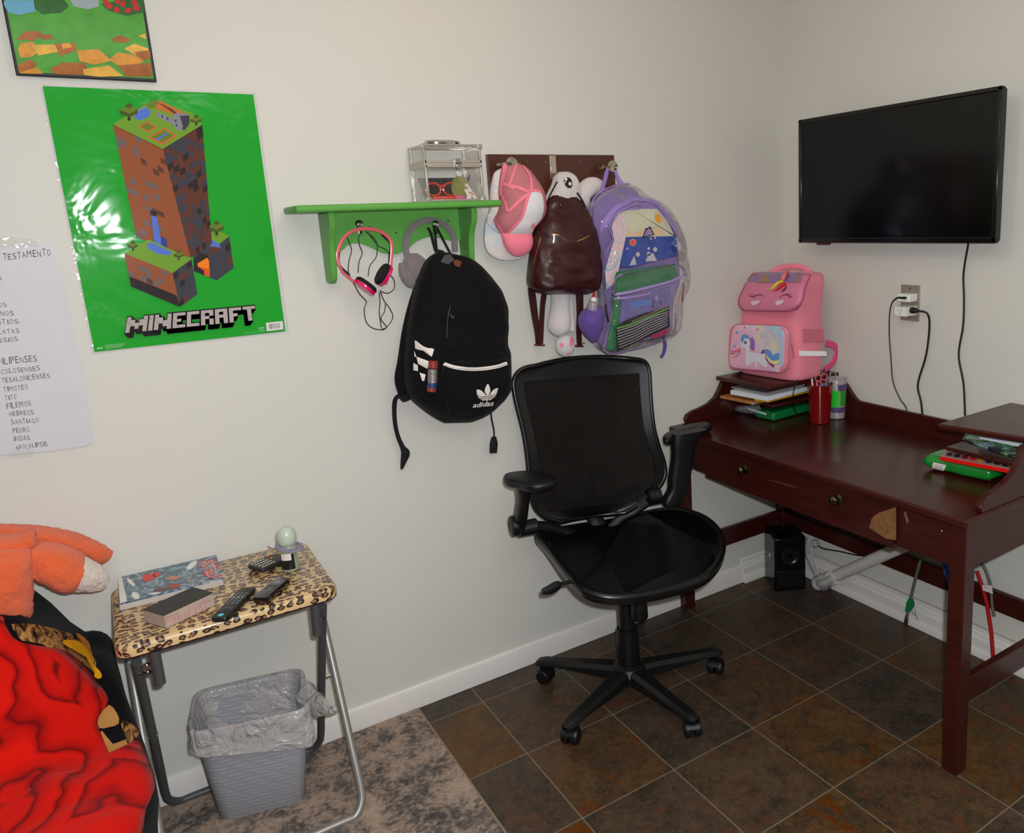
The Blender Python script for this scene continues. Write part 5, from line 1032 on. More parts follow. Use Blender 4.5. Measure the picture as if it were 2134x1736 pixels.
# a little winged pony drawn with plain shapes
b = MB(); pw, pl, pb_, py_, ppu = mat('pony_white', (226, 222, 232), .4), mat('pony_lilac', (150, 100, 190), .4), mat('pony_blue', (100, 150, 216), .4), mat('pony_yellow', (236, 226, 140), .4), mat('pony_plum', (146, 60, 140), .4)
def uf(pts, m, o=.0024): dfan(b, SPo, ZU(pts), m, o, 3)
uf([(360, 960), (380, 900), (400, 930), (480, 945), (560, 960), (580, 1010), (575, 1080), (550, 1085), (540, 1030), (480, 1030), (480, 1080), (455, 1078), (455, 1020), (400, 1010), (385, 1070), (362, 1065)], pw)
uf(c2([(310, 820), (345, 790), (395, 800), (410, 850), (400, 920), (370, 930), (355, 890), (325, 885)], 2, True), pw, .0026)
uf([(312, 815), (320, 770), (355, 750), (390, 770), (400, 800), (370, 785), (340, 800), (330, 850)], pb_, .003); uf([(400, 800), (430, 780), (452, 830), (450, 910), (430, 920), (400, 890), (410, 840)], pl, .003)
uf([(350, 825), (368, 820), (372, 850), (352, 855)], mat('pony_eye', (120, 40, 40), .4), .0034)
uf([(455, 905), (480, 840), (560, 785), (575, 800), (560, 870), (520, 915), (470, 925)], mat('wing_pink', (226, 200, 216), .4), .003)
uf([(540, 920), (580, 900), (620, 930), (640, 990), (690, 975), (695, 940), (700, 1000), (650, 1030), (600, 1010), (560, 960)], pb_, .003); uf([(545, 940), (600, 1010), (660, 1040), (710, 1020), (660, 1060), (600, 1050), (560, 1000)], py_, .0032); uf([(555, 960), (600, 1040), (655, 1062), (640, 1090), (600, 1055), (565, 1010)], ppu, .0034); uf([(512, 940), (540, 905), (560, 915), (540, 955)], ppu, .0036)
for x, y in ((500, 785), (598, 760), (657, 733), (685, 798)): uf([(x+(18 if k % 2 == 0 else 8)*cos(k*pi/5-.3), y+(18 if k % 2 == 0 else 8)*sin(k*pi/5-.3)) for k in range(10)], py_, .0026)
for x, y in ((604, 740), (660, 712), (708, 778)): dline(b, SPo, ZU([(x-2, 690), (x, y)]), .0008, pb_, .0025)
uf(disc(480, 708, 14, 12, 10), mat('rose_dot', (222, 120, 160), .4)); uf(disc(348, 690, 7, 9, 8), ppu); uf(disc(270, 740, 12, 14, 8), pb_); uf(disc(248, 878, 12, 9, 8), pb_); dline(b, SPo, ZU([(255, 875), (258, 830), (272, 845)]), .0012, pb_, .0025); dline(b, SPo, ZU([(478, 710), (450, 748)]), .0012, mat('rose_dot', (222, 120, 160), .4), .0025)
m_lv = mat('love_red', (206, 40, 60), .4); dtext(b, SPo, 'love', ZU([(210, 915), (305, 875), (312, 930), (215, 965)]), m_lv, .0028, bold=.005, shear=.1); dline(b, SPo, ZU([(222, 992), (265, 975), (300, 945), (308, 925)]), .003, m_lv, .0028, taper=True)
b.build('pony_print', uni)
b = MB(); b.tube([P(*p, 0, -x) for p, x in zip(ZU([(600, 140), (680, 95), (800, 70), (920, 80), (1015, 130)]), (.15, .14, .13, .12, .11))], .011, m_upk, flat=.45, seg=14, up=(1, 0, 0)); b.build('handle', uni)
def SideP(pts, y=-.3235): return [P(*p, 1, y) for p in ZU(pts)]
b = MB(); b.prism(SideP([(892, 920), (1150, 925), (1168, 935), (1165, 975), (895, 972)]), (0, -.001, 0), mat('reflective_strip', (250, 250, 250), rough=.25)); b.build('reflective_strip', uni)  # bright white colour stands in for flash thrown back by the strip
b = MB(); b.tube(SideP([(1165, 845), (1240, 868), (1272, 920), (1258, 980), (1225, 1050), (1150, 1110)], -.288), .014, mat('strap_pink', (222, 80, 130), .6), flat=.25, seg=12, up=(0, 1, 0)); b.build('shoulder_strap', uni)
b = MB(); b.prism(SideP([(930, 700), (1135, 700), (1150, 830), (935, 840)], -.322), (0, -.0015, 0), mat('side_pocket_mesh', (214, 116, 132), .8, bump=.6, bscale=900)); b.build('side_pocket', uni, bevel=.0008)
b = MB(); b.tube([P(*p, 0, -.272) for p in ZU([(818, 850), (822, 880), (835, 930), (838, 1000)])], .0022, mat('rose_cord', (190, 90, 100), .5)); b.sphere(P(*ZU([(818, 868)])[0], 0, -.274), .0045, m_steel, seg=10); b.build('zip_pull', uni)

# ================================================================== THINGS ON THE DESK
def slab(pts, z, th):
    """three or four pixel corners on the level z (top face); fourth corner closes the parallelogram"""
    q = [P(x, y, 2, z) for x, y in pts]
    if len(q) == 3: q.append(q[0]+q[2]-q[1])
    return q
def slabthing(name, label, cat, pts, ztop, th, m, group=None, bevel=.0008, back=None, side=None):
    q = slab(pts, ztop, th); b = MB()
    if back is not None: q[3].x = min(q[3].x, back); q[2].x = min(q[2].x, back)
    q = [V((min(a.x, -.024), min(a.y, -.006), a.z)) for a in q]
    b.prism([a-V((0, 0, th)) for a in q], (0, 0, th), m); return tag(b.build(name, bevel=bevel), label, cat, group)
m_wp = mat('white_pages', (216, 220, 226), rough=.6); m_mag = mat('magazine_cover', (120, 110, 110), rough=.35, vary=.6, vscale=30)
g = NT(m_mag); g.xyz(); g.color(g.ramp(g.noise(24, 3, None, 1), [(.35, (44, 44, 52)), (.45, (96, 150, 90)), (.55, (150, 190, 200)), (.62, (150, 40, 100)), (.72, (210, 206, 210))], 'CONSTANT'))
slabthing('grey_booklet', 'thin grey booklet on top of the white sketch pad, left desk shelf', 'booklet', [(1524, 806), (1597, 819), (1678, 800)], .886, .006, mat('grey_cover', (140, 134, 134), .5, vary=.4, vscale=30))
slabthing('sketch_pad', 'thick white sketch pad sticking out of the left desk shelf', 'sketch pad', [(1522, 813), (1599, 827), (1682, 806)], .879, .017, m_wp)
slabthing('yellow_folder', 'yellow and red folder under the white sketch pad, left desk shelf', 'folder', [(1572, 831), (1600, 835), (1684, 814)], .861, .008, mat('yellow_red_card', (196, 150, 20), .5, vary=.3, vscale=20))
b = MB(); q = slab([(1500, 824), (1570, 838), (1620, 826)], .852, .01); q = [V((min(a.x, -.03), min(a.y, -.03), a.z)) for a in q]; b.prism([a-V((0, 0, .012)) for a in q], (0, 0, .011), mat('orange_pencil_pack', (170, 112, 60), .4, vary=.5, vscale=50)); b.sphere(q[1]+V((-.004, 0, -.006)), .006, m_cl, seg=10)
tag(b.build('pencil_packet', bevel=.002), 'orange-brown packet sticking out left below the white sketch pad', 'packet')
m_gw = mat('green_wrapper', (16, 120, 58), rough=.25, coat=.6, coatr=.1, bump=.8, bscale=40, bdist=.004)
slabthing('green_packet', 'green glossy packet on the desktop under the left shelf', 'packet', [(1572, 852), (1612, 860), (1690, 840)], .793, .035, m_gw, bevel=.008)
b = MB(); puff(b, [((1532, 849), (1582, 848), .01, .01), ((1530, 856), (1590, 862), .02, .02), ((1545, 864), (1595, 868), .01, .01)], clearplastic('bag_film', (190, 190, 190), .7), ax=0, w=.29, n=18, wr=.01, wsc=60); b.tube([P(1560, 856, 0, -.32), P(1596, 867, 0, -.32)], .004, m_wp)
zmin = min(v.z for v in b.v); b.v = [v+V((0, 0, .7572-zmin)) for v in b.v]
tag(b.build('clear_plastic_bag'), 'crumpled clear plastic bag left of the green packet on the desktop', 'plastic bag')
# cups
def cup_thing(name, label, cx_, cy_, z0, r0, r1, h, m, y=None):
    c = V((cx_, cy_, z0)); t = thing(name, label, 'cup', c)
    b = MB(); b.lathe([(r0-.004, 0), (r0, .002), (r0+.001, .01), (r1, h), (r1+.0015, h+.001), (r1-.001, h+.001), (r0-.001, .004)], m, c, seg=40, cap=True); b.build('cup_body', t, smooth=50); return c, t
m_rc = mat('red_cup_plastic', (112, 10, 8), rough=.12, trans=.0, coat=.6); cl = clearplastic('clear_cup', (206, 200, 200), .6)
c1_, t1_ = cup_thing('red_cup', 'tall dark red plastic cup full of pens on the desktop', -.172, -.357, .7568, .0385, .0475, .148, m_rc)
c2_p, t2_ = cup_thing('clear_cup', 'clear plastic cup with bright green label behind the red cup', -.078, -.356, .7568, .031, .038, .155, cl)
m_lab = mat('lime_label', (44, 190, 44), .5)
def cyl_patch(a0, a1, h0, h1, m, c, r0, r1, H, rag=0, n=14):
    vs = []; f = []
    for i in range(n+1):
        a = radians(a0+(a1-a0)*i/n); j = (rag if i % 2 else 0)
        for h in (h0-j, h1+j): rr = r0+(r1-r0)*h/H+.0012; vs.append(c+V((cos(a)*rr, sin(a)*rr, h)))
    return vs, [(2*i, 2*i+2, 2*i+3, 2*i+1) for i in range(n)]
b = MB(); dv = (CAM-c2_p); a0 = math.degrees(math.atan2(dv.y, dv.x)); b.add(*(lambda r: (r[0], r[1]))(cyl_patch(a0-70, a0+15, .05, .112, m_lab, c2_p, .0312, .0382, .155, .004)), m_lab)
b.add(*cyl_patch(a0+22, a0+62, .055, .11, m_lab, c2_p, .0312, .0382, .155, .003), mat('green_label_shade', (36, 150, 40), .5)); b.add(*cyl_patch(a0+5, a0+75, .112, .135, m_lab, c2_p, .031, .038, .155, .003), mat('violet_label', (86, 66, 110), .5)); b.add(*cyl_patch(a0-75, a0+60, .028, .046, m_lab, c2_p, .031, .038, .155, .003), mat('violet_label', (86, 66, 110), .5)); b.build('label', t2_)
PEN = [('white', 0, (222, 214, 208), .16, -.022, -.004, (-.03, .01)), ('pink', 1, (214, 110, 140), .15, -.008, .008, (.0, .01)), ('red', 2, (190, 50, 50), .152, .0, -.008, (.006, -.01)), ('blue', 3, (40, 110, 170), .142, .006, -.012, (.0, -.01)), ('teal', 4, (20, 90, 84), .14, .012, -.004, (.012, .0)), ('grey', 5, (120, 120, 124), .148, .02, .004, (.022, .008)), ('black', 6, (30, 30, 34), .144, .024, -.008, (.026, -.01)), ('violet', 7, (120, 60, 150), .135, -.004, -.018, (-.01, -.016))]
ur = CR.copy(); ur.z = 0; ur.normalize(); vf = V((-ur.y, ur.x, 0))
for nm, i, rgb, L, u, w_, (tu, tv_) in PEN:
    c = c1_+V((0, 0, .006)); a = c+ur*(u*.7)+vf*(w_*.7); e = c+ur*(u*1.2+tu*.25)+vf*(w_*1.2+tv_*.25)+V((0, 0, L+.042)); dd = (e-a).normalized()
    t = thing('pen', '%s pen standing in the red cup' % nm, 'pen', a, 'pens in the red cup')
    b = MB(); m = mat('pen_'+nm, rgb, .3, coat=.3); b.tube([a, a+dd*(L*.8)], .0036, m, smooth=1); b.build('barrel', t)
    b = MB(); b.tube([a+dd*(L*.8), a+dd*L, a+dd*(L+.006)], [.0042, .004, .002], mat('pen_cap_'+nm, tuple(min(255, int(k*.75+40)) for k in rgb), .25), smooth=1); b.build('cap', t)
t = thing('scissors', 'pink-handled scissors standing in the red cup', 'scissors', c1_+V((0, 0, .03)))
b = MB(); hc = c1_+V((0, 0, .172))
for s, o in ((-1, -.006), (1, .016)): b.tube([hc+ur*(o+.011*cos(a))+V((0, 0, .002*s+.012*sin(a))) for a in [2*pi*k/14 for k in range(14)]], .0028, mat('scissor_pink', (196, 92, 100), .3, coat=.3), smooth=2, wrap=True)
b.build('handle', t)
b = MB(); b.tube([hc+ur*.004-V((0, 0, .012)), c1_+ur*.004+V((0, 0, .03))], [.005, .002], m_steel, flat=.3, smooth=1); b.build('blade', t)
b = MB(); b.tube([hc+ur*.03+vf*.006-V((0, 0, .05)), hc+ur*.045+vf*.006+V((0, 0, 0))], .003, m_cl, smooth=1); b.tube([hc+ur*(.05+.011*cos(a))+vf*.006+V((0, 0, .008+.012*sin(a))) for a in [2*pi*k/12 for k in range(12)]], .0028, mat('grey_pink_ring', (150, 120, 120), .25, coat=.4), smooth=2, wrap=True)
tag(b.build('ring_wand'), 'grey ring-ended stick leaning at the right of the red cup', 'stick')
b = MB(); b.tube([P(1662, 790, 0, -.3), P(1655, 812, 0, -.36), P(1652, 835, 0, -.36), P(1655, 850, 0, -.33), P(1662, 862, 0, -.3)], .0016, m_cord)
tag(b.build('thin_cord'), 'thin black cord hanging from the left desk shelf past the books', 'cord')
# right-hand side of the desk
ZR = mapz(1900, 830, .1325)
m_wipe = mat('green_wipes', (20, 128, 44), rough=.22, coat=.6, coatr=.08, bump=.7, bscale=35, bdist=.004, vary=.25, vscale=18)
wp = thing('wipes_packet', 'green glossy wipes packet with barcode, on the desktop under the red paint set', 'packet', P(2000, 985, 2, .757))
bot = slab(ZR([(175, 1090), (1230, 1330), (1540, 1190)]), .762, 0); e1_, e2_ = bot[1]-bot[0], bot[2]-bot[1]; rings = []
for i in range(15):
    t_ = i/14; k = min(1, sin(pi*min(max(t_*1.0, .0), 1))*3.5)**.5 if 0 < t_ < 1 else .06; hh = .012+.013*k*(.9+.2*noise.noise(V((t_*6, 0, 0))))
    rings.append([bot[0]+e1_*t_+e2_*(.5+.5*math.copysign(abs(cos(a))**.5, cos(a)))+V((0, 0, .015+hh*math.copysign(abs(sin(a))**.6, sin(a))+noise.noise(V((t_*8, cos(a)*2, 3)))*.002*k-(0 if k > .3 else 0))) for a in [2*pi*j/28 for j in range(28)]])
b = MB(); b.loft(rings, m_wipe); zmin = min(v.z for v in b.v); b.v = [v+V((0, 0, .7568-zmin)) for v in b.v]; ztop_w = max(v.z for v in b.v); b.build('packet', wp, smooth=180); SWp = Surf(b)
b = MB(); dpatch(b, SWp, ZR([(345, 1005), (550, 1050), (505, 1140), (320, 1090)]), m_wht, 4, 4, .0015)
for i in range(9): q = ZR([(375+i*15, 1030+i*3.5), (360+i*15, 1090+i*3.5)]); dline(b, SWp, q, .0007, mat('bar_ink', (90, 90, 100), .5), .0022)
b.build('barcode_label', wp); b = MB(); dfan(b, SWp, ZR(disc(1220, 1300, 26, 20, 12, .2)), m_wht, .0015, 2); b.build('white_mark', wp)
ps = thing('paint_set', 'red watercolour paint set with clear lid lying on the green wipes packet', 'paint set', P(2030, 960, 2, ztop_w))
zt_ = ztop_w+.014; q = slab(ZR([(450, 905), (1590, 1120), (1640, 1030)]), zt_, .0); q[3] = q[0]+(q[2]-q[1])
b = MB(); b.prism([a-V((0, 0, .014)) for a in q], (0, 0, .0125), mat('paint_red', (206, 20, 14), .3, coat=.3)); b.build('tray', ps, bevel=.001)
b = MB(); b.prism([a-V((0, 0, .0014)) for a in q], (0, 0, .0014), mat('tray_inner', (150, 120, 120), .4, vary=.3, vscale=60)); 
b.build('lid', ps)
for i, rgb in enumerate([(60, 40, 40), (40, 34, 36), (120, 30, 28), (190, 40, 30), (206, 130, 40), (60, 60, 50), (44, 46, 44), (34, 34, 40)]):
    u = .1+i*.112; c = q[0]+(q[1]-q[0])*u+(q[3]-q[0])*.5; a1_, a2_ = (q[1]-q[0]).normalized()*.0105, (q[3]-q[0])*.3
    b = MB(); b.prism([c+a1_*.9*cos(a)+a2_*sin(a)+V((0, 0, .0002)) for a in [2*pi*k/18 for k in range(18)]], (0, 0, .0012), mat('paint_pan_%s' % 'abcdefgh'[i], rgb, .4)); o = b.build('paint_pan', ps)
slabthing('paper_ream', 'block of white paper under the right desk shelf', 'paper', [(2041, 904), (2134, 922.5), (2180, 906)], .868, .016, m_wp)
b = MB(); q = slab(ZR([(800, 620), (1290, 800), (1700, 910)]), .845, 0); q2 = slab(ZR([(850, 530), (1180, 560), (1800, 620)]), .856, 0)
b.add([q[0], q[1], q[2], q2[2], q2[1], q2[0]]+[a-V((0, 0, .004)) for a in (q[0], q[1], q[2], q2[2], q2[1], q2[0])], [(0, 1, 2, 3, 4, 5), (11, 10, 9, 8, 7, 6), (0, 6, 7, 1), (1, 7, 8, 2), (2, 8, 9, 3), (3, 9, 10, 4), (4, 10, 11, 5), (5, 11, 6, 0)], m_mag)
zmin = min(v.z for v in b.v); b.v = [v+V((0, 0, .8382-zmin)) for v in b.v]
tag(b.build('magazine'), 'colourful magazine sticking out below the white paper, right desk shelf', 'magazine')

# ================================================================== FOLDING TABLE
m_leo = mat('leopard_vinyl', (205, 165, 110), rough=.3, coat=.3, coatr=.1)
g = NT(m_leo); X, Y, Z = g.xyz()
ds = g.noise(22, 3); dv_ = g.n('VectorMath', operation='MULTIPLY_ADD'); g.l(g.comb(ds, g.noise(19, 2), g.noise(17, 2)), dv_.inputs[0]); dv_.inputs[1].default_value = (.016, .016, .016); g.l(g.tc, dv_.inputs[2])
sp_ = g.n('SeparateXYZ'); g.l(dv_.outputs[0], sp_.inputs[0])
vo = g.n('TexVoronoi', feature='F1', voronoi_dimensions='2D'); vo.inputs['Scale'].default_value = 1; vo.inputs['Randomness'].default_value = .7; g.l(g.comb(g.math('MULTIPLY', sp_.outputs[0], 46), g.math('MULTIPLY', g.math('SUBTRACT', sp_.outputs[1], sp_.outputs[2]), 70)), vo.inputs['Vector'])
dd_ = vo.outputs['Distance']; brk = g.noise(95, 2)
ring = g.math('MULTIPLY', g.math('MULTIPLY', g.math('GREATER_THAN', dd_, .2), g.math('LESS_THAN', dd_, .42)), g.math('GREATER_THAN', brk, .43))
fill = g.math('LESS_THAN', dd_, .3)
g.color(g.mix(ring, g.mix(fill, lin((206, 174, 126)), lin((140, 98, 74))), lin((34, 22, 18))))
TT = .672
tab = thing('folding_table', 'small folding table with leopard print top and metal tube legs, beside the bed', 'table', (-2.2, -.2, 0))
b = MB(); rings = []
def rrect(x0, x1, y0, y1, r, z, n=6):
    out = []
    for cx_, cy_, a0 in ((x1-r, y1-r, 0), (x0+r, y1-r, 90), (x0+r, y0+r, 180), (x1-r, y0+r, 270)):
        for k in range(n+1): a = radians(a0+90*k/n); out.append(V((cx_+r*cos(a), cy_+r*sin(a), z)))
    return out
X0, X1, Y0, Y1 = -2.436, -1.962, -.41, -.022
for ins, z in ((.004, TT-.03), (0, TT-.027), (0, TT-.008), (.003, TT-.003), (.009, TT)): rings.append(rrect(X0+ins, X1-ins, Y0+ins, Y1-ins, .035, z))
b.loft(rings, m_leo); b.build('tabletop', tab, smooth=40)
b = MB(); b.loft([rrect(X0+.003, X1-.003, Y0+.003, Y1-.003, .033, TT-.032), rrect(X0, X1, Y0, Y1, .035, TT-.029)], mat('dark_edge', (46, 30, 24), .5)); b.build('underside', tab)
m_tube, m_tubed = mat('tube_steel', (150, 146, 142), rough=.4, metal=.45), mat('tube_grey', (84, 85, 86), rough=.5, metal=.3)
def U(xl, xr, yb, yt, zt, m, xo=0):
    """bent tube: up the left side, along the floor, up the right side"""
    def leg(x, t): return V((x, yb+(yt-yb)*t, .011+(zt-.011)*t))
    r = .055; L = []
    L += [leg(xl, t) for t in (1, .75, .5, .25)]+[leg(xl, .1)]
    L += [leg(xl, .1).lerp(leg(xl, 0), .6)+V((.006, 0, 0)), leg(xl, 0)+V((.03, 0, 0)), leg(xl, 0)+V((.075, 0, 0))]
    R_ = [leg(xr, 0)-V((.075, 0, 0)), leg(xr, 0)-V((.03, 0, 0)), leg(xr, .1).lerp(leg(xr, 0), .6)-V((.006, 0, 0)), leg(xr, .1)]+[leg(xr, t) for t in (.25, .5, .75, 1)]
    b = MB(); b.tube(L+R_, .0105, m, seg=14, smooth=5); return b
U(-2.422, -1.964, -.395, -.06, TT-.032, m_tube).build('front_leg_frame', tab)
U(-2.402, -1.998, -.03, -.37, .615, m_tubed).build('rear_leg_frame', tab)
for px, x in ((0, -2.365), (1, -2.02)):
    b = MB(); b.tube([(x, -.395, TT-.03), (x, -.375, TT-.125)], .0115, m_tubed, smooth=1, seg=14); b.build('support_stub', tab)
    xd = (-2.402, -1.998)[px]
    for dz in (0, -.018):
        b = MB(); b.tube([(x, -.383+dz*.2, TT-.072+dz), (xd, -.365+dz*.2, .6+dz)], .0035, m_chr, smooth=1); b.sphere(((x+xd)/2, -.375, TT-.072+dz), .006, m_chr, seg=10); b.build('hinge_pin', tab)
for x in (-2.41, -1.986):
    b = MB(); b.tube([(x-.02, -.215, .335), (x+.02, -.215, .335)], .005, m_chr, smooth=1); b.build('pivot_bolt', tab)

# ---- on the table
bk = thing('comic_book', 'comic book with blue and red cover lying at the back left of the table', 'book', (-2.31, -.1, TT))
zt = TT+.016; C0 = slab([(249, 1260), (464, 1207), (451, 1157)], zt, 0); C0 = [C0[0], C0[1], C0[2], C0[3]]
b = MB(); b.prism([a-V((0, 0, .0155)) for a in C0], (0, 0, .014), mat('book_pages', (206, 196, 188), .8, bump=1, bscale=900)); b.build('pages', bk)
m_cv = mat('comic_cover', (60, 110, 130), rough=.3, coat=.5, coatr=.1)
g = NT(m_cv); g.xyz(); g.color(g.ramp(g.noise(17, 5, None, 2.5, .6), [(.3, (22, 26, 54)), (.42, (30, 76, 92)), (.5, (66, 104, 132)), (.56, (160, 176, 186)), (.61, (52, 56, 96)), (.75, (34, 40, 74))]))
b = MB(); SCb = Plane(2, zt+.0012, (0, 0, 1)); Zc = mapz(225, 1090, .22965)
b.prism([a-V((0, 0, .0016)) for a in C0], (0, 0, .0026), m_cv)
m_cr = mat('comic_red', (206, 50, 44), .35); m_cw2 = mat('comic_white', (224, 222, 216), .4); sk = mat('comic_tan', (190, 130, 100), .4)
dpoly(b, SCb, Zc([(90, 500), (125, 490), (175, 712), (110, 730)]), m_cw2, .0002)
qf = Zc([(972, 330), (1050, 500), (890, 518), (812, 352)])
dtext(b, SCb, 'FGTeeV', [qf[0], qf[1], qf[2], qf[3]], m_cw2, .0003, bold=.045); dtext(b, SCb, 'FGTeeV', [qf[0], qf[1], qf[2], qf[3]], m_cr, .0006, bold=.015)
for s, q in (('THE', [(868, 478), (872, 500), (838, 503), (834, 481)]), ('SWITCHEROO', [(800, 450), (836, 552), (796, 556), (758, 454)]), ('RESCUE', [(740, 466), (776, 552), (730, 556), (694, 478)])): dtext(b, SCb, s, Zc(q), m_cw2, .0003, bold=.05); dtext(b, SCb, s, Zc(q), mat('comic_ink', (40, 36, 50), .4), .0005)
for q, m in ((disc(370, 492, 62, 36, 16, -.3), m_cr), (disc(440, 470, 38, 22, 14, -.2), m_cr), (disc(590, 500, 60, 20, 14, -.1), sk), (disc(600, 572, 66, 22, 14, -.1), mat('comic_rust', (160, 70, 44), .4)), (disc(400, 458, 34, 10, 12, -.2), sk), (disc(480, 600, 60, 18, 12, -.1), mat('comic_brown', (110, 70, 60), .4)), (disc(420, 640, 60, 8, 12, -.1), m_cw2), (disc(250, 660, 40, 30, 12, .5), m_cw2), (disc(210, 540, 18, 50, 12, -.8), m_cw2), (disc(760, 385, 60, 24, 12, -.7), m_cw2)): dpoly(b, SCb, Zc(q), m, .0003)
b.build('cover', bk)
bb_ = thing('black_book', 'small thick black book with pink marks on its page edges, on the table', 'book', (-2.3, -.31, TT))
zt = TT+.033; q = slab([(297, 1270), (341, 1283), (445, 1235)], zt, 0)
b = MB(); ctr = (q[0]+q[2])/2; qi = [ctr+(a-ctr)*.985 for a in q]; m_pg2 = mat('aged_pages', (186, 164, 152), .85, vary=.15, vscale=60, bump=.8, bscale=700)
b.prism([a-V((0, 0, .0325)) for a in qi], (0, 0, .0315), m_pg2)
Ze = mapz(225, 1090, .22965)
class EdgeS:
    def __init__(s): s.n = (qi[2]-qi[1]).cross(V((0, 0, 1))).normalized(); s.n = s.n if s.n.dot(CAM-qi[1]) > 0 else -s.n
    def hit(s, px, py): return PP(px, py, qi[1], s.n), s.n
ES = EdgeS(); m_pm = mat('pink_marker', (206, 104, 110), .7)
for q_ in ([(595, 905), (620, 815), (650, 870)], [(600, 872), (640, 858)], [(735, 850), (728, 790)], [(700, 865), (700, 800), (690, 800)], [(800, 830), (790, 760)], [(860, 800), (840, 730), (930, 705)], [(520, 850), (530, 905), (515, 905)], [(525, 862), (590, 838)], [(880, 720), (890, 790)]): dline(b, ES, Ze(q_), .0016, m_pm, .0004, k=1 if len(q_) == 2 else 3)
b.build('pages', bb_)
b = MB(); b.prism([a-V((0, 0, .001)) for a in q], (0, 0, .0014), mat('black_cover', (44, 40, 38), .55, bump=.3, bscale=400)); b.prism([a-V((0, 0, .0332)) for a in q], (0, 0, .001), mat('black_cover', (44, 40, 38), .55, bump=.3, bscale=400)); b.build('cover', bb_)
def remote(name, label, near, far, z, th, m, m_b, grid, extra=None, taper=1.0):
    """near/far = two pixel corners at each end of the top face"""
    q = [P(*p, 2, z) for p in (near[0], near[1], far[1], far[0])]
    t = thing(name, label, 'remote control', (q[0]+q[2])/2-V((0, 0, th)), 'remote controls on the leopard print table')
    b = MB(); ctr = sum(q, V((0, 0, 0)))/4; up_ = V((0, 0, 1)); rings = []
    L = ((q[2]+q[3])/2-(q[0]+q[1])/2); Wd = ((q[1]+q[2])/2-(q[0]+q[3])/2); ln, wn_ = L.length, Wd.length; L.normalize(); Wd = up_.cross(L)*-1
    for k, (s, dz) in enumerate(((.86, -th), (.96, -th*.75), (1.0, -th*.35), (.97, -.0012), (.9, 0))):
        rings.append([ctr+L*(ln/2*s*math.copysign(abs(cos(a))**.22, cos(a)))+Wd*(wn_/2*s*math.copysign(abs(sin(a))**.3, sin(a)))+V((0, 0, dz)) for a in [2*pi*j/40 for j in range(40)]])
    b.loft(rings, m); b.build('case', t, smooth=45)
    for (u, v, ru, rv, mm, hh) in grid:
        b = MB(); c = ctr+L*(u*ln/2)+Wd*(v*wn_/2); b.loft([[c+L*ru*k*cos(a)+Wd*rv*k*sin(a)+V((0, 0, h_)) for a in [2*pi*j/12 for j in range(12)]] for k, h_ in ((1, -.0005), (1, hh*.7), (.85, hh))], mm); b.build('button', t)
    return t
m_btn, m_btl = mat('button_grey', (128, 128, 126), .5), mat('button_pale', (188, 184, 176), .5)
m_blub = mat('button_blue', (90, 190, 220), .3)
gr = [(-.82, .0, .0065, .0065, m_blub, .0008), (-.5, 0, .015, .0155, mat('ring_black', (26, 26, 28), .3), .001), (-.5, 0, .009, .009, m_blk, .0016)]
for i in range(6):
    for j in (-1, 0, 1): gr.append((-.12+i*.13, j*.5, .0022, .0032, m_btn if i not in (3,) else m_btl, .0008))
remote('remote_control', 'long slim black remote with a blue button at its near end, nearest the table edge', [(442, 1284), (466, 1292)], [(504, 1221), (534, 1222)], TT+.016, .0155, mat('remote_black', (24, 23, 23), .4), None, gr)
gr = [(.45, 0, .017, .017, mat('pad_grey', (96, 96, 96), .4), .0012), (.45, 0, .009, .009, m_btn, .002)]+[(.1, j*.5, .005, .005, mat('button_dark', (70, 70, 70), .5), .001) for j in (-1, 0, 1)]+[(-.12, j*.5, .004, .004, mat('button_dark', (70, 70, 70), .5), .001) for j in (-1, 1)]
remote('remote_control', 'glossy black remote with a round grey pad, in the middle of the table', [(526, 1243), (552, 1248)], [(578, 1200), (606, 1203)], TT+.022, .0215, mat('remote_gloss', (20, 17, 17), .12, coat=.8), None, gr)
gr = []
for i in range(5):
    for j in range(4): gr.append((-.72+i*.2, -.66+j*.44, .0034, .0036, m_btl, .0008))
for j, c in enumerate([(200, 50, 30), (206, 170, 40), (40, 100, 60), (60, 60, 150)]): gr.append((.42, -.66+j*.44, .003, .004, mat('colour_button_%s' % 'abcd'[j], c, .4), .0008))
for j in range(4): gr.append((.62, -.66+j*.44, .0026, .0034, mat('button_red_dark', (130, 40, 36), .4), .0008))
remote('remote_control', 'small dark remote with rows of pale buttons and a red one, behind the roll-on bottle', [(518, 1176), (540, 1188)], [(573, 1150), (598, 1163)], TT+.014, .0135, mat('remote_dark', (42, 40, 40), .45), None, gr)
ro = thing('deodorant_bottle', 'roll-on deodorant bottle with pale green ball cap, at the back right of the table', 'bottle', P(607, 1186, 2, TT))
c = P(607, 1186, 2, TT)
b = MB(); b.lathe([(.018, 0), (.022, .002), (.0225, .01), (.0205, .03), (.0195, .045), (.021, .06), (.018, .068), (.015, .072)], clearplastic('frosted_glass', (176, 184, 160), .35, .2), c, seg=30); b.lathe([(.012, .003), (.0175, .006), (.0165, .05), (.012, .052)], mat('gel_green', (150, 160, 130), .3), c, seg=24); b.build('bottle', ro, smooth=50)
b = MB(); b.lathe([(.018, .07), (.0215, .072), (.024, .082), (.0245, .092), (.023, .103), (.018, .113), (.01, .119), (.002, .1205)], mat('pale_green_cap', (186, 196, 178), rough=.3, coat=.3), c, seg=32); b.build('cap', ro, smooth=50)
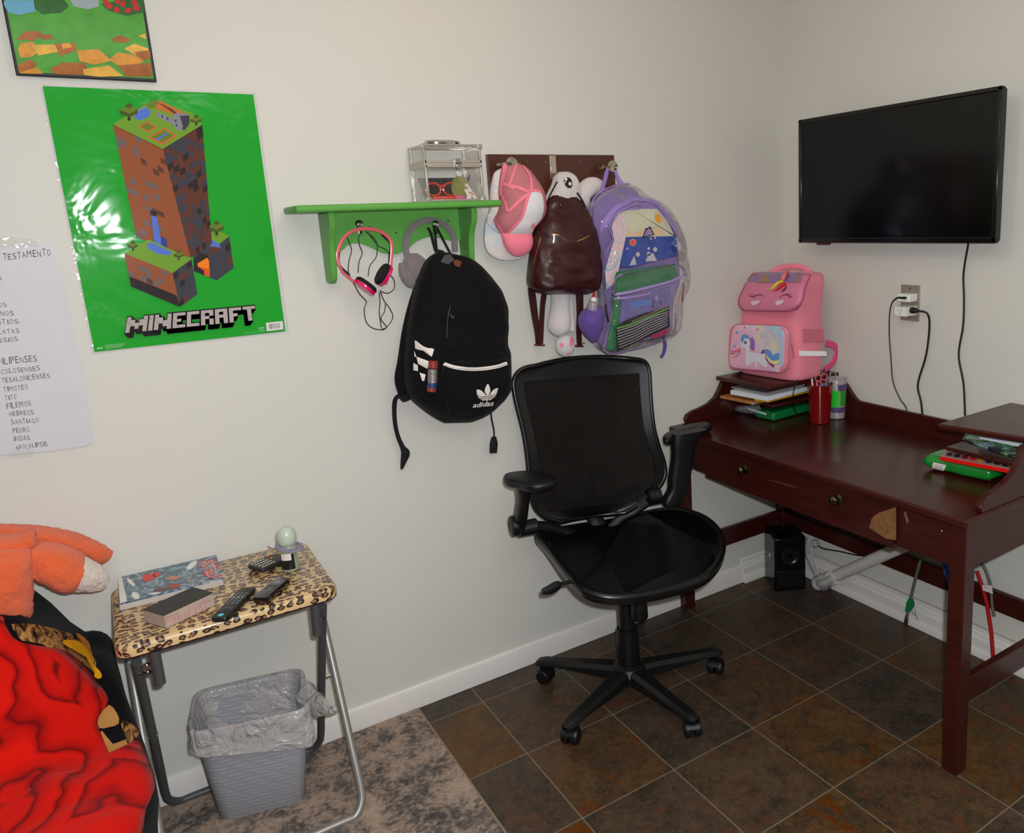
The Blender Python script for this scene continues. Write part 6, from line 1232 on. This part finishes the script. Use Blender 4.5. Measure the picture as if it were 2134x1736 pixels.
b = MB(); dv = (CAM-c); a0 = math.degrees(math.atan2(dv.y, dv.x)); v_, f_ = cyl_patch(a0-75, a0+28, .008, .05, None, c, .0222, .0208, .06); b.add(v_, f_, mat('label_black', (24, 24, 24), .3)); v_, f_ = cyl_patch(a0-60, a0+10, .034, .052, None, c, .0226, .0212, .06); b.add(v_, f_, m_wht); b.build('label', ro)
t = thing('bracelet', 'white and purple knotted bracelet around the neck of the roll-on bottle', 'bracelet', c+V((0, 0, .06)))
b = MB(); m_bra = mat('bracelet_thread', (150, 144, 172), .8, vary=.7, vscale=260, bump=1, bscale=500)
for k in range(60):
    a = 2*pi*k/60; b.sphere(c+V((cos(a)*.029+.004, sin(a)*.026, .064+.008*sin(a-1)+random.uniform(-.003, .003))), random.uniform(.003, .0052), m_bra, seg=6)
b.build('band', t); b = MB(); cc_ = c-ur*.036+V((0, 0, .07)); b.add([cc_, cc_-ur*.016+V((0, 0, .004)), cc_-ur*.012-V((0, 0, .006)), cc_-V((0, 0, .008)), cc_+vf*.002], [(0, 1, 2, 3), (0, 4, 3)], m_wht); b.build('tassel', t)

# ================================================================== WASTE BIN
m_bin = mat('bin_plastic', (158, 158, 166), rough=.5)
g = NT(m_bin); X, Y, Z = g.xyz()
w1 = g.math('FRACT', g.math('MULTIPLY', Z, 82)); row = g.math('FLOOR', g.math('MULTIPLY', Z, 82)); al = g.math('ADD', g.math('MULTIPLY', g.math('ADD', X, g.math('MULTIPLY', Y, 1.0)), 30), g.math('MULTIPLY', row, .37))
dash = g.math('MULTIPLY', g.math('LESS_THAN', w1, .2), g.math('GREATER_THAN', g.math('FRACT', al), .42))
g.color(g.mix(g.math('MULTIPLY', dash, .55), lin((152, 152, 160)), lin((204, 198, 190)))); hgt = g.math('ABSOLUTE', g.math('SUBTRACT', w1, .5)); g.bump(g.math('MULTIPLY', g.math('SINE', g.math('MULTIPLY', al, 6.28)), hgt), .35, .002)
HB = .3
bt = [V((-2.288, -.004, 0)), V((-2.03, -.062, 0)), V((-2.056, -.285, 0)), V((-2.323, -.205, 0))]
fl3, fr3 = V((-2.298, -.185, 0)), V((-2.083, -.246, 0)); s_ = (fr3-fl3).length/(bt[2]-bt[3]).length
bl3, br3 = fl3+(bt[0]-bt[3])*s_*.85, fr3+(bt[1]-bt[2])*s_*.75
bin_ = thing('waste_bin', 'grey woven-look plastic waste bin standing under the leopard print table', 'bin', (fl3+br3)/2)
def rq(q, r, z, n=6):
    out = []; k = len(q)
    for i in range(k):
        p, a, c_ = q[i], q[i-1], q[(i+1) % k]; d1, d2 = (a-p).normalized()*r, (c_-p).normalized()*r
        for t in range(n+1):
            t_ = t/n; out.append(((p+d1)*(1-t_)**2+p*2*t_*(1-t_)+(p+d2)*t_**2)+V((0, 0, z)))
    return out
bq = [bl3, br3, fr3, fl3]
def binring(t, z, off=0):
    q = [bq[i].lerp(bt[i], t) for i in range(4)]; c_ = sum(q, V((0, 0, 0)))/4
    q = [p+(p-c_).normalized()*off for p in q]; return rq(q, .045, z, 6)
b = MB(); b.loft([binring(0, .0008, -.006), binring(0, .006), binring(.5, HB*.5), binring(.97, HB-.012), binring(.97, HB-.012, .006), binring(1, HB, .007), binring(1, HB, .0), binring(.9, HB*.9, -.003), binring(0, .008, -.004)], m_bin); b.build('body', bin_, smooth=50)
m_film = mat('bin_liner_film', (205, 198, 196), rough=.2, spec=.7, coat=.6, coatr=.05); g = NT(m_film); g.xyz(); nz = g.noise(14, 4, None, 1.5); g.bump(nz, 1, .03)
tr = g.n('BsdfTransparent'); mx = g.n('MixShader'); g.l(g.math('MULTIPLY_ADD', g.noise(10, 3), .6, .34), mx.inputs[0]); g.l(tr.outputs[0], mx.inputs[1]); g.l(g.b.outputs[0], mx.inputs[2]); g.l(mx.outputs[0], g.out.inputs[0])
lin_ = tag(D.objects.new('bin_liner', None), 'clear crinkled plastic bag lining the grey bin, knotted at its right side', 'bin liner'); COL.objects.link(lin_); lin_.location = (fl3+br3)/2+V((0, 0, .05)); ORG[lin_.name] = lin_.location.copy()
b = MB(); rings = []; NR = len(binring(0, 0))
prof = [(.25, .05, -.012), (.5, .14, -.01), (.8, .235, -.006), (.95, HB-.012, -.003), (1, HB+.0045, .003), (1, HB+.003, .011), (.97, HB-.02, .012), (.93, HB-.045, .015), (.9, HB-.068, .016)]
for k, (t_, z, o_) in enumerate(prof):
    r_ = binring(t_, z, o_); out = []
    for j, p in enumerate(r_):
        w_ = noise.noise(V((p.x*30, p.y*30, k*.9)))*(.012 if 0 < k < 3 or k > 6 else .003); c_ = V((-2.17, -.14, p.z)); dn = (p-c_).normalized()
        if k >= 7: p = p+V((0, 0, noise.noise(V((p.x*14, p.y*14, 9)))*.02+(-.05*max(0, min(1, (p.x+2.25)/.15)) if p.y < -.12 else 0)*(k-6)*.4))
        if k in (0,): w_ *= 2
        out.append(p+dn*(w_ if k < 4 else abs(w_)))
    rings.append(out)
b.loft(rings, m_film, cap=False); b.build('film', lin_, smooth=180)
b = MB(); k0 = P(692, 1481, 1, -.33); base = bt[2].lerp(bt[1], .45)+V((.0, 0, HB-.02))
rings = []
for i in range(9):
    t_ = i/8; c_ = base.lerp(k0, t_); r_ = .052*(1-t_)**.8+.006; r_ = r_ if i < 8 else .010
    rings.append([c_+V((r_*.35*cos(a)*(1+.5*sin(5*a)*.5), r_*.6*cos(a), r_*sin(a)))*(1+.25*noise.noise(V((a*2, i*.8, 1)))) for a in [2*pi*k/26 for k in range(26)]])
b.loft(rings, m_film, cap=False); b.sphere(k0, .0105, m_film, (1, 1, .9), 12); b.tube([k0, k0+V((.012, -.004, .004))], [.006, .011], m_film, smooth=1); b.build('knot', lin_, smooth=180)
b = MB()
for i in range(5): b.sphere(V((-2.26+.03*i, -.15+random.uniform(-.02, .02), .17+random.uniform(0, .02))), .028, mat('crumpled_tissue', (178, 150, 120), .9, bump=1, bscale=50, vary=.3, vscale=40), (1, .9, .5), 12)
b.v = [v+V((noise.noise(v*60), noise.noise(v*60+V((3, 3, 3))), noise.noise(v*60+V((7, 1, 2)))))*.008 for v in b.v]
tag(b.build('crumpled_paper', smooth=180), 'brown crumpled paper rubbish inside the lined waste bin', 'rubbish')
# ================================================================== OFFICE CHAIR
m_cb = mat('chair_plastic', (13, 13, 14), rough=.42, spec=.5, bump=.1, bscale=500)
m_cg = mat('chair_frame', (12, 12, 13), rough=.28, spec=.5)
m_cm = mat('chair_mesh', (20, 17, 15), rough=.85, spec=.2, bump=.6, bscale=900)
g = NT(m_cm); X, Y, Z = g.xyz(); st_ = g.math('SINE', g.math('MULTIPLY', X, 1150))
s2_ = g.math('SINE', g.math('MULTIPLY', Z, 1700))
tr = g.n('BsdfTransparent'); mx = g.n('MixShader'); g.l(g.math('SUBTRACT', 1, g.math('MULTIPLY', g.math('MULTIPLY', g.math('GREATER_THAN', st_, .45), g.math('GREATER_THAN', s2_, -.3)), .32)), mx.inputs[0]); g.l(tr.outputs[0], mx.inputs[1]); g.l(g.b.outputs[0], mx.inputs[2]); g.l(mx.outputs[0], g.out.inputs[0])
m_cs = mat('seat_mesh', (19, 17, 16), rough=.8, spec=.25, bump=.7, bscale=900)
AY = radians(12); cr_, cf_ = V((cos(AY), -sin(AY), 0)), V((-sin(AY), -cos(AY), 0)); CO = V((-1.09, -.372, 0)); UZ = V((0, 0, 1))
def LC(u, s, z): return CO+cr_*u+cf_*s+UZ*z
def CP(px, py, s): return PP(px, py, LC(0, s, .5), cf_)
chair = thing('office_chair', 'black mesh office chair with armrests on five castors, in front of the desk', 'chair', CO)
# backrest
TL_ = radians(12); nb_ = (cf_*cos(TL_)+UZ*sin(TL_)).normalized(); P0 = V((-1.08, -.37, .62))-cf_*.22
rows = [((1118, 762), (1315, 748)), ((1094, 767), (1336, 751)), ((1078, 778), (1347, 758)), ((1070, 797), (1353, 776)), ((1074, 830), (1355, 815)), ((1083, 868), (1358, 855)), ((1091, 900), (1363, 895)), ((1097, 935), (1373, 932)), ((1101, 970), (1383, 962)), ((1103, 1005), (1386, 988)), ((1107, 1035), (1376, 1012)), ((1118, 1062), (1352, 1036)), ((1140, 1080), (1325, 1056)), ((1168, 1088), (1302, 1069))]
Lp = crom([PP(*a, P0, nb_) for a, c in rows], 3); Rp = crom([PP(*c, P0, nb_) for a, c in rows], 3); NRw, NC = len(Lp), 28
def bpt(i, j, d=0):
    t = j/NC; v = i/(NRw-1); q = Lp[i].lerp(Rp[i], t); k = 1-(2*t-1)**2
    # crown of the top edge, hollow across the back, push forward at the loins
    lift = .018*k*max(0, 1-v*4); q = q+UZ*lift
    return q-nb_*(.035*k)+nb_*(.03*k*sin(pi*min(1, max(0, (v-.45)/.55))))+nb_*d
def sheetmesh(mb, I, J, m, th):
    vs = []; idx = {}
    for s, d in ((0, th/2), (1, -th/2)):
        for a, i in enumerate(I):
            for c_, j in enumerate(J): idx[(s, a, c_)] = len(vs); vs.append(bpt(i, j, d))
    fs = []
    for a in range(len(I)-1):
        for c_ in range(len(J)-1):
            fs.append((idx[0, a, c_], idx[0, a, c_+1], idx[0, a+1, c_+1], idx[0, a+1, c_])); fs.append((idx[1, a, c_], idx[1, a+1, c_], idx[1, a+1, c_+1], idx[1, a, c_+1]))
    mb.add(vs, fs, m)
i0, i1, j0, j1 = 9, NRw-6, 2, NC-2
b = MB(); b.add([bpt(i, j) for i in range(i0, i1+1) for j in range(j0, j1+1)], [(a*(j1-j0+1)+c_, a*(j1-j0+1)+c_+1, (a+1)*(j1-j0+1)+c_+1, (a+1)*(j1-j0+1)+c_) for a in range(i1-i0) for c_ in range(j1-j0)], m_cm); b.build('backrest_mesh', chair, smooth=180)
b = MB()
for I, J in ((range(0, i0+1), range(0, NC+1)), (range(i1, NRw), range(0, NC+1)), (range(i0, i1+1), range(0, j0+1)), (range(i0, i1+1), range(j1, NC+1))): sheetmesh(b, list(I), list(J), m_cg, .012)
loop = [bpt(i, 0) for i in range(NRw)]+[bpt(NRw-1, j) for j in range(2, NC, 2)]+[bpt(i, NC) for i in range(NRw-1, -1, -1)]+[bpt(0, j) for j in range(NC-2, 0, -2)]
b.tube(loop, .0085, m_cg, smooth=1, seg=8, wrap=True); b.build('backrest_frame', chair, smooth=60)
b = MB(); c0 = (bpt(NRw-1, NC//2))
b.tube([bpt(NRw-10, 4, -.02), bpt(NRw-7, 10, -.035), bpt(NRw-7, 18, -.035), bpt(NRw-10, 24, -.02)], .016, m_cb, flat=.5); b.tube([bpt(NRw-14, 14, -.05), bpt(NRw-6, 14, -.045), LC(0, -.26, .52), LC(0, -.18, .455), LC(0, -.05, .44)], [.02, .026, .028, .03, .03], m_cb, flat=.5, up=tuple(cf_)); b.build('back_support', chair)
# seat: a shell with a thick waterfall front
so = [(1113, 1113), (1128, 1133), (1152, 1163), (1180, 1200), (1207, 1226), (1240, 1241), (1290, 1246), (1350, 1240), (1420, 1224), (1470, 1204), (1499, 1176), (1512, 1145), (1510, 1115), (1490, 1088), (1462, 1070), (1425, 1059), (1390, 1057), (1340, 1066), (1280, 1080), (1215, 1090), (1155, 1100)]
def zseat(u, s): return .488+(.022*max(0, (-s-.15)/.2)**1.5)-.02*max(0, (s-.12)/.18)**2+.018*abs(u-.05)**2/.08
S0_ = []
for p in so:
    q = P(*p, 2, .488)
    for _ in range(4): u, s = (q-CO).dot(cr_), (q-CO).dot(cf_); q = P(*p, 2, zseat(u, s))
    S0_.append(q)
S0_ = crom(S0_, 3, True); ce = sum(S0_, V((0, 0, 0)))/len(S0_)
rings = []
for k, (sc_, dz) in enumerate(((.05, -.012), (.3, -.011), (.6, -.008), (.84, -.003))): rings.append([ce.lerp(V((q.x, q.y, q.z)), sc_)+UZ*dz for q in S0_])
b = MB(); b.loft([[V(p) for p in r_] for r_ in rings]+[[ce.lerp(q, .93)+UZ*.001 for q in S0_]], m_cs, cap=True); b.build('seat', chair, smooth=180)
b = MB(); b.loft([[ce.lerp(q, .915)+UZ*.0 for q in S0_], [ce.lerp(q, .955)+UZ*.006 for q in S0_], [ce.lerp(q, .99)+UZ*.003 for q in S0_], [ce.lerp(q, 1.0)-UZ*.008 for q in S0_], [ce.lerp(q, .985)-UZ*.026 for q in S0_], [ce.lerp(q, .9)-UZ*.034 for q in S0_], [ce.lerp(q, .5)-UZ*.034 for q in S0_]], m_cg, cap=True); b.build('seat_frame', chair, smooth=60)
# mechanism, column, lever, tension knob
b = MB(); b.box(LC(0, -.03, .432), (.17, .24, .045), m_cb, Matrix((cr_, -cf_, UZ)).transposed()); b.build('tilt_mechanism', chair, bevel=.01)
b = MB(); c = LC(0, 0, 0); b.lathe([(.034, .075), (.037, .09), (.036, .2), (.034, .235), (.027, .238), (.027, .42)], m_cb, c, seg=28); b.build('gas_column', chair)
b = MB(); c = P(1332, 1270, 1, LC(.03, .05, 0).y); b.lathe([(.026, -.03), (.028, -.024), (.027, .01), (.022, .04)], m_cb, c, seg=24); b.build('tension_knob', chair)
b = MB(); b.tube([LC(-.08, -.02, .445), P(1215, 1205, 1, -.42), P(1190, 1212, 1, -.44), P(1168, 1217, 1, -.44)], .0055, m_cb); b.tube([P(1168, 1217, 1, -.44), P(1160, 1221, 1, -.44), P(1145, 1229, 1, -.44), P(1130, 1233, 1, -.44)], [.009, .0155, .015, .009], m_cb, flat=.7, up=(0, 1, 0)); b.build('height_lever', chair)
# base: five arms, five castors
b = MB(); b.lathe([(.03, .05), (.058, .055), (.06, .085), (.05, .105), (.038, .112)], m_cb, CO, seg=32); b.build('hub', chair)
for k in range(5):
    a = radians(201+72*k); d = V((cos(a), sin(a), 0)); n = V((-sin(a), cos(a), 0)); rings = []
    for t, wd, zt_, zb in ((.03, .034, .104, .056), (.1, .03, .1, .056), (.18, .026, .094, .06), (.26, .023, .088, .064), (.3, .024, .086, .062), (.325, .02, .08, .06), (.335, .008, .072, .064)):
        c = CO+d*t; rings.append([c-n*wd+UZ*(zb+.006), c-n*wd*.96+UZ*(zt_-.012), c-n*wd*.55+UZ*zt_, c+n*wd*.55+UZ*zt_, c+n*wd*.96+UZ*(zt_-.012), c+n*wd+UZ*(zb+.006), c+n*wd*.6+UZ*zb, c-n*wd*.6+UZ*zb])
    b = MB(); b.loft([rings[0]]+[x for x in rings[1:]], m_cb); o = b.build('base_arm', chair, smooth=35, bevel=.003)
    c = CO+d*.318; w = radians((30, -50, 80, 10, -20)[k]); ax = V((cos(a+pi/2+w*.6), sin(a+pi/2+w*.6), 0)); fw = V((-ax.y, ax.x, 0)); hub = c+fw*.016+UZ*.0255
    b = MB()
    for s in (-1, 1): b.lathe([(.008, .003*s), (.024, .004*s), (.0255, .008*s), (.0255, .02*s), (.022, .0255*s), (.01, .027*s)], m_cb, hub, ax, 28)
    b.build('castor_wheel', chair, smooth=40)
    b = MB(); b.tube([c+UZ*.066, c+UZ*.05], .008, m_cb, smooth=1); b.loft([[hub+ax*x_+(fw*cos(t)+UZ*sin(t))*.0265 for t in [radians(20+14*i) for i in range(11)]] for x_ in (-.0035, .0035)], m_cb, closed=False, cap=False)
    b.loft([[hub+ax*x_+(fw*cos(t)+UZ*sin(t))*.029 for t in [radians(25+13*i) for i in range(11)]] for x_ in (-.02, .02)], m_cb, closed=False, cap=False); b.build('castor_fork', chair)
# armrests
def pad(outline, z, th, name='arm_pad'):
    q = crom([P(*p, 2, z) for p in outline], 3, True); c_ = sum(q, V((0, 0, 0)))/len(q)
    b = MB(); b.loft([[c_.lerp(p, .9)-UZ*th for p in q], [c_.lerp(p, .98)-UZ*th*.8 for p in q], [p-UZ*th*.35 for p in q], [c_.lerp(p, .97)-UZ*th*.08 for p in q], [c_.lerp(p, .88) for p in q]], m_cb); b.build(name, chair, smooth=60)
pad([(1049, 990), (1056, 984), (1078, 980), (1110, 979), (1142, 984), (1158, 995), (1152, 1004), (1110, 1011), (1078, 1004), (1052, 998)], .79, .026)
pad([(1381, 909), (1386, 902), (1402, 895), (1431, 884), (1446, 880), (1474, 877), (1484, 882), (1474, 890), (1444, 894), (1414, 904), (1400, 912), (1386, 915)], .79, .026)
def loftpx(rows, s, th, name, m=m_cb):
    """upright solid from left/right pixel pairs on the plane at local depth s"""
    L_ = crom([CP(*a, sx) for a, c, sx in [(r[0], r[1], r[2] if len(r) > 2 else s) for r in rows]], 4); R_ = crom([CP(*c, sx) for a, c, sx in [(r[0], r[1], r[2] if len(r) > 2 else s) for r in rows]], 4); b = MB(); rings = []
    for l, r_ in zip(L_, R_): rings.append([(l+r_)/2+(r_-l)/2*math.copysign(abs(cos(t))**.6, cos(t))+cf_*th/2*math.copysign(abs(sin(t))**.6, sin(t)) for t in [2*pi*j/20 for j in range(20)]])
    b.loft(rings, m); b.build(name, chair, smooth=50)
loftpx([((1072, 1008), (1112, 1014), -.03), ((1076, 1025), (1104, 1030), -.05), ((1077, 1045), (1101, 1050), -.08), ((1073, 1070), (1098, 1075), -.12), ((1070, 1095), (1092, 1100), -.15), ((1074, 1112), (1088, 1114), -.15)], 0, .05, 'arm_post')
loftpx([((1402, 905), (1470, 893), -.2), ((1400, 925), (1450, 920), -.2), ((1401, 950), (1444, 948), -.2), ((1398, 975), (1440, 975), -.2), ((1394, 1000), (1434, 1002), -.2), ((1393, 1020), (1428, 1024), -.2), ((1380, 1045), (1420, 1044), -.2), ((1385, 1056), (1408, 1054), -.2)], 0, .05, 'arm_post')
for (px, py, s, ax, r, L) in ((1071, 1096, -.15, -cr_, .034, .026), (1098, 1100, -.16, -cr_, .026, .07), (1362, 1034, -.2, cr_, .03, .05)):
    c = CP(px, py, s)
    b = MB(); b.lathe([(r*.85, -L/2), (r, -L/2+.004), (r, L/2-.005), (r*.8, L/2), (r*.55, L/2), (r*.5, L/2-.002)], m_cb, c, ax, 28); b.build('arm_joint', chair, smooth=40)
b = MB(); b.tube([CP(1105, 1100, -.17), CP(1140, 1098, -.2), LC(-.1, -.22, .5), LC(0, -.2, .47)], [.022, .02, .018, .02], m_cb, flat=.7); b.tube([CP(1345, 1040, -.21), CP(1320, 1062, -.22), CP(1290, 1082, -.22), LC(0, -.2, .47)], [.028, .022, .016, .018], m_cb, flat=.6); b.build('arm_bracket', chair)

# ================================================================== BED
BX0, BX1, BY0, BY1 = -3.45, -2.54, -2.15, -.06
bed = thing('bed', 'low bed against the wall, mostly hidden under blankets', 'bed', (-2.96, -1.1, 0))
m_wd = mat('bed_wood', (60, 40, 30), .5)
b = MB(); b.bb((BX0, BY0, .12), (BX1-.01, BY1, .28), m_wd)
b.build('frame', bed, bevel=.008)
for x, y in ((BX0+.05, BY0+.05), (BX0+.05, BY1-.05), (BX1-.06, BY0+.05), (BX1-.06, BY1-.05)):
    b = MB(); b.bb((x-.03, y-.03, 0), (x+.03, y+.03, .12), m_wd); b.build('leg', bed)
b = MB(); b.bb((BX0+.01, BY0+.01, .282), (BX1-.02, BY1-.0, .455), mat('mattress_ticking', (190, 186, 180), .9)); b.build('mattress', bed, bevel=.03)
def xe(y):
    "right-hand edge of the blankets, bulging a little towards the table"
    pts = [(-.0, -2.462), (-.1, -2.458), (-.3, -2.444), (-.42, -2.423), (-.55, -2.412), (-.66, -2.408), (-.74, -2.43), (-.84, -2.475), (-1.4, -2.5), (-2.2, -2.5)]
    for (a, xa), (c, xc) in zip(pts, pts[1:]):
        if y >= c: t = (y-a)/(c-a); return xa+(xc-xa)*t
    return pts[-1][1]
def ztop(x, y):
    t = min(1, max(0, (y+.5)/.26)); t = t*t*(3-2*t); k = min(1, max(0, (x+2.64)/.19)); k = k*k*(3-2*k)
    z = .485+(.27-.22*k)*t+.03*noise.noise(V((x*5, y*5, 0)))+.012*noise.noise(V((x*14, y*14, 4)))
    return z
def bpoint(y, s, lift=0):
    """s<=0: metres in from the edge on top; s>0: metres down the side"""
    e = xe(y); r = .045; zt_ = ztop(e-.05, y)
    if s < -r: q = V((e+s, y, ztop(e+s, y))); n = UZ
    elif s <= r*.6: a = (s+r)/(r*1.6)*pi/2; q = V((e-r+r*sin(a), y, ztop(e-r, y)-r*(1-cos(a)))); n = V((sin(a), 0, cos(a)))
    else: q = V((e+.012*noise.noise(V((y*9, s*3, 2)))-.11*(s/.4)**1.4, y, zt_-r-(s-r*.6))); n = V((1, 0, 0))
    return q+n*lift
m_fl = mat('black_fleece', (15, 13, 16), rough=.95, spec=.1, sheen=.04, bump=.8, bscale=350)
def drape(mb, ys, ss, m, lift=0, skip=None, th=.006):
    for l in (lift, lift-th):
        vs = [bpoint(y, s if not callable(ss) else s, l) for y in ys for s in ss]; n = len(ss)
        mb.add([V((q.x, min(q.y, -.012), max(q.z, .012))) for q in vs], [(i*n+j, i*n+j+1, (i+1)*n+j+1, (i+1)*n+j) for i in range(len(ys)-1) for j in range(n-1)], m)
ss = [-.95, -.8, -.65, -.52, -.42, -.34, -.27, -.2, -.15, -.1, -.07, -.045, -.03, -.015, 0, .013, .027, .05, .08, .12, .16, .2, .24, .28, .3]
ys = [-.014-.03*i for i in range(72)]
blk = MB(); drape(blk, ys, ss, m_fl, .008)
blanket = thing('black_blanket', 'black fleece blanket with tan and yellow animal print, covering the bed beside the table', 'blanket', (-2.7, -.4, .45)); blk.build('fleece', blanket, smooth=180)
SBl = Surf(blk)
m_tan = mat('tan_print', (150, 108, 62), rough=.95, spec=.1, bump=.6, bscale=300)
g = NT(m_tan); g.xyz(); mp = g.n('Mapping'); g.l(g.tc, mp.inputs[0]); mp.inputs['Scale'].default_value = (3, 1, 1); mp.inputs['Rotation'].default_value = (0, 0, .8)
g.color(g.ramp(g.noise(30, 4, mp.outputs[0], 1), [(.36, (38, 26, 20)), (.46, (112, 74, 40)), (.56, (176, 130, 78)), (.7, (150, 106, 60))]))
m_yel, m_tn2 = mat('yellow_print', (226, 160, 22), .9, spec=.1, vary=.25, vscale=30), mat('light_tan_print', (176, 126, 70), .95, spec=.1, bump=.6, bscale=300, vary=.15, vscale=30)
ZB = mapz(0, 1080, .3778)
b = MB()
def bf(pts, m, o, k=2): dfan(b, SBl, ZB(c2(pts, k, True)), m, o, 10)
bf([(60, 590), (180, 590), (330, 625), (430, 660), (480, 720), (530, 800), (520, 860), (480, 800), (430, 765), (330, 760), (230, 700), (120, 680), (90, 640)], m_tan, .003)
b.build('animal_print', blanket); b = MB()
bf([(330, 690), (400, 690), (440, 715), (470, 760), (500, 830), (540, 850), (562, 885), (545, 903), (505, 880), (470, 800), (430, 750), (380, 720), (330, 712)], m_yel, .0095); bf([(400, 645), (450, 670), (500, 740), (520, 830), (500, 820), (450, 720)], mat('amber_print', (200, 120, 24), .9, vary=.3, vscale=40), .0075)
b.build('yellow_print', blanket); b = MB()
bf([(660, 1120), (720, 1140), (760, 1190), (725, 1270), (690, 1210)], m_tan, .003); bf([(540, 1100), (600, 1035), (640, 1080), (655, 1140), (600, 1160), (545, 1165)], m_tn2, .004); bf([(545, 1230), (560, 1180), (625, 1255), (690, 1230), (700, 1300), (665, 1370), (620, 1388), (590, 1330), (560, 1280)], m_tn2, .0045)
b.build('tan_patches', blanket)
# red blanket with printed roses, thrown over the black one
m_rose = mat('rose_fleece', (190, 20, 12), rough=.95, spec=.15, sheen=.05, bump=.5, bscale=300)
g = NT(m_rose); g.xyz(); nzv = g.n('TexNoise'); nzv.inputs['Scale'].default_value = 5; nzv.inputs['Detail'].default_value = 2; g.l(g.tc, nzv.inputs['Vector'])
wv = g.n('VectorMath', operation='MULTIPLY_ADD'); g.l(nzv.outputs['Color'], wv.inputs[0]); wv.inputs[1].default_value = (.16, .16, .16); g.l(g.tc, wv.inputs[2])
mp = g.n('Mapping'); g.l(wv.outputs[0], mp.inputs[0]); mp.inputs['Scale'].default_value = (4.2, 3.0, 4.2)
vo = g.n('TexVoronoi', feature='F1'); vo.inputs['Scale'].default_value = 1.0; vo.inputs['Randomness'].default_value = .8; g.l(mp.outputs[0], vo.inputs['Vector'])
saw = g.math('FRACT', g.math('ADD', g.math('MULTIPLY', vo.outputs['Distance'], 5.0), g.math('MULTIPLY', g.noise(6, 3), 1.6)))
g.color(g.ramp(saw, [(0, (104, 8, 6)), (.1, (150, 11, 7)), (.3, (190, 16, 8)), (.8, (204, 20, 9)), (.94, (172, 14, 8)), (1, (112, 8, 6))]))
edge_px = c2([(-190, 1255), (-60, 1285), (0, 1290), (10, 1310), (30, 1338), (75, 1352), (130, 1362), (160, 1385), (192, 1418), (225, 1462), (207, 1495), (202, 1515), (215, 1545), (230, 1580), (236, 1602), (262, 1590), (272, 1562), (286, 1552), (305, 1592), (318, 1640), (312, 1668), (300, 1695), (294, 1725), (285, 1790), (270, 1860), (200, 1960), (0, 2000)], 4)
b = MB(); base_px = (-420, 1900); NK = 34; vs = []; 
for (x, y) in edge_px:
    for k in range(NK+1):
        t = 1-(k/NK); px_, py_2 = base_px[0]+(x-base_px[0])*t, base_px[1]+(y-base_px[1])*t
        h, n = SBl.hit(px_, py_2); fold = .5+.5*sin((px_*.9-py_2*.55)*.022+2.2*noise.noise(V((px_*.006, py_2*.006, 3))))
        fold2 = noise.noise(V((px_*.012, py_2*.02, 7)))
        off = .006+(.014*fold**2+.008*fold2)*min(1, k/9)
        q = h+(n*.45+UZ*.75).normalized()*max(off, .005); vs.append(V((q.x, min(q.y, -.012), max(q.z, .015))))
fs = [(i*(NK+1)+k, i*(NK+1)+k+1, (i+1)*(NK+1)+k+1, (i+1)*(NK+1)+k) for i in range(len(edge_px)-1) for k in range(NK)]
b.add(vs, fs, m_rose); o = b.build('rose_blanket', smooth=180, solid=.007)
tag(o, 'bright red fleece blanket with printed roses lying over the black blanket on the bed', 'blanket')
# orange plush garment
m_or = mat('orange_plush', (236, 104, 58), rough=1, sheen=.3, bump=1, bscale=330, bdist=.005, vary=.1, vscale=26); m_wp2 = mat('white_plush_tip', (222, 206, 192), rough=1, sheen=.6, bump=1, bscale=330, bdist=.005)
fox = thing('fox_costume', 'orange plush animal costume with white-tipped tail lying at the head of the bed', 'costume', (-2.6, -.18, .65))
def fuzz(mb, amp=.0035):
    mb.v = [v+V((noise.noise(v*150), noise.noise(v*150+V((9, 0, 0))), noise.noise(v*150+V((0, 9, 0)))))*amp for v in mb.v]
def softpuff(rows, m, w, name, amp=.003):
    b = MB(); puff(b, [(ZB([a])[0], ZB([c])[0], f_, bk_) for a, c, f_, bk_ in rows], m, w=w, n=64, k=8, p=2.3, wr=.006, wsc=25); fuzz(b, amp); b.v = [V((v.x, min(v.y, -.008), v.z)) for v in b.v]; b.build(name, fox, smooth=180)
softpuff([((-60, 30), (-58, 190), .01, .01), ((80, 38), (60, 175), .035, .035), ((200, 45), (200, 150), .04, .035), ((320, 62), (330, 160), .04, .035), ((420, 85), (430, 190), .038, .035), ((500, 115), (500, 225), .035, .03), ((580, 155), (550, 250), .025, .025), ((622, 185), (598, 235), .012, .012)], m_or, .06, 'sleeve')
softpuff([((40, 250), (100, 330), .01, .01), ((120, 170), (170, 330), .04, .04), ((200, 140), (230, 345), .055, .05), ((300, 138), (300, 385), .06, .05), ((380, 160), (350, 402), .06, .05), ((450, 195), (400, 400), .052, .045), ((482, 225), (428, 385), .045, .04)], m_or, .16, 'tail')
softpuff([((472, 215), (415, 400), .045, .04), ((510, 238), (450, 402), .042, .04), ((555, 262), (500, 402), .034, .03), ((592, 300), (550, 396), .022, .02), ((606, 330), (585, 380), .01, .01)], m_wp2, .162, 'tail_tip')
softpuff([((-180, 160), (170, 170), .02, .03), ((-200, 230), (180, 240), .05, .05), ((-220, 330), (185, 340), .06, .06), ((-220, 430), (185, 430), .055, .06), ((-220, 510), (182, 510), .045, .05), ((-200, 560), (172, 545), .02, .03)], m_or, .2, 'body')
softpuff([((-140, 120), (-138, 240), .02, .02), ((0, 95), (0, 190), .04, .03), ((90, 85), (100, 180), .042, .03), ((170, 60), (190, 150), .036, .03), ((195, 75), (205, 130), .015, .015)], m_or, .16, 'paw')
